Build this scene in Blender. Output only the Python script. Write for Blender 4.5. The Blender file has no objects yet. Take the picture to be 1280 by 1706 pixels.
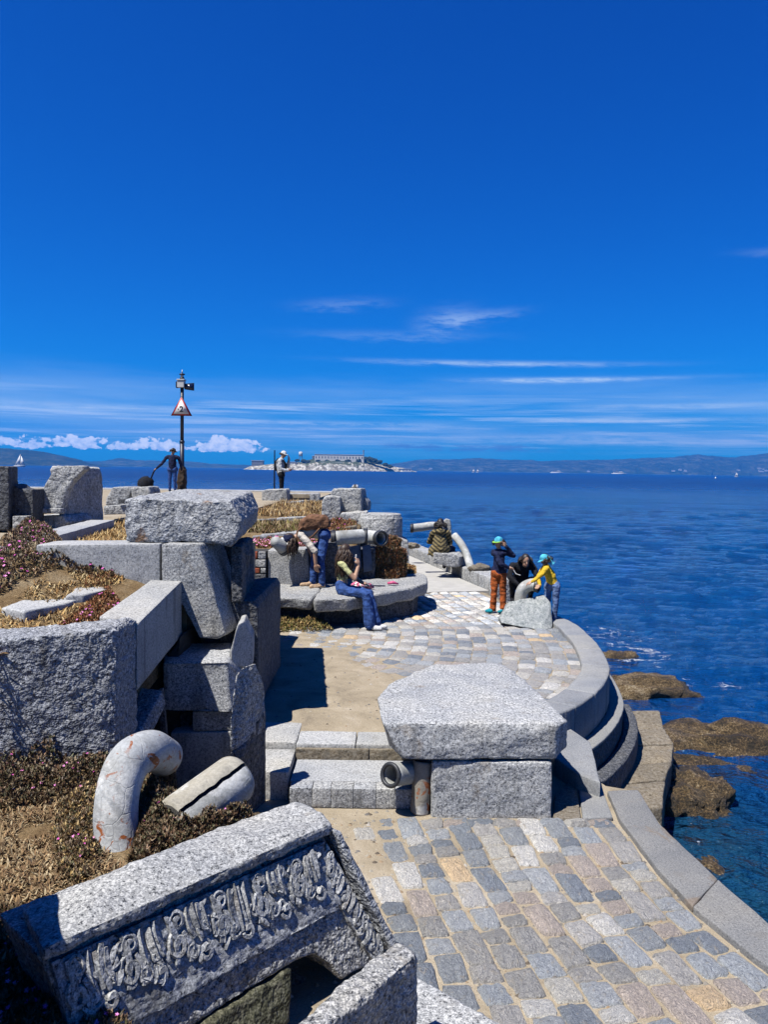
import bpy, bmesh, math, random
import numpy as np
from mathutils import Vector, Matrix, noise
random.seed(7)
R = math.radians
SC = bpy.context.scene
COL = SC.collection

# ------------------------------------------------------------------ camera
F = 1300.0; CAMZ = 2.4                       # focal length in photo pixels, eye height over the upper cobbled terrace
PITCH = math.atan(69.5 / F); ROLL = R(0.85)
cam_data = bpy.data.cameras.new('camera'); cam = bpy.data.objects.new('camera', cam_data); COL.objects.link(cam)
cam_data.sensor_fit = 'VERTICAL'; cam_data.sensor_height = 24.0; cam_data.lens = 24.0 * F / 1706.0
cam_data.clip_start = 0.05; cam_data.clip_end = 60000
CM = Matrix.Rotation(math.pi / 2 - PITCH, 3, 'X') @ Matrix.Rotation(ROLL, 3, 'Z')
cam.matrix_world = Matrix.Translation((0, 0, CAMZ)) @ CM.to_4x4()
SC.camera = cam

# ------------------------------------------------------------------ light and sky
SUN_DIR = Vector((-0.40, -0.33, 1.0)).normalized()
SUN_EL = math.asin(SUN_DIR.z); SUN_AZ = math.atan2(SUN_DIR.x, SUN_DIR.y)
sd = bpy.data.lights.new('sun', 'SUN'); sd.energy = 5.0; sd.angle = R(0.5); sd.color = (1.0, 0.965, 0.9)
so = bpy.data.objects.new('sun', sd); COL.objects.link(so); so.location = (0, 0, 60)
so.rotation_euler = SUN_DIR.to_track_quat('Z', 'Y').to_euler()

SC.view_settings.view_transform = 'Standard'; SC.view_settings.look = 'None'
SC.view_settings.exposure = 0.94; SC.view_settings.gamma = 1.0
SC.view_settings.use_curve_mapping = False
SC.cycles.volume_bounces = 0
SC.cycles.max_bounces = 6
SC.cycles.diffuse_bounces = 1

W = bpy.data.worlds.new('World'); SC.world = W; W.use_nodes = True

class NT:
    def __init__(s, nt):
        s.nt = nt; s.n = nt.nodes; s.l = nt.links
    def new(s, t, **kw):
        n = s.n.new(t)
        for k, v in kw.items(): setattr(n, k, v)
        return n
    def put(s, sock, v):
        if hasattr(v, 'is_output') or isinstance(v, bpy.types.NodeSocket): s.l.new(v, sock)
        elif isinstance(v, (tuple, list)) and len(v) == 3 and sock.type == 'RGBA': sock.default_value = (*v, 1)
        else: sock.default_value = v
    def math(s, op, a, b=0.0, c=0.0, clamp=False):
        n = s.new('ShaderNodeMath', operation=op); n.use_clamp = clamp
        s.put(n.inputs[0], a); s.put(n.inputs[1], b); s.put(n.inputs[2], c)
        return n.outputs[0]
    def mix(s, f, a, b, mode='MIX'):
        n = s.new('ShaderNodeMix', data_type='RGBA', blend_type=mode)
        s.put(n.inputs[0], f); s.put(n.inputs[6], a); s.put(n.inputs[7], b)
        return n.outputs[2]
    def noise(s, vec, scale, detail=3, rough=0.55, dist=0.0, out='Fac'):
        n = s.new('ShaderNodeTexNoise'); s.put(n.inputs['Vector'], vec)
        n.inputs['Scale'].default_value = scale; n.inputs['Detail'].default_value = detail
        n.inputs['Roughness'].default_value = rough; n.inputs['Distortion'].default_value = dist
        return n.outputs[out]
    def vor(s, vec, scale, feature='F1', out='Distance'):
        n = s.new('ShaderNodeTexVoronoi', feature=feature); s.put(n.inputs['Vector'], vec)
        n.inputs['Scale'].default_value = scale
        return n.outputs[out]
    def ramp(s, f, stops, interp='LINEAR'):
        n = s.new('ShaderNodeValToRGB'); s.put(n.inputs[0], f); cr = n.color_ramp; cr.interpolation = interp
        while len(cr.elements) < len(stops): cr.elements.new(0.5)
        for e, (p, c) in zip(cr.elements, stops):
            e.position = p; e.color = (*c, 1) if len(c) == 3 else c
        return n.outputs[0]
    def maprange(s, v, a, b, c=0.0, d=1.0, smooth=True):
        n = s.new('ShaderNodeMapRange'); n.interpolation_type = 'SMOOTHSTEP' if smooth else 'LINEAR'
        s.put(n.inputs[0], v); s.put(n.inputs[1], a); s.put(n.inputs[2], b); s.put(n.inputs[3], c); s.put(n.inputs[4], d)
        return n.outputs[0]
    def vmath(s, op, a, b=(0, 0, 0)):
        n = s.new('ShaderNodeVectorMath', operation=op); s.put(n.inputs[0], a); s.put(n.inputs[1], b)
        return n.outputs[0]
    def bump(s, h, strength=0.5, dist=0.02, normal=None):
        n = s.new('ShaderNodeBump'); s.put(n.inputs['Height'], h)
        n.inputs['Strength'].default_value = strength; n.inputs['Distance'].default_value = dist
        if normal is not None: s.put(n.inputs['Normal'], normal)
        return n.outputs[0]
    def comb(s, x, y, z=0.0):
        n = s.new('ShaderNodeCombineXYZ'); s.put(n.inputs[0], x); s.put(n.inputs[1], y); s.put(n.inputs[2], z)
        return n.outputs[0]
    def sep(s, v):
        n = s.new('ShaderNodeSeparateXYZ'); s.put(n.inputs[0], v); return n.outputs

def build_world():
    t = NT(W.node_tree); t.n.clear()
    out = t.new('ShaderNodeOutputWorld'); bg = t.new('ShaderNodeBackground')
    sky = t.new('ShaderNodeTexSky', sky_type='NISHITA'); sky.sun_disc = False
    sky.sun_elevation = SUN_EL; sky.sun_rotation = SUN_AZ % (2 * math.pi)
    sky.altitude = 0; sky.air_density = 0.9; sky.dust_density = 0.35; sky.ozone_density = 3.0
    bg.inputs['Strength'].default_value = 0.05
    hs = t.new('ShaderNodeHueSaturation'); hs.inputs['Hue'].default_value = 0.5
    hs.inputs['Saturation'].default_value = 1.0; hs.inputs['Value'].default_value = 1.0
    t.l.new(sky.outputs[0], hs.inputs['Color'])
    skyc = t.mix(1.0, hs.outputs[0], (0.036, 0.545, 1.34), 'MULTIPLY')     # the deep polarised blue of a clear day
    e_ = 0.05 * 1.92; r_, g_, b_ = t.sep(skyc)
    def ch(v, p, ref, to): return t.math('MULTIPLY', t.math('POWER', t.math('MULTIPLY', v, e_ / ref), p), to / e_)
    skyc = t.comb(ch(r_, 1.3, 0.0052, 0.0028), ch(g_, 1.38, 0.105, 0.080), ch(b_, 1.0, 0.456, 0.445))
    # cloud layer, laid out by compass bearing and height above the horizon (degrees)
    g = t.new('ShaderNodeTexCoord').outputs['Generated']
    nrm = t.vmath('NORMALIZE', g); x, y, z = t.sep(nrm)
    az = t.math('MULTIPLY', t.math('ARCTAN2', x, y), 57.2958)
    el = t.math('MULTIPLY', t.math('ARCSINE', z), 57.2958)
    # thin level streaks low over the horizon
    v1 = t.comb(t.math('MULTIPLY', az, 0.055), t.math('MULTIPLY', el, 1.55), 0.0)
    n1 = t.noise(v1, 1.0, 5, 0.62, 0.35)
    band = t.math('MULTIPLY', t.maprange(el, 0.8, 2.4), t.maprange(el, 6.2, 3.4))
    st = t.math('MULTIPLY', t.maprange(n1, 0.46, 0.72), band)
    # broad veil
    n1b = t.noise(t.comb(t.math('MULTIPLY', az, 0.03), t.math('MULTIPLY', el, 0.3), 4.0), 1.0, 4, 0.6)
    veil = t.math('MULTIPLY', t.maprange(n1b, 0.4, 0.7), t.math('MULTIPLY', t.maprange(el, 0.3, 2.0), t.maprange(el, 8.0, 3.5)))
    st = t.math('ADD', t.math('MULTIPLY', st, 0.9), t.math('MULTIPLY', veil, 0.42))
    wob = t.noise(t.comb(t.math('MULTIPLY', az, 0.45), t.math('MULTIPLY', el, 2.2), 1.0), 1.0, 5, 0.65)
    wb = t.math('SUBTRACT', wob, 0.5)
    def wisp(a0, e0, sa, se, amt, tilt=0.0, wa=0.6):
        da = t.math('DIVIDE', t.math('SUBTRACT', az, a0), sa)
        ee = t.math('SUBTRACT', el, e0)
        ee = t.math('ADD', ee, t.math('MULTIPLY', wb, wa))
        if tilt: ee = t.math('SUBTRACT', ee, t.math('MULTIPLY', t.math('SUBTRACT', az, a0), tilt))
        de = t.math('DIVIDE', ee, se)
        q = t.math('ADD', t.math('POWER', t.math('ABSOLUTE', da), 2.4), t.math('MULTIPLY', de, de))
        e = t.math('POWER', 2.71828, t.math('MULTIPLY', q, -1.0))
        return t.math('MULTIPLY', e, t.math('MULTIPLY', t.maprange(wob, 0.22, 0.62), amt))
    for w in [(8.0, 7.75, 8.0, 0.17, 0.62, -0.018, 0.25), (12.0, 6.55, 5.0, 0.17, 0.80, 0.0, 0.2), (14.5, 6.62, 7.0, 0.12, .25, 0, .2),
              (4.3, 10.8, 1.9, 0.7, 0.30, 0.12, 2.4), (6.8, 11.1, 2.6, 0.3, .24, 0.10, 1.4), (-3.2, 11.8, 3.0, 0.35, 0.16, 0.05, 1.4), (0.5, 9.7, 6.0, 0.3, 0.14, 0.0, 0.9),
              (27.0, 14.2, 2.6, .25, .14, -.05, .8),
              (-4.5, 3.35, 9.0, 0.16, 0.6, 0, .3), (-7.0, 2.9, 5.0, .10, .5, 0, .2), (17.0, 3.75, 9.0, 0.16, .5, 0, .35), (15.0, 2.4, 13.0, 0.35, .55, 0, .5),
              (-22.0, 4.1, 8.0, .2, .35, 0, .4), (21., 4.7, 7., .15, .35, 0, .3)]:
        st = t.math('ADD', st, wisp(*w))
    st = t.math('MINIMUM', st, 0.92)
    # heaped clouds far out over the left part of the bay
    cv = t.comb(t.math('MULTIPLY', az, 0.42), t.math('MULTIPLY', el, 0.75), 3.7)
    c1 = t.noise(cv, 1.0, 2, 0.5)
    c2 = t.noise(t.comb(t.math('MULTIPLY', az, 1.9), t.math('MULTIPLY', el, 2.3), 0.0), 1.0, 4, 0.62)
    cc = t.math('ADD', t.math('MULTIPLY', c1, 0.62), t.math('MULTIPLY', c2, 0.42))
    prof = t.math('MULTIPLY', t.maprange(el, 0.75, 1.35, smooth=True), t.maprange(el, 2.75, 1.4))
    azm = t.math('MULTIPLY', t.maprange(az, -6.8, -9.2), t.maprange(az, -60.0, -40.0))
    thr = t.math('SUBTRACT', 0.74, t.math('MULTIPLY', t.math('MULTIPLY', prof, azm), 0.28))
    cum = t.maprange(t.math('SUBTRACT', cc, thr), 0.0, 0.045)
    cum = t.math('MULTIPLY', cum, t.math('GREATER_THAN', azm, 0.02))
    cshade = t.ramp(t.math('ADD', c2, t.math('MULTIPLY', t.math('SUBTRACT', el, 1.7), 0.16)), [(0.30, (0.42, 0.55, 0.78)), (0.5, (0.80, 0.86, 0.95)), (0.62, (1.0, 1.0, 1.0))])
    # flat grey-blue scraps low on the right of the island
    d1 = t.noise(t.comb(t.math('MULTIPLY', az, 0.5), t.math('MULTIPLY', el, 3.0), 9.0), 1.0, 4, 0.6)
    dk = t.math('MULTIPLY', t.math('MULTIPLY', t.maprange(d1, 0.42, 0.56), t.maprange(el, 1.35, 1.6)), t.math('MULTIPLY', t.maprange(el, 2.1, 1.8), t.math('MULTIPLY', t.maprange(az, -1.0, 1.0), t.maprange(az, 14, 9))))
    k = 0.57 / 0.05
    col = t.mix(st, skyc, (0.62 * k, 0.80 * k, 0.97 * k))
    col = t.mix(t.math('MULTIPLY', dk, 0.8), col, (0.10 * k, 0.22 * k, 0.46 * k))
    col = t.mix(cum, col, t.mix(1.0, cshade, (1.3 * k, 1.3 * k, 1.28 * k), 'MULTIPLY'))
    t.l.new(col, bg.inputs['Color']); t.l.new(bg.outputs[0], out.inputs['Surface'])
build_world()

# ------------------------------------------------------------------ survey helpers: where a sight line meets a level / a distance / a plane
def ray(px, py): return CM @ Vector(((px - 640) / F, (853 - py) / F, -1.0))
ORG = Vector((0, 0, CAMZ))
def G(px, py, z):
    d = ray(px, py); return ORG + d * ((z - CAMZ) / d.z)
def D(px, py, y):
    d = ray(px, py); return ORG + d * (y / d.y)
def PL(px, py, p0, n):
    d = ray(px, py); return ORG + d * ((p0 - ORG).dot(n) / d.dot(n))

# ------------------------------------------------------------------ object helpers
def tag(o, label=None, cat=None, group=None, kind=None):
    if label: o['label'] = label
    if cat: o['category'] = cat
    if group: o['group'] = group
    if kind: o['kind'] = kind
    return o
def wl(o):
    v = Vector((0, 0, 0))
    while o is not None: v += o.location; o = o.parent
    return v
def thing(name, loc, label, cat, group=None):
    o = bpy.data.objects.new(name, None); COL.objects.link(o); o.location = loc; o.empty_display_size = 0.1
    return tag(o, label, cat, group)
def link_mesh(name, me, mats, parent=None, loc=(0, 0, 0)):
    o = bpy.data.objects.new(name, me); COL.objects.link(o)
    for m in (mats if isinstance(mats, (list, tuple)) else [mats]):
        if m is not None: me.materials.append(m)
    if parent is not None: o.parent = parent
    o.location = Vector(loc) - (wl(parent) if parent is not None else Vector((0, 0, 0)))
    return o
def mk(name, verts, faces, mat, parent=None, smooth=False, midx=None):
    """verts in world space; the origin is put at the middle of the mesh's foot"""
    vs = np.array([tuple(v) for v in verts], dtype=np.float64)
    lo = vs.min(0); hi = vs.max(0); base = np.array([(lo[0] + hi[0]) / 2, (lo[1] + hi[1]) / 2, lo[2]])
    me = bpy.data.meshes.new(name)
    me.from_pydata([tuple(v) for v in (vs - base)], [], [tuple(f) for f in faces]); me.update()
    if smooth: me.polygons.foreach_set('use_smooth', [True] * len(me.polygons))
    o = link_mesh(name, me, mat, parent, base)
    if midx is not None: me.polygons.foreach_set('material_index', midx)
    return o
def bm_obj(name, bm, mat, parent=None, smooth=False):
    bm.verts.ensure_lookup_table(); bm.faces.ensure_lookup_table(); bm.verts.index_update()
    vs = [v.co.copy() for v in bm.verts]; fs = [[v.index for v in f.verts] for f in bm.faces]
    mi = [f.material_index for f in bm.faces]
    bm.free(); return mk(name, vs, fs, mat, parent, smooth, mi)

def refine(bm, L, maxit=7):
    for _ in range(maxit):
        es = [e for e in bm.edges if e.calc_length() > L]
        if not es: break
        bmesh.ops.subdivide_edges(bm, edges=es, cuts=1, use_grid_fill=False)
        bmesh.ops.triangulate(bm, faces=[f for f in bm.faces if len(f.verts) > 3])
def ruffle(bm, amp, freq, seed, fine=0.35):
    off = Vector((seed * 3.17, seed * 1.71, seed * 2.39))
    bm.normal_update()
    mv = []
    for v in bm.verts:
        p = v.co * freq + off
        h = noise.noise(p) + 0.5 * noise.noise(p * 2.3) + fine * noise.noise(p * 5.5)
        mv.append((v, v.normal * (h * amp)))
    for v, d in mv: v.co += d
def prism_bm(front, back):
    bm = bmesh.new(); n = len(front)
    a = [bm.verts.new(Vector(p)) for p in front]; b = [bm.verts.new(Vector(p)) for p in back]
    bm.faces.new(a); bm.faces.new(list(reversed(b)))
    for i in range(n): bm.faces.new((a[i], b[i], b[(i + 1) % n], a[(i + 1) % n]))
    bmesh.ops.recalc_face_normals(bm, faces=bm.faces)
    return bm
SEED = [0]
def stone(name, front, back, mat, bev=0.02, L=0.07, rough=0.008, freq=6.0, parent=None, seg=2, fine=0.35):
    SEED[0] += 1
    bm = prism_bm(front, back)
    if bev > 0:
        bmesh.ops.bevel(bm, geom=list(bm.edges), offset=bev, offset_type='OFFSET', segments=seg, profile=0.6, affect='EDGES', clamp_overlap=True)
    bmesh.ops.triangulate(bm, faces=list(bm.faces))
    if rough > 0:
        refine(bm, L); ruffle(bm, rough, freq, SEED[0], fine)
    return bm_obj(name, bm, mat, parent, True)
def ext(front, vec):
    v = Vector(vec); return [Vector(p) + v for p in front]
def up(poly, z0, z1):
    """upright block on a plan outline"""
    return [Vector((p[0], p[1], z1)) for p in poly], [Vector((p[0], p[1], z0)) for p in poly]
def box_pts(x0, x1, y0, y1): return [(x0, y0), (x1, y0), (x1, y1), (x0, y1)]
def block(name, x0, x1, y0, y1, z0, z1, mat, rot=0.0, **kw):
    cx, cy = (x0 + x1) / 2, (y0 + y1) / 2; c, s = math.cos(rot), math.sin(rot)
    pl = [(cx + (x - cx) * c - (y - cy) * s, cy + (x - cx) * s + (y - cy) * c) for x, y in box_pts(x0, x1, y0, y1)]
    a, b = up(pl, z0, z1)
    return stone(name, a, b, mat, **kw)
def frames(pts):
    pts = [Vector(p) for p in pts]; fr = []; up0 = Vector((0, 0, 1)); prev = None
    for i, p in enumerate(pts):
        t = (pts[min(i + 1, len(pts) - 1)] - pts[max(i - 1, 0)]).normalized()
        if prev is None:
            r = t.cross(up0)
            if r.length < 0.05: r = t.cross(Vector((0, 1, 0)))
        else: r = prev - t * prev.dot(t)
        r.normalize(); prev = r; fr.append((p, r, r.cross(t).normalized()))
    return fr
def tube_geo(pts, radii, n=12, cap=True, squash=1.0):
    if not isinstance(radii, (list, tuple)): radii = [radii] * len(pts)
    vs, fs = [], []
    for (p, r, u), rad in zip(frames(pts), radii):
        for k in range(n):
            a = 2 * math.pi * k / n; vs.append(p + r * (math.cos(a) * rad) + u * (math.sin(a) * rad * squash))
    for i in range(len(pts) - 1):
        for k in range(n):
            k2 = (k + 1) % n; fs.append((i * n + k, i * n + k2, (i + 1) * n + k2, (i + 1) * n + k))
    if cap: fs.append(tuple(reversed(range(n)))); fs.append(tuple(range((len(pts) - 1) * n, len(pts) * n)))
    return vs, fs
def smoothpath(ctrl, n=24):
    """Catmull-Rom through control points"""
    P = [Vector(p) for p in ctrl]; P = [P[0] * 2 - P[1]] + P + [P[-1] * 2 - P[-2]]; out = []
    segs = len(P) - 3
    for i in range(n + 1):
        t = i / n * segs; k = min(int(t), segs - 1); u = t - k; a, b, c, d = P[k:k + 4]
        out.append(0.5 * ((2 * b) + (c - a) * u + (2 * a - 5 * b + 4 * c - d) * u * u + (3 * b - a - 3 * c + d) * u ** 3))
    return out
def pipe(name, ctrl, r, wall, mat, parent=None, n=28, ns=24, rough=0.0, lip=0.0, open0=True, open1=True):
    """a hollow pipe with a real wall and inside"""
    pts = smoothpath(ctrl, ns) if len(ctrl) > 2 else [Vector(ctrl[0]).lerp(Vector(ctrl[1]), i / 8) for i in range(9)]
    rr = [r + (lip if (lip and (i <= 1)) else 0) for i in range(len(pts))]
    vo, fo = tube_geo(pts, rr, n, False); vi, fi = tube_geo(pts, [q - wall for q in rr], n, False)
    m = len(vo); N = len(pts)
    fs = list(fo) + [tuple(reversed([i + m for i in f])) for f in fi]
    for k in range(n):
        k2 = (k + 1) % n
        fs.append((k2, k, m + k, m + k2)); e = (N - 1) * n; fs.append((e + k, e + k2, m + e + k2, m + e + k))
    vs = vo + vi
    if rough: vs = [v + Vector((noise.noise(v * 6), noise.noise(v * 6 + Vector((9, 0, 0))), noise.noise(v * 6 + Vector((0, 9, 0))))) * rough for v in vs]
    return mk(name, vs, fs, mat, parent, True)
def boxgeo(bm, x0, x1, y0, y1, z0, z1, mi=0):
    v = [bm.verts.new((x, y, z)) for z in (z0, z1) for y in (y0, y1) for x in (x0, x1)]
    for f in ((0, 2, 3, 1), (4, 5, 7, 6), (0, 1, 5, 4), (2, 6, 7, 3), (0, 4, 6, 2), (1, 3, 7, 5)):
        bm.faces.new([v[i] for i in f]).material_index = mi
def boxo(name, x0, x1, y0, y1, z0, z1, mat, parent=None, bev=0.0):
    bm = bmesh.new(); boxgeo(bm, x0, x1, y0, y1, z0, z1)
    if bev: bmesh.ops.bevel(bm, geom=list(bm.edges), offset=bev, segments=2, affect='EDGES', profile=0.6)
    return bm_obj(name, bm, mat, parent)
def inpoly(x, y, poly):
    c = False; j = len(poly) - 1
    for i in range(len(poly)):
        xi, yi = poly[i][0], poly[i][1]; xj, yj = poly[j][0], poly[j][1]
        if (yi > y) != (yj > y) and x < (xj - xi) * (y - yi) / (yj - yi) + xi: c = not c
        j = i
    return c
def pdist(x, y, poly):
    d = 1e9
    for i in range(len(poly)):
        ax, ay = poly[i][0], poly[i][1]; bx, by = poly[(i + 1) % len(poly)][0], poly[(i + 1) % len(poly)][1]
        l2 = (bx - ax) ** 2 + (by - ay) ** 2 or 1e-9; t = max(0, min(1, ((x - ax) * (bx - ax) + (y - ay) * (by - ay)) / l2))
        d = min(d, math.hypot(x - ax - t * (bx - ax), y - ay - t * (by - ay)))
    return d

# ------------------------------------------------------------------ materials
def newmat(name):
    m = bpy.data.materials.new(name); m.use_nodes = True; t = NT(m.node_tree)
    b = t.n['Principled BSDF']; return m, t, b
def ocoord(t, jitter=True):
    c = t.new('ShaderNodeTexCoord').outputs['Object']
    if not jitter: return c
    r = t.new('ShaderNodeObjectInfo').outputs['Random']
    return t.vmath('ADD', c, t.comb(t.math('MULTIPLY', r, 37.0), t.math('MULTIPLY', r, 91.0), t.math('MULTIPLY', r, 53.0)))
ALB = 0.66
def granite(name, scale=55.0, lo=(0.045, 0.05, 0.06), mid=(0.43, 0.435, 0.44), hi=(0.82, 0.82, 0.81), bump=0.5, stain=0.0, stainc=(0.30, 0.17, 0.06), bd=0.012, tint=0.0):
    lo, mid, hi, stainc = (tuple(v * ALB for v in q) for q in (lo, mid, hi, stainc))
    m, t, b = newmat(name); c = ocoord(t)
    n = t.noise(c, scale, 2, 0.75); n2 = t.noise(c, scale * 2.7, 1, 0.5)
    s = t.math('ADD', t.math('MULTIPLY', n, 0.62), t.math('MULTIPLY', n2, 0.38))
    col = t.ramp(s, [(0.37, lo), (0.45, mid), (0.505, mid), (0.59, hi)])
    rnd = t.new('ShaderNodeObjectInfo').outputs['Random']; col = t.mix(1.0, col, t.ramp(rnd, [(0.0, (0.80, 0.82, 0.86)), (0.25, (1.0, 1.0, 1.0)), (0.5, (0.88, 0.87, 0.84)), (0.75, (1.04, 1.03, 1.0)), (1.0, (0.92, 0.94, 0.97))]), 'MULTIPLY')
    stk = t.noise(t.vmath('MULTIPLY', c, (7.0, 7.0, 0.7)), 1.0, 3, 0.65); up_ = t.sep(t.new('ShaderNodeNewGeometry').outputs['Normal'])[2]
    col = t.mix(t.math('MULTIPLY', t.math('MULTIPLY', t.maprange(stk, 0.52, 0.70), t.maprange(t.math('ABSOLUTE', up_), 0.7, 0.3)), 0.5), col, (0.10 * ALB, 0.095 * ALB, 0.085 * ALB))
    big = t.noise(c, 1.7, 2, 0.6); col = t.mix(1.0, col, t.ramp(big, [(0.3, (0.78, 0.80, 0.84)), (0.55, (1, 1, 1)), (0.75, (1.06, 1.03, 0.97))]), 'MULTIPLY')
    # weathering: thin grime streaks and lichen
    gr = t.noise(c, 6.0, 3, 0.7); col = t.mix(t.math('MULTIPLY', t.maprange(gr, 0.56, 0.74), 0.45), col, (0.16, 0.15, 0.135))
    if stain:
        sn = t.noise(c, 2.3, 5, 0.65, 0.6); col = t.mix(t.math('MULTIPLY', t.maprange(sn, 0.60, 0.68), stain), col, stainc)
    t.put(b.inputs['Base Color'], col); b.inputs['Roughness'].default_value = 0.82; b.inputs['Specular IOR Level'].default_value = 0.3
    h = t.math('ADD', t.noise(c, scale * 0.55, 2, 0.7), t.math('MULTIPLY', t.noise(c, 9, 2, 0.6), 1.2))
    t.put(b.inputs['Normal'], t.bump(h, bump, bd)); return m
def plain(name, col, rough=0.7, var=0.25, scale=8.0, bump=0.0, metal=0.0, spec=0.4, bd=0.01):
    col = tuple(v * 0.75 for v in col)
    m, t, b = newmat(name); c = ocoord(t); n = t.noise(c, scale, 4, 0.6)
    k = tuple(max(0, x * (1 - var)) for x in col); k2 = tuple(min(1, x * (1 + var)) for x in col)
    t.put(b.inputs['Base Color'], t.ramp(n, [(0.3, k), (0.7, k2)])); b.inputs['Roughness'].default_value = rough
    b.inputs['Metallic'].default_value = metal; b.inputs['Specular IOR Level'].default_value = spec
    if bump: t.put(b.inputs['Normal'], t.bump(n, bump, bd))
    return m
def cobble_mat(name, attr=None):
    m, t, b = newmat(name); c = ocoord(t)
    r = t.new('ShaderNodeAttribute', attribute_name=attr).outputs['Fac'] if attr else t.new('ShaderNodeObjectInfo').outputs['Random']
    base = t.ramp(r, [(0.0, (0.265, 0.289, 0.320)), (0.12, (0.468, 0.441, 0.408)), (0.26, (0.328, 0.343, 0.357)), (0.36, (0.624, 0.586, 0.516)), (0.48, (0.390, 0.373, 0.349)),
                      (0.58, (0.515, 0.433, 0.372)), (0.66, (0.421, 0.441, 0.459)), (0.76, (0.718, 0.684, 0.626)), (0.86, (0.468, 0.480, 0.488)), (0.958, (0.749, 0.548, 0.335)), (0.97, (0.562, 0.532, 0.495))], 'CONSTANT')
    c2 = t.vmath('MULTIPLY', c, (1.0, 1.0, 0.12)); n = t.noise(c2, 7, 6, 0.7, 1.4); col = t.mix(1.0, base, t.ramp(n, [(0.25, (0.50, 0.51, 0.54)), (0.48, (0.92, 0.94, 0.97)), (0.6, (1.10, 1.10, 1.10)), (0.75, (1.65, 1.63, 1.58))]), 'MULTIPLY')
    sp = t.noise(c2, 34, 3, 0.75); col = t.mix(1.0, col, t.ramp(sp, [(0.32, (0.55, 0.55, 0.58)), (0.5, (1, 1, 1)), (0.68, (1.5, 1.5, 1.45))]), 'MULTIPLY')
    d = t.noise(c2, 3.2, 5, 0.7, 0.8); col = t.mix(t.math('MULTIPLY', t.maprange(d, 0.56, 0.66), 0.55), col, (0.45, 0.39, 0.30))
    t.put(b.inputs['Base Color'], col); b.inputs['Roughness'].default_value = 0.72; b.inputs['Specular IOR Level'].default_value = 0.4
    h = t.math('ADD', t.math('MULTIPLY', n, 1.6), t.math('ADD', t.math('MULTIPLY', d, 1.5), t.math('MULTIPLY', sp, 0.35))); t.put(b.inputs['Normal'], t.bump(h, 0.9, 0.034)); return m
def attr_mat(name, rough=0.75, sub=0.0, spec=0.3):
    m, t, b = newmat(name); a = t.new('ShaderNodeAttribute', attribute_name='tint').outputs['Color']
    t.put(b.inputs['Base Color'], a); b.inputs['Roughness'].default_value = rough; b.inputs['Specular IOR Level'].default_value = spec
    return m
def sand_mat():
    m, t, b = newmat('sand_and_mortar'); c = ocoord(t, False)
    n = t.noise(c, 2.2, 7, 0.7, 0.6); col = t.ramp(n, [(0.3, (0.21, 0.175, 0.13)), (0.46, (0.31, 0.26, 0.185)), (0.58, (0.36, 0.305, 0.225)), (0.72, (0.43, 0.385, 0.31))])
    g = t.noise(c, 140, 2, 0.7); col = t.mix(1.0, col, t.ramp(g, [(0.35, (0.72, 0.70, 0.68)), (0.55, (1, 1, 1)), (0.7, (1.2, 1.2, 1.2))]), 'MULTIPLY')
    t.put(b.inputs['Base Color'], col); b.inputs['Roughness'].default_value = 0.95; b.inputs['Specular IOR Level'].default_value = 0.15
    t.put(b.inputs['Normal'], t.bump(t.math('ADD', t.noise(c, 60, 4, 0.7), t.noise(c, 14, 3)), 0.6, 0.012)); return m
def soil_mat():
    m, t, b = newmat('dry_soil'); c = ocoord(t, False)
    n = t.noise(c, 2.6, 5, 0.7); col = t.ramp(n, [(0.3, (0.13, 0.08, 0.04)), (0.5, (0.24, 0.165, 0.085)), (0.7, (0.33, 0.26, 0.165))])
    g = t.noise(c, 70, 3, 0.8); col = t.mix(1.0, col, t.ramp(g, [(0.35, (0.5, 0.48, 0.45)), (0.55, (1, 1, 1)), (0.7, (1.3, 1.25, 1.2))]), 'MULTIPLY')
    t.put(b.inputs['Base Color'], col); b.inputs['Roughness'].default_value = 0.95; b.inputs['Specular IOR Level'].default_value = 0.1
    t.put(b.inputs['Normal'], t.bump(t.math('ADD', t.noise(c, 45, 4, 0.8), t.noise(c, 9, 3)), 0.9, 0.03)); return m
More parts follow.
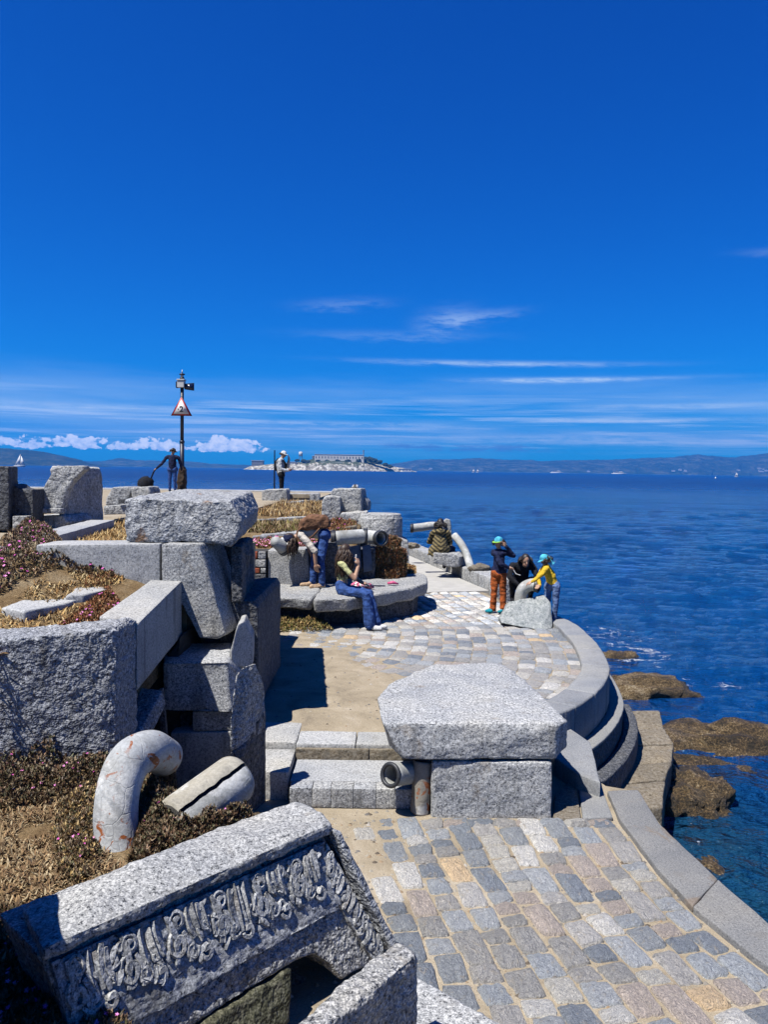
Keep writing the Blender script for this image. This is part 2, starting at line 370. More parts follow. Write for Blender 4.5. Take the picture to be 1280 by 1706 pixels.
def pipe_mat(name, base, rust=0.0, crack=0.5):
    base = tuple(v * 0.78 for v in base)
    m, t, b = newmat(name); c = ocoord(t)
    n = t.noise(c, 5, 5, 0.65); col = t.mix(1.0, base, t.ramp(n, [(0.3, (0.78, 0.76, 0.72)), (0.55, (1, 1, 1)), (0.75, (1.12, 1.12, 1.12))]), 'MULTIPLY')
    pt = t.noise(c, 3.1, 5, 0.7, 0.5); col = t.mix(t.math('MULTIPLY', t.maprange(pt, 0.5, 0.62), 0.7), col, (0.60, 0.60, 0.58)); col = t.mix(t.math('MULTIPLY', t.maprange(pt, 0.44, 0.34), 0.5), col, (0.20, 0.19, 0.165))
    fine = t.noise(c, 60, 3, 0.7); col = t.mix(1.0, col, t.ramp(fine, [(0.35, (0.82, 0.82, 0.82)), (0.6, (1.05, 1.05, 1.05))]), 'MULTIPLY')
    if rust:
        rn = t.noise(c, 9, 4, 0.6, 1.2); reg = t.noise(c, 2.2, 2, 0.5)
        col = t.mix(t.math('MULTIPLY', t.math('MULTIPLY', t.maprange(rn, 0.57, 0.62), t.maprange(reg, 0.44, 0.56)), rust), col, (0.24, 0.065, 0.012))
    ck = t.vor(t.vmath('ADD', c, t.vmath('MULTIPLY', t.noise(c, 5, 3, 0.6, 0, 'Color'), (0.12, 0.12, 0.12))), 5.5, 'DISTANCE_TO_EDGE')
    t.put(b.inputs['Base Color'], t.mix(t.math('MULTIPLY', t.maprange(ck, 0.018, 0.004), crack), col, (0.10, 0.09, 0.08)))
    b.inputs['Roughness'].default_value = 0.7; b.inputs['Specular IOR Level'].default_value = 0.35
    t.put(b.inputs['Normal'], t.bump(t.math('ADD', t.math('ADD', n, t.math('MULTIPLY', fine, 0.3)), t.math('MULTIPLY', t.maprange(ck, 0.0, 0.03), crack)), 0.4, 0.02)); return m
def barnacle_mat():
    m, t, b = newmat('barnacled_rock'); c = ocoord(t)
    n = t.noise(c, 4, 5, 0.7); v = t.vor(c, 26); h = t.sep(t.new('ShaderNodeNewGeometry').outputs['Position'])[2]
    hh = t.math('ADD', h, t.math('MULTIPLY', t.math('SUBTRACT', n, 0.5), 0.5))
    dark = t.ramp(n, [(0.3, (0.018, 0.015, 0.010)), (0.7, (0.075, 0.055, 0.025))])
    v2 = t.noise(c, 42, 4, 0.8); big = t.noise(c, 1.6, 4, 0.7); och = t.ramp(t.math('ADD', t.math('MULTIPLY', v2, 0.75), t.math('MULTIPLY', big, 0.45)), [(0.50, (0.012, 0.009, 0.005)), (0.58, (0.07, 0.045, 0.018)), (0.655, (0.22, 0.14, 0.055)), (0.75, (0.50, 0.42, 0.28))])
    t.put(b.inputs['Base Color'], t.mix(t.math('MULTIPLY', t.maprange(hh, SEA + 0.02, SEA + 0.20), t.maprange(n, 0.30, 0.50)), dark, och))
    b.inputs['Roughness'].default_value = 0.6
    t.put(b.inputs['Normal'], t.bump(t.math('ADD', t.math('MULTIPLY', v2, 0.7), t.noise(c, 9, 6, 0.75)), 1.0, 0.09)); return m
SEA = -1.5
NZ = -0.27          # lower paved terrace
M = {}
M['granite'] = granite('granite_near', 52, bump=0.55, stain=0.35, stainc=(0.33, 0.25, 0.16))
M['granite_r'] = granite('granite_rough', 44, lo=(0.03, 0.034, 0.042), mid=(0.38, 0.385, 0.395), hi=(0.80, 0.80, 0.80), bump=1.0, bd=0.03, stain=0.35, stainc=(0.30, 0.22, 0.13))
M['granite_s'] = granite('granite_dressed', 60, lo=(0.18, 0.185, 0.195), mid=(0.55, 0.55, 0.545), hi=(0.78, 0.775, 0.76), bump=0.25)
M['granite_f'] = granite('granite_distant', 26, lo=(0.10, 0.105, 0.115), mid=(0.48, 0.48, 0.47), hi=(0.82, 0.81, 0.79), bump=0.7, stain=0.35, stainc=(0.28, 0.24, 0.17), bd=0.03)
M['granite_o'] = granite('granite_lichen', 44, bump=0.8, stain=0.75, stainc=(0.42, 0.20, 0.06), bd=0.03)
M['granite_m'] = granite('granite_mossy', 40, lo=(0.02, 0.02, 0.012), mid=(0.085, 0.085, 0.05), hi=(0.19, 0.185, 0.13), bump=0.9, bd=0.03)
M['granite_d'] = granite('granite_dark_and_shade', 30, lo=(0.02, 0.022, 0.028), mid=(0.10, 0.105, 0.115), hi=(0.24, 0.24, 0.25), bump=0.9, bd=0.03)  # dark stone; on the slab beside the steps it carries shade
M['green_stone'] = granite('greenish_boulder_stone', 20, lo=(0.22, 0.255, 0.26), mid=(0.44, 0.475, 0.475), hi=(0.64, 0.66, 0.65), bump=0.6, bd=0.02)
M['kerb'] = granite('kerb_stone', 75, lo=(0.20, 0.205, 0.21), mid=(0.36, 0.365, 0.37), hi=(0.50, 0.50, 0.49), bump=0.3)
M['quay'] = granite('quay_stone', 85, lo=(0.12, 0.12, 0.118), mid=(0.27, 0.267, 0.26), hi=(0.39, 0.385, 0.37), bump=0.4, stain=0.5, stainc=(0.27, 0.18, 0.10))
M['ledge'] = granite('weathered_brown_stone', 30, lo=(0.10, 0.08, 0.05), mid=(0.26, 0.215, 0.155), hi=(0.38, 0.335, 0.265), bump=0.5, bd=0.02)
M['paver'] = cobble_mat('cobble_stone'); M['paver_a'] = cobble_mat('cobble_stone_small', 'rnd')
M['sand'] = sand_mat(); M['soil'] = soil_mat()
M['concrete'] = plain('path_concrete', (0.50, 0.485, 0.45), 0.85, 0.12, 6, 0.15)
M['pipe_grey'] = pipe_mat('pipe_concrete_grey', (0.46, 0.475, 0.48), 1.0, 0.22)
M['pipe_tan'] = pipe_mat('pipe_concrete_tan', (0.46, 0.43, 0.355), 0.25, 0.12)
M['pipe_pale'] = pipe_mat('pipe_concrete_pale', (0.45, 0.46, 0.44), 0.2, 0.1)
M['pipe_dark'] = plain('pipe_rim_dark', (0.035, 0.038, 0.045), 0.5, 0.3)
M['slate'] = plain('blue_slate', (0.055, 0.085, 0.15), 0.5, 0.4, 10, 0.4)
M['brick'] = plain('red_brick', (0.36, 0.085, 0.035), 0.85, 0.35, 20, 0.5)
M['barn'] = barnacle_mat()
M['leaf'] = attr_mat('ice_plant_leaf', 0.55); M['blade'] = attr_mat('dry_grass_blade', 0.85)
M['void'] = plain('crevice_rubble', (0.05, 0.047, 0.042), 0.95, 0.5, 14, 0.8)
# ================================================================== SETTING
# ------------------------------------------------------------------ sea
def water_mat():
    m, t, b = newmat('sea_water')
    p = t.new('ShaderNodeNewGeometry').outputs['Position']; x, y, z = t.sep(p)
    shore = t.maprange(t.math('ADD', t.math('SUBTRACT', x, 3.2), t.math('MULTIPLY', t.math('SUBTRACT', y, 6.5), 0.35)), 0.2, 3.4, 1.0, 0.0)
    shore = t.math('MULTIPLY', shore, t.maprange(y, 14.0, 7.5))
    deep = t.mix(t.maprange(t.noise(p, 0.05, 3), 0.35, 0.65), (0.0014, 0.040, 0.165), (0.0020, 0.054, 0.21))
    body = t.mix(t.math('MULTIPLY', shore, 0.55), deep, (0.012, 0.055, 0.055))
    # foam scraps where the swell breaks on the rocks
    w = t.vmath('ADD', p, t.vmath('MULTIPLY', t.noise(p, 1.3, 3, 0.6, 0, 'Color'), (1.2, 1.2, 0.0)))
    fn = t.noise(t.vmath('MULTIPLY', w, (1.0, 2.6, 1.0)), 1.7, 6, 0.68)
    reg = None
    for (fx, fy, rx, ry) in FOAM:
        dx = t.math('DIVIDE', t.math('SUBTRACT', x, fx), rx); dy = t.math('DIVIDE', t.math('SUBTRACT', y, fy), ry)
        q = t.maprange(t.math('ADD', t.math('MULTIPLY', dx, dx), t.math('MULTIPLY', dy, dy)), 1.0, 0.0)
        reg = q if reg is None else t.math('MAXIMUM', reg, q)
    foam = t.maprange(t.math('ADD', fn, t.math('MULTIPLY', t.math('SUBTRACT', reg, 1.0), 0.25)), 0.56, 0.64)
    foam = t.math('MULTIPLY', t.math('MULTIPLY', foam, 0.7), t.math('GREATER_THAN', reg, 0.01))
    spk = t.math('MULTIPLY', t.maprange(t.vor(p, 2.4), 0.055, 0.035), t.maprange(y, 12.0, 8.0))
    foam = t.math('MAXIMUM', foam, t.math('MULTIPLY', spk, 0.8))
    t.put(b.inputs['Base Color'], t.mix(foam, body, (0.75, 0.78, 0.8)))
    far_ = t.maprange(y, 12.0, 350.0, 0.05, 0.42)      # unresolved chop far out
    t.put(b.inputs['Roughness'], t.math('ADD', far_, t.math('MULTIPLY', foam, 0.7)))
    b.inputs['IOR'].default_value = 1.333; b.inputs['Specular IOR Level'].default_value = 0.38
    h1 = t.noise(t.vmath('MULTIPLY', p, (0.8, 1.5, 1.0)), 0.55, 3, 0.55); h2 = t.noise(t.vmath('MULTIPLY', p, (1.0, 1.8, 1.0)), 2.1, 4, 0.6, 0.4)
    h3 = t.noise(t.vmath('MULTIPLY', p, (1.0, 1.6, 1.0)), 7.5, 3, 0.6, 0.3)
    hl = t.noise(t.vmath('MULTIPLY', p, (0.6, 1.6, 1.0)), 0.06, 4, 0.65)
    h = t.math('ADD', t.math('ADD', t.math('MULTIPLY', h1, 1.1), t.math('MULTIPLY', h2, 0.60)), t.math('ADD', t.math('MULTIPLY', h3, 0.22), t.math('MULTIPLY', hl, 6.0)))
    t.put(b.inputs['Normal'], t.bump(h, 1.0, 1.0)); return m
fa = G(1060, 1105, SEA); fb = G(1110, 1165, SEA); fc = G(1030, 1070, SEA); fd = G(1180, 1370, SEA); fe = G(1265, 1540, SEA)
FOAM = [(fa.x, fa.y, 2.0, 2.4), (fb.x + 0.6, fb.y, 1.8, 0.9), (fc.x, fc.y, 1.5, 1.8)]
M['water'] = water_mat()
def sea():
    angs = np.concatenate([np.radians(np.linspace(-180, -42, 24, endpoint=False)), np.radians(np.linspace(-42, 48, 420, endpoint=False)), np.radians(np.linspace(48, 180, 24))])
    rr = [0.0]; r = 2.2
    while r < 26000: rr.append(r); r += max(0.075, r * 0.011) if r < 90 else r * 0.08
    rr = np.array(rr[1:])
    A, Rr = np.meshgrid(angs, rr); X = Rr * np.sin(A); Y = Rr * np.cos(A); Zz = np.zeros_like(X)
    rng = np.random.RandomState(3)
    for i in range(26):
        lam = 0.5 * 1.19 ** i * rng.uniform(0.85, 1.15); th = rng.normal(math.radians(100), 0.55); k = 2 * math.pi / lam
        ph = rng.uniform(0, 6.28); a = 0.0068 * lam ** 0.62
        fade = np.clip(1.5 - Rr * 0.012 / lam * 2.2, 0, 1)
        s = np.sin(k * (X * math.cos(th) + Y * math.sin(th)) + ph + 0.7 * np.sin(k * 0.23 * (X * math.sin(th) - Y * math.cos(th)) + ph * 2))
        Zz += a * fade * (1 - np.abs(s)) * 1.25
    Zz += SEA - 0.06
    nA = len(angs); nR = len(rr)
    vs = np.stack([X, Y, Zz], -1).reshape(-1, 3)
    i, j = np.meshgrid(np.arange(nR - 1), np.arange(nA - 1), indexing='ij'); a = i * nA + j
    fs = np.stack([a, a + nA, a + nA + 1, a + 1], -1).reshape(-1, 4)
    me = bpy.data.meshes.new('sea'); me.from_pydata(vs.tolist(), [], fs.tolist()); me.polygons.foreach_set('use_smooth', [True] * len(me.polygons))
    tag(link_mesh('sea', me, M['water']), kind='structure')
sea()

# ------------------------------------------------------------------ far shores
def hill_mat(name, a, b_, c_):
    m, t, b = newmat(name); p = ocoord(t, False)
    n = t.noise(p, 0.006, 5, 0.7); n2 = t.noise(p, 0.03, 3, 0.7)
    t.put(b.inputs['Base Color'], t.ramp(t.math('ADD', t.math('MULTIPLY', n, 0.6), t.math('MULTIPLY', n2, 0.4)), [(0.38, a), (0.5, b_), (0.62, c_)])); b.inputs['Roughness'].default_value = 1.0
    b.inputs['Specular IOR Level'].default_value = 0.0; return m
M['hill'] = hill_mat('hill_scrub', (0.014, 0.026, 0.022), (0.03, 0.042, 0.034), (0.10, 0.10, 0.08))
M['hill_n'] = hill_mat('hill_woodland', (0.012, 0.022, 0.02), (0.025, 0.036, 0.03), (0.06, 0.065, 0.05))
def ridge(name, prof, dist, mat, seed, rough=0.09, n=260, m=14):
    """a range of hills: crest heights (px above the waterline along the photo's width) at a true distance"""
    xs = [p[0] for p in prof]; hs = [p[1] for p in prof]; vs = []; fs = []
    for i in range(n + 1):
        px = xs[0] + (xs[-1] - xs[0]) * i / n; h = np.interp(px, xs, hs) * dist / F
        dx = (px - 640) / F
        nn = noise.noise(Vector((px * 0.022 + seed, 0.3, seed))) + 0.6 * noise.noise(Vector((px * 0.075, seed, 1.7))) + 0.3 * noise.noise(Vector((px * 0.25, seed, 4.7)))
        h = max(0.0, h * (1 + nn * rough))
        for j in range(m + 1):
            s = j / m; up_ = math.sin(min(1, s * 1.25) * math.pi / 2) ** 0.9 if s < 0.8 else math.cos((s - 0.8) / 0.2 * math.pi / 2)
            y = dist * (0.93 + 0.20 * s); q = noise.noise(Vector((px * 0.06 + seed, s * 4.0, 2.0))) + 0.5 * noise.noise(Vector((px * 0.2, s * 9.0, seed)))
            vs.append(Vector((dx * y, y + q * dist * 0.012, SEA - 3 + (h + 3) * up_ * (1 + 0.16 * q * (1 - up_)))))
    for i in range(n):
        for j in range(m):
            a = i * (m + 1) + j; fs.append((a, a + m + 1, a + m + 2, a + 1))
    o = mk(name, vs, fs, mat, None, True); tag(o, kind='structure'); return o
ridge('hills', [(560, 0), (600, 6), (645, 12), (690, 19), (730, 23), (800, 24), (900, 22), (960, 24), (1020, 27), (1080, 29), (1130, 34), (1160, 37), (1210, 33), (1250, 37), (1290, 43), (1400, 47), (1600, 52), (1900, 40)], 9500, M['hill'], 3.0, n=420)
ridge('hills', [(-500, 12), (-200, 13), (60, 11), (130, 9), (170, 10), (200, 15), (215, 13), (255, 13), (285, 10), (315, 12), (350, 8), (400, 7), (450, 6), (520, 7), (580, 5), (640, 2)], 8200, M['hill'], 8.0, rough=0.14)
ridge('headland', [(-600, 44), (-300, 46), (-60, 36), (0, 31), (35, 29), (70, 25), (100, 19), (130, 12), (142, 7), (160, 3), (185, 0)], 5200, M['hill_n'], 5.0, rough=0.05)

# ------------------------------------------------------------------ ground prisms (solid, down past the waterline)
def ground(name, poly, z, mat, zb=-2.2):
    a, b = up(poly, zb, z); bm = prism_bm(a, b); bmesh.ops.triangulate(bm, faces=list(bm.faces))
    return tag(bm_obj(name, bm, mat), kind='structure')
def XY(px, py, z): v = G(px, py, z); return (v.x, v.y)
def heightfield(name, poly, zf, mat, step=0.1, skirt=1.2):
    xs = [p[0] for p in poly]; ys = [p[1] for p in poly]; x0, x1, y0, y1 = min(xs), max(xs), min(ys), max(ys)
    nx = int((x1 - x0) / step) + 1; ny = int((y1 - y0) / step) + 1; idx = {}; vs = []; fs = []
    def vid(i, j):
        if (i, j) not in idx:
            x = x0 + i * step; y = y0 + j * step; idx[(i, j)] = len(vs); vs.append(Vector((x, y, zf(x, y))))
        return idx[(i, j)]
    cnt = {}
    for i in range(nx):
        for j in range(ny):
            if inpoly(x0 + (i + 0.5) * step, y0 + (j + 0.5) * step, poly):
                f = (vid(i, j), vid(i + 1, j), vid(i + 1, j + 1), vid(i, j + 1)); fs.append(f)
                for k in range(4): e = (f[k], f[(k + 1) % 4]); cnt[e] = 1
    sk = {}
    def low(v):
        if v not in sk: sk[v] = len(vs); vs.append(vs[v] - Vector((0, 0, skirt)))
        return sk[v]
    for (a, b) in list(cnt):
        if (b, a) not in cnt: fs.append((b, a, low(a), low(b)))
    o = mk(name, vs, fs, mat, None, True); tag(o, kind='structure'); return o

# outer edge of the cobbled terrace: kerb top edge, read along the curve from the far path to the steps
KZ = 0.07
KO = [G(px, py, KZ) for px, py in [(948, 1033), (980, 1056), (999, 1076), (1014, 1103), (1016, 1121), (1003, 1144), (975, 1168), (935, 1187)]]
KO = smoothpath([Vector((2.05, 16.2, KZ)), Vector((2.42, 14.4, KZ))] + KO + [Vector((1.35, 7.22, KZ))], 90)
def inward(pts, d, z=None):
    out = []
    for i, p in enumerate(pts):
        t = pts[min(i + 1, len(pts) - 1)] - pts[max(i - 1, 0)]; t.z = 0; t.normalize()
        nrm = Vector((t.y, -t.x, 0))                   # path runs towards the camera: inland is to its right
        if nrm.x > 0 and i < 20: nrm = -nrm
        q = p + nrm * d
        if z is not None: q.z = z
        out.append(q)
    return out
if inward(KO, 0.3)[30].x > KO[30].x: _s = -1
else: _s = 1
def off(d, z): return inward(KO, d * _s, z)

# lower paved terrace, upper cobbled terrace
near_poly = [(-1.25, 1.2), (3.0, 1.2)] + [XY(px, py, NZ) for px, py in [(1400, 1665), (1278, 1540), (1190, 1462), (1130, 1408), (1060, 1313), (1010, 1305)]] + [(1.75, 7.3), (-1.25, 7.3)]
near_ground = ground('lower_terrace_ground', near_poly, NZ - 0.024, M['sand'])
far_poly = [(p.x, p.y) for p in off(0.05, 0)] + [(1.2, 7.0), (-1.6, 6.95), (-2.4, 10.0), (-2.4, 13.5), (0.4, 16.2)]
def far_z(x, y):
    s = 1 / (1 + math.exp((x - (0.15 - 0.10 * (y - 9))) * 4.0)) * (1 if y > 7.5 else max(0, (y - 7.1) / 0.4))
    if y > 10.6: s *= max(0.0, 1 - (y - 10.6) / 1.5)
    return -0.016 + 0.020 * s + 0.014 * noise.noise(Vector((x * 2.2, y * 2.2, 0))) + 0.007 * noise.noise(Vector((x * 7, y * 7, 0)))
ground('terrace_core', [(p.x, p.y) for p in off(0.08, 0)] + [(1.2, 7.06), (-1.6, 7.06), (-2.5, 10.0), (-2.5, 14.0), (0.4, 16.2)], -0.06, M['granite_d'])
far_ground = heightfield('upper_terrace_ground', [(p.x, p.y) for p in off(0.12, 0)] + [(1.2, 7.06), (-1.5, 7.06), (-2.4, 10.0), (-2.4, 13.5), (0.4, 16.2)], far_z, M['sand'], 0.06, 0.1)

# ------------------------------------------------------------------ cobbles
def cobble_meshes(k, nx, ny, seed):
    out = []; rng = random.Random(seed)
    for q in range(k):
        cj = [(rng.uniform(-0.075, 0.075), rng.uniform(-0.075, 0.075)) for _ in range(4)]
        def pos(u, v, sh):
            x = (u - 0.5) * sh; y = (v - 0.5) * sh
            jx = (cj[0][0] * (1 - u) * (1 - v) + cj[1][0] * u * (1 - v) + cj[2][0] * u * v + cj[3][0] * (1 - u) * v)
            jy = (cj[0][1] * (1 - u) * (1 - v) + cj[1][1] * u * (1 - v) + cj[2][1] * u * v + cj[3][1] * (1 - u) * v)
            return x + jx, y + jy
        vs = []; fs = []; ph = rng.uniform(0, 50)
        for i in range(nx + 1):
            for j in range(ny + 1):
                u, v = i / nx, j / ny; a, b = 2 * u - 1, 2 * v - 1
                # squircle corner rounding
                rr = (abs(a) ** 11 + abs(b) ** 11) ** (1 / 11); k2 = 1.0 if rr < 1e-6 else max(abs(a), abs(b)) / rr
                u2, v2 = 0.5 + 0.5 * a * (k2 if k2 < 1 else 1), 0.5 + 0.5 * b * (k2 if k2 < 1 else 1)
                x, y = pos(u2, v2, 0.99)
                e = max(abs(a), abs(b)); edge = (1 - e ** 8)
                h = 0.72 + 0.28 * edge + 0.62 * noise.noise(Vector((u * 2.2 + ph, v * 2.2, ph))) * (0.3 + 0.7 * edge) + 0.24 * noise.noise(Vector((u * 6 + ph, v * 6, ph)))
                ej = 0.06 * noise.noise(Vector((u * 4 + ph, v * 4, 3.0)))
                if e > 0.99: h = 0.45; x += ej; y += ej
                vs.append((x, y, h))
        nt = len(vs); ring = [i * (ny + 1) for i in range(nx + 1)] + [nx * (ny + 1) + j for j in range(1, ny + 1)] + [i * (ny + 1) + ny for i in range(nx - 1, -1, -1)] + [j for j in range(ny - 1, 0, -1)]
        for i in range(nx):
            for j in range(ny):
                a = i * (ny + 1) + j; fs.append((a, a + ny + 1, a + ny + 2, a + 1))
        for r_ in ring: x, y, z = vs[r_]; vs.append((x * 1.02, y * 1.02, -1.2))
        for i in range(len(ring)):
            i2 = (i + 1) % len(ring); fs.append((ring[i2], ring[i], nt + i, nt + i2))
        me = bpy.data.meshes.new('cobble'); me.from_pydata(vs, [], fs); me.polygons.foreach_set('use_smooth', [True] * len(me.polygons)); me.materials.append(M['paver'])
        out.append(me)
    return out
CB_N = cobble_meshes(16, 6, 5, 1); CB_F = cobble_meshes(12, 4, 3, 2)
def lay(parent, meshes, c, ang, lx, ly, h, top, i):
    o = bpy.data.objects.new('cobble', meshes[i % len(meshes)]); COL.objects.link(o); o.parent = parent
    o.location = Vector((c[0], c[1], top - h * 0.9)) - wl(parent); o.scale = (lx, ly, h)
    o.rotation_euler = (random.uniform(-0.035, 0.035), random.uniform(-0.035, 0.035), ang + random.uniform(-0.05, 0.05)); return o
# lower terrace: courses that run towards the camera and swing out to follow the quay kerb
def curve_at(ctrl, y):
    ys = [c[1] for c in ctrl]; xs = [c[0] for c in ctrl]
    return float(np.interp(y, ys, xs))
lg = sorted([XY(px, py, NZ) for px, py in [(572, 1352), (600, 1420), (634, 1500), (668, 1600), (690, 1706), (700, 1850)]], key=lambda c: c[1])
rg = sorted([XY(px, py, NZ) for px, py in [(1024, 1366), (1086, 1446), (1145, 1512), (1240, 1590), (1330, 1660), (1560, 1830)]], key=lambda c: c[1])
NCOL = 11
NEAR = []
for c in range(NCOL):
    y = lg[-1][1] - 0.02 - random.uniform(0, 0.05); u0, u1 = c / NCOL, (c + 1) / NCOL; um = (u0 + u1) / 2
    def cx(u, yy): return curve_at(lg, yy) * (1 - u) + curve_at(rg, yy) * u
    while y > 2.6:
        w = cx(u1, y) - cx(u0, y); ln = random.choice([0.12, 0.15, 0.18, 0.22, 0.27, 0.32]) * random.uniform(0.9, 1.1)
        if c == 0 and y > 5.2 and random.random() < 0.25: y -= ln; continue
        yc = y - ln / 2; x = cx(um, yc); sl = (cx(um, yc + 0.1) - cx(um, yc - 0.1)) / 0.2
        ang = math.atan(sl)      # course direction against +y
        NEAR.append(((x + random.uniform(-.006, .006), yc), -ang, (w - 0.020) * random.uniform(0.92, 1.0), ln - 0.016, 0)); y -= ln
# filler course of mixed stones against the table block
for k in range(7):
    px = 760 + k * 40; p = XY(px, 1369 + random.uniform(-2, 3), NZ); NEAR.append(((p[0], p[1]), random.uniform(-.06, .06), 0.19, 0.09, 1))
NEAR.sort(key=lambda s: s[0][1])
for i, (c, a, lx, ly, kd) in enumerate(NEAR[:298]):
    sunk = 0.02 if (c[0] < 0.15 and c[1] > 5.0) else 0.0
    lay(near_ground, CB_N, c, a, lx, ly, 0.030 * random.uniform(0.8, 1.25), NZ + random.uniform(-0.006, 0.008) - sunk, random.randrange(99))
# upper terrace: rings that follow the curved kerb
FARS = []
for row in range(24):
    pts = off(0.36 + 0.205 * row, 0.0); acc = random.uniform(0, 0.2); ln = 0.2
    for i in range(1, len(pts)):
        seg = (pts[i] - pts[i - 1]).length; acc += seg
        if acc >= ln:
            p = pts[i]; t = (pts[i] - pts[i - 1]).normalized(); ang = math.atan2(t.y, t.x)
            FARS.append((p.copy(), ang, ln, 0.205)); acc -= ln; ln = random.choice([0.16, 0.2, 0.24, 0.28])
# finer walk so stones sit at their true arc length
def walk(pts, row):
    out = []; L = [0.0]
    for i in range(1, len(pts)): L.append(L[-1] + (pts[i] - pts[i - 1]).length)
    s = random.uniform(0, 0.15)
    while s < L[-1] - 0.3:
        ln = random.choice([0.15, 0.18, 0.21, 0.25, 0.29]); m = s + ln / 2; k = max(i for i in range(len(L)) if L[i] <= m); k = min(k, len(pts) - 2)
        u = (m - L[k]) / max(1e-6, L[k + 1] - L[k]); p = pts[k].lerp(pts[k + 1], u); t = (pts[k + 1] - pts[k]).normalized()
        out.append((p, math.atan2(t.y, t.x), ln - 0.010, 0.196)); s += ln
    return out
FARS = []
cen = Vector((0.2, 11.0, 0))
for row in range(20):
    pts = off(0.37 + 0.205 * row, 0.0)
    # drop the folded tail of deep offsets
    keep = [p for i, p in enumerate(pts) if p.y > 7.02 and p.y < 16.0 and (KO[i] - p).length < 0.5 + 0.205 * row + 0.3]
    keep = [p for p in keep if min((p - k).xy.length for k in KO) > 0.33 + 0.205 * row]
    if len(keep) < 4: continue
    FARS += walk(keep, row)
FARS = [f for f in FARS if -1.6 < f[0].x and 7.12 < f[0].y < 15.6]
def seen(f): # how large it shows: nearer first, what the table and its block hide last
    x, y = f[0].x, f[0].y; hid = (0.05 < x < 1.65 and y < 8.6)
    return y + (50 if hid else 0) + (6 if far_z(x, y) > 0.006 else 0)
FARS.sort(key=seen)
def ftop(p): return 0.0 + random.uniform(-0.004, 0.004)
for i, (p, a, lx, ly) in enumerate(FARS[:298]):
    lay(far_ground, CB_F, (p.x, p.y), a, lx, ly, 0.022 * random.uniform(0.8, 1.2), ftop(p) + 0.004, random.randrange(99))
bv, bf, br = [], [], []
for (p, a, lx, ly) in FARS[298:]:
    me = CB_F[random.randrange(12)]; h = 0.022; top = ftop(p); b0 = len(bv); ca, sa = math.cos(a), math.sin(a); rv = random.random()
    for v in me.vertices:
        x, y, z = v.co.x * lx, v.co.y * ly, v.co.z * h; bv.append((p.x + x * ca - y * sa, p.y + x * sa + y * ca, top - h * 0.9 + z))
    for pl in me.polygons: bf.append([b0 + k for k in pl.vertices])
    br += [rv] * len(me.vertices)
o = mk('cobble_field', bv, bf, M['paver_a'], far_ground, True); tag(o, kind='stuff')
at = o.data.attributes.new('rnd', 'FLOAT', 'POINT'); at.data.foreach_set('value', br)

# ------------------------------------------------------------------ curved kerb and the stepped sea wall under it
def strip_part(name, outer, inner, z0, z1, mat, parent, i0, i1, bev=0.02, rough=0.006, gap=0.004):
    a = [Vector((p.x, p.y, z1)) for p in outer[i0:i1 + 1]] + [Vector((p.x, p.y, z1)) for p in reversed(inner[i0:i1 + 1])]
    b = [Vector((p.x, p.y, z0)) for p in a]
    return stone(name, a, b, mat, bev=bev, L=0.16, rough=rough, parent=parent)
kt = thing('curved_kerb', Vector((2.9, 10.5, -0.4)), 'curved grey granite kerb rounding the seaward edge of the cobbled terrace', 'kerb')
ko, ki = off(0.0, 0), off(0.33, 0)
cuts = [16, 28, 38, 48, 58, 67, 76, 86]
for a, b in zip(cuts[:-1], cuts[1:]): strip_part('kerb_stone', ko, ki, -0.34, KZ, M['kerb'], kt, a, b, 0.022)
sw = thing('sea_wall', Vector((3.0, 9.5, -1.9)), 'two dark curved stone ledges stepping down below the terrace kerb', 'sea wall')
strip_part('ledge', off(-0.16, 0), off(0.25, 0), -2.0, -0.36, M['granite_d'], sw, 26, 84, 0.02)
strip_part('ledge', off(-0.34, 0), off(-0.17, 0), -2.0, -0.58, M['granite_d'], sw, 40, 84, 0.02)
strip_part('ledge_cap', off(-0.17, 0), off(0.0, 0), -0.358, -0.325, M['kerb'], sw, 26, 84, 0.012)
# landing: brown slabs beside the sea wall, just over the water
LZ = -0.82
lp = thing('landing_platform', G(1060, 1280, -1.9), 'curved brown stone landing below the terrace, just above the water', 'platform')
lo_ = [G(px, py, LZ) for px, py in [(1100, 1183), (1108, 1215), (1124, 1240), (1121, 1270), (1110, 1300), (1106, 1345)]]
li_ = [G(px, py, LZ) for px, py in [(1040, 1183), (1040, 1215), (1040, 1243), (1030, 1275), (1000, 1310), (1000, 1345)]]
for k in range(5):
    q = [li_[k], lo_[k], lo_[k + 1], li_[k + 1]]; top = [Vector((p.x, p.y, LZ + 0.012 * (k % 2))) for p in q]; cc = sum((Vector(p) for p in top), Vector()) / 4
    top = [p + (cc - p).normalized() * 0.008 for p in top]
    stone('slab', top, [Vector((p.x, p.y, -2.3)) for p in top], M['ledge'], bev=0.025, L=0.1, rough=0.012, parent=lp)
# flat stones between the kerb end and the lower terrace
fl = thing('flagstones', G(965, 1320, NZ), 'grey flagstones between the big granite table and the quay kerb', 'flagstones')
def flag(pxs, z, z0, mat=M['kerb'], bev=0.015): 
    top = [G(px, py, z) for px, py in pxs]; return stone('flagstone', top, [Vector((p.x, p.y, z0)) for p in top], mat, bev=bev, L=0.12, rough=0.005, parent=fl)
flag([(932, 1200), (985, 1237), (1001, 1303), (962, 1288), (925, 1262)], -0.13, -2.0)
flag([(962, 1291), (1002, 1306), (1022, 1361), (972, 1363)], NZ + 0.012, -2.0)
flag([(925, 1325), (958, 1290), (969, 1363), (922, 1363)], NZ + 0.008, -2.0, M['ledge'])
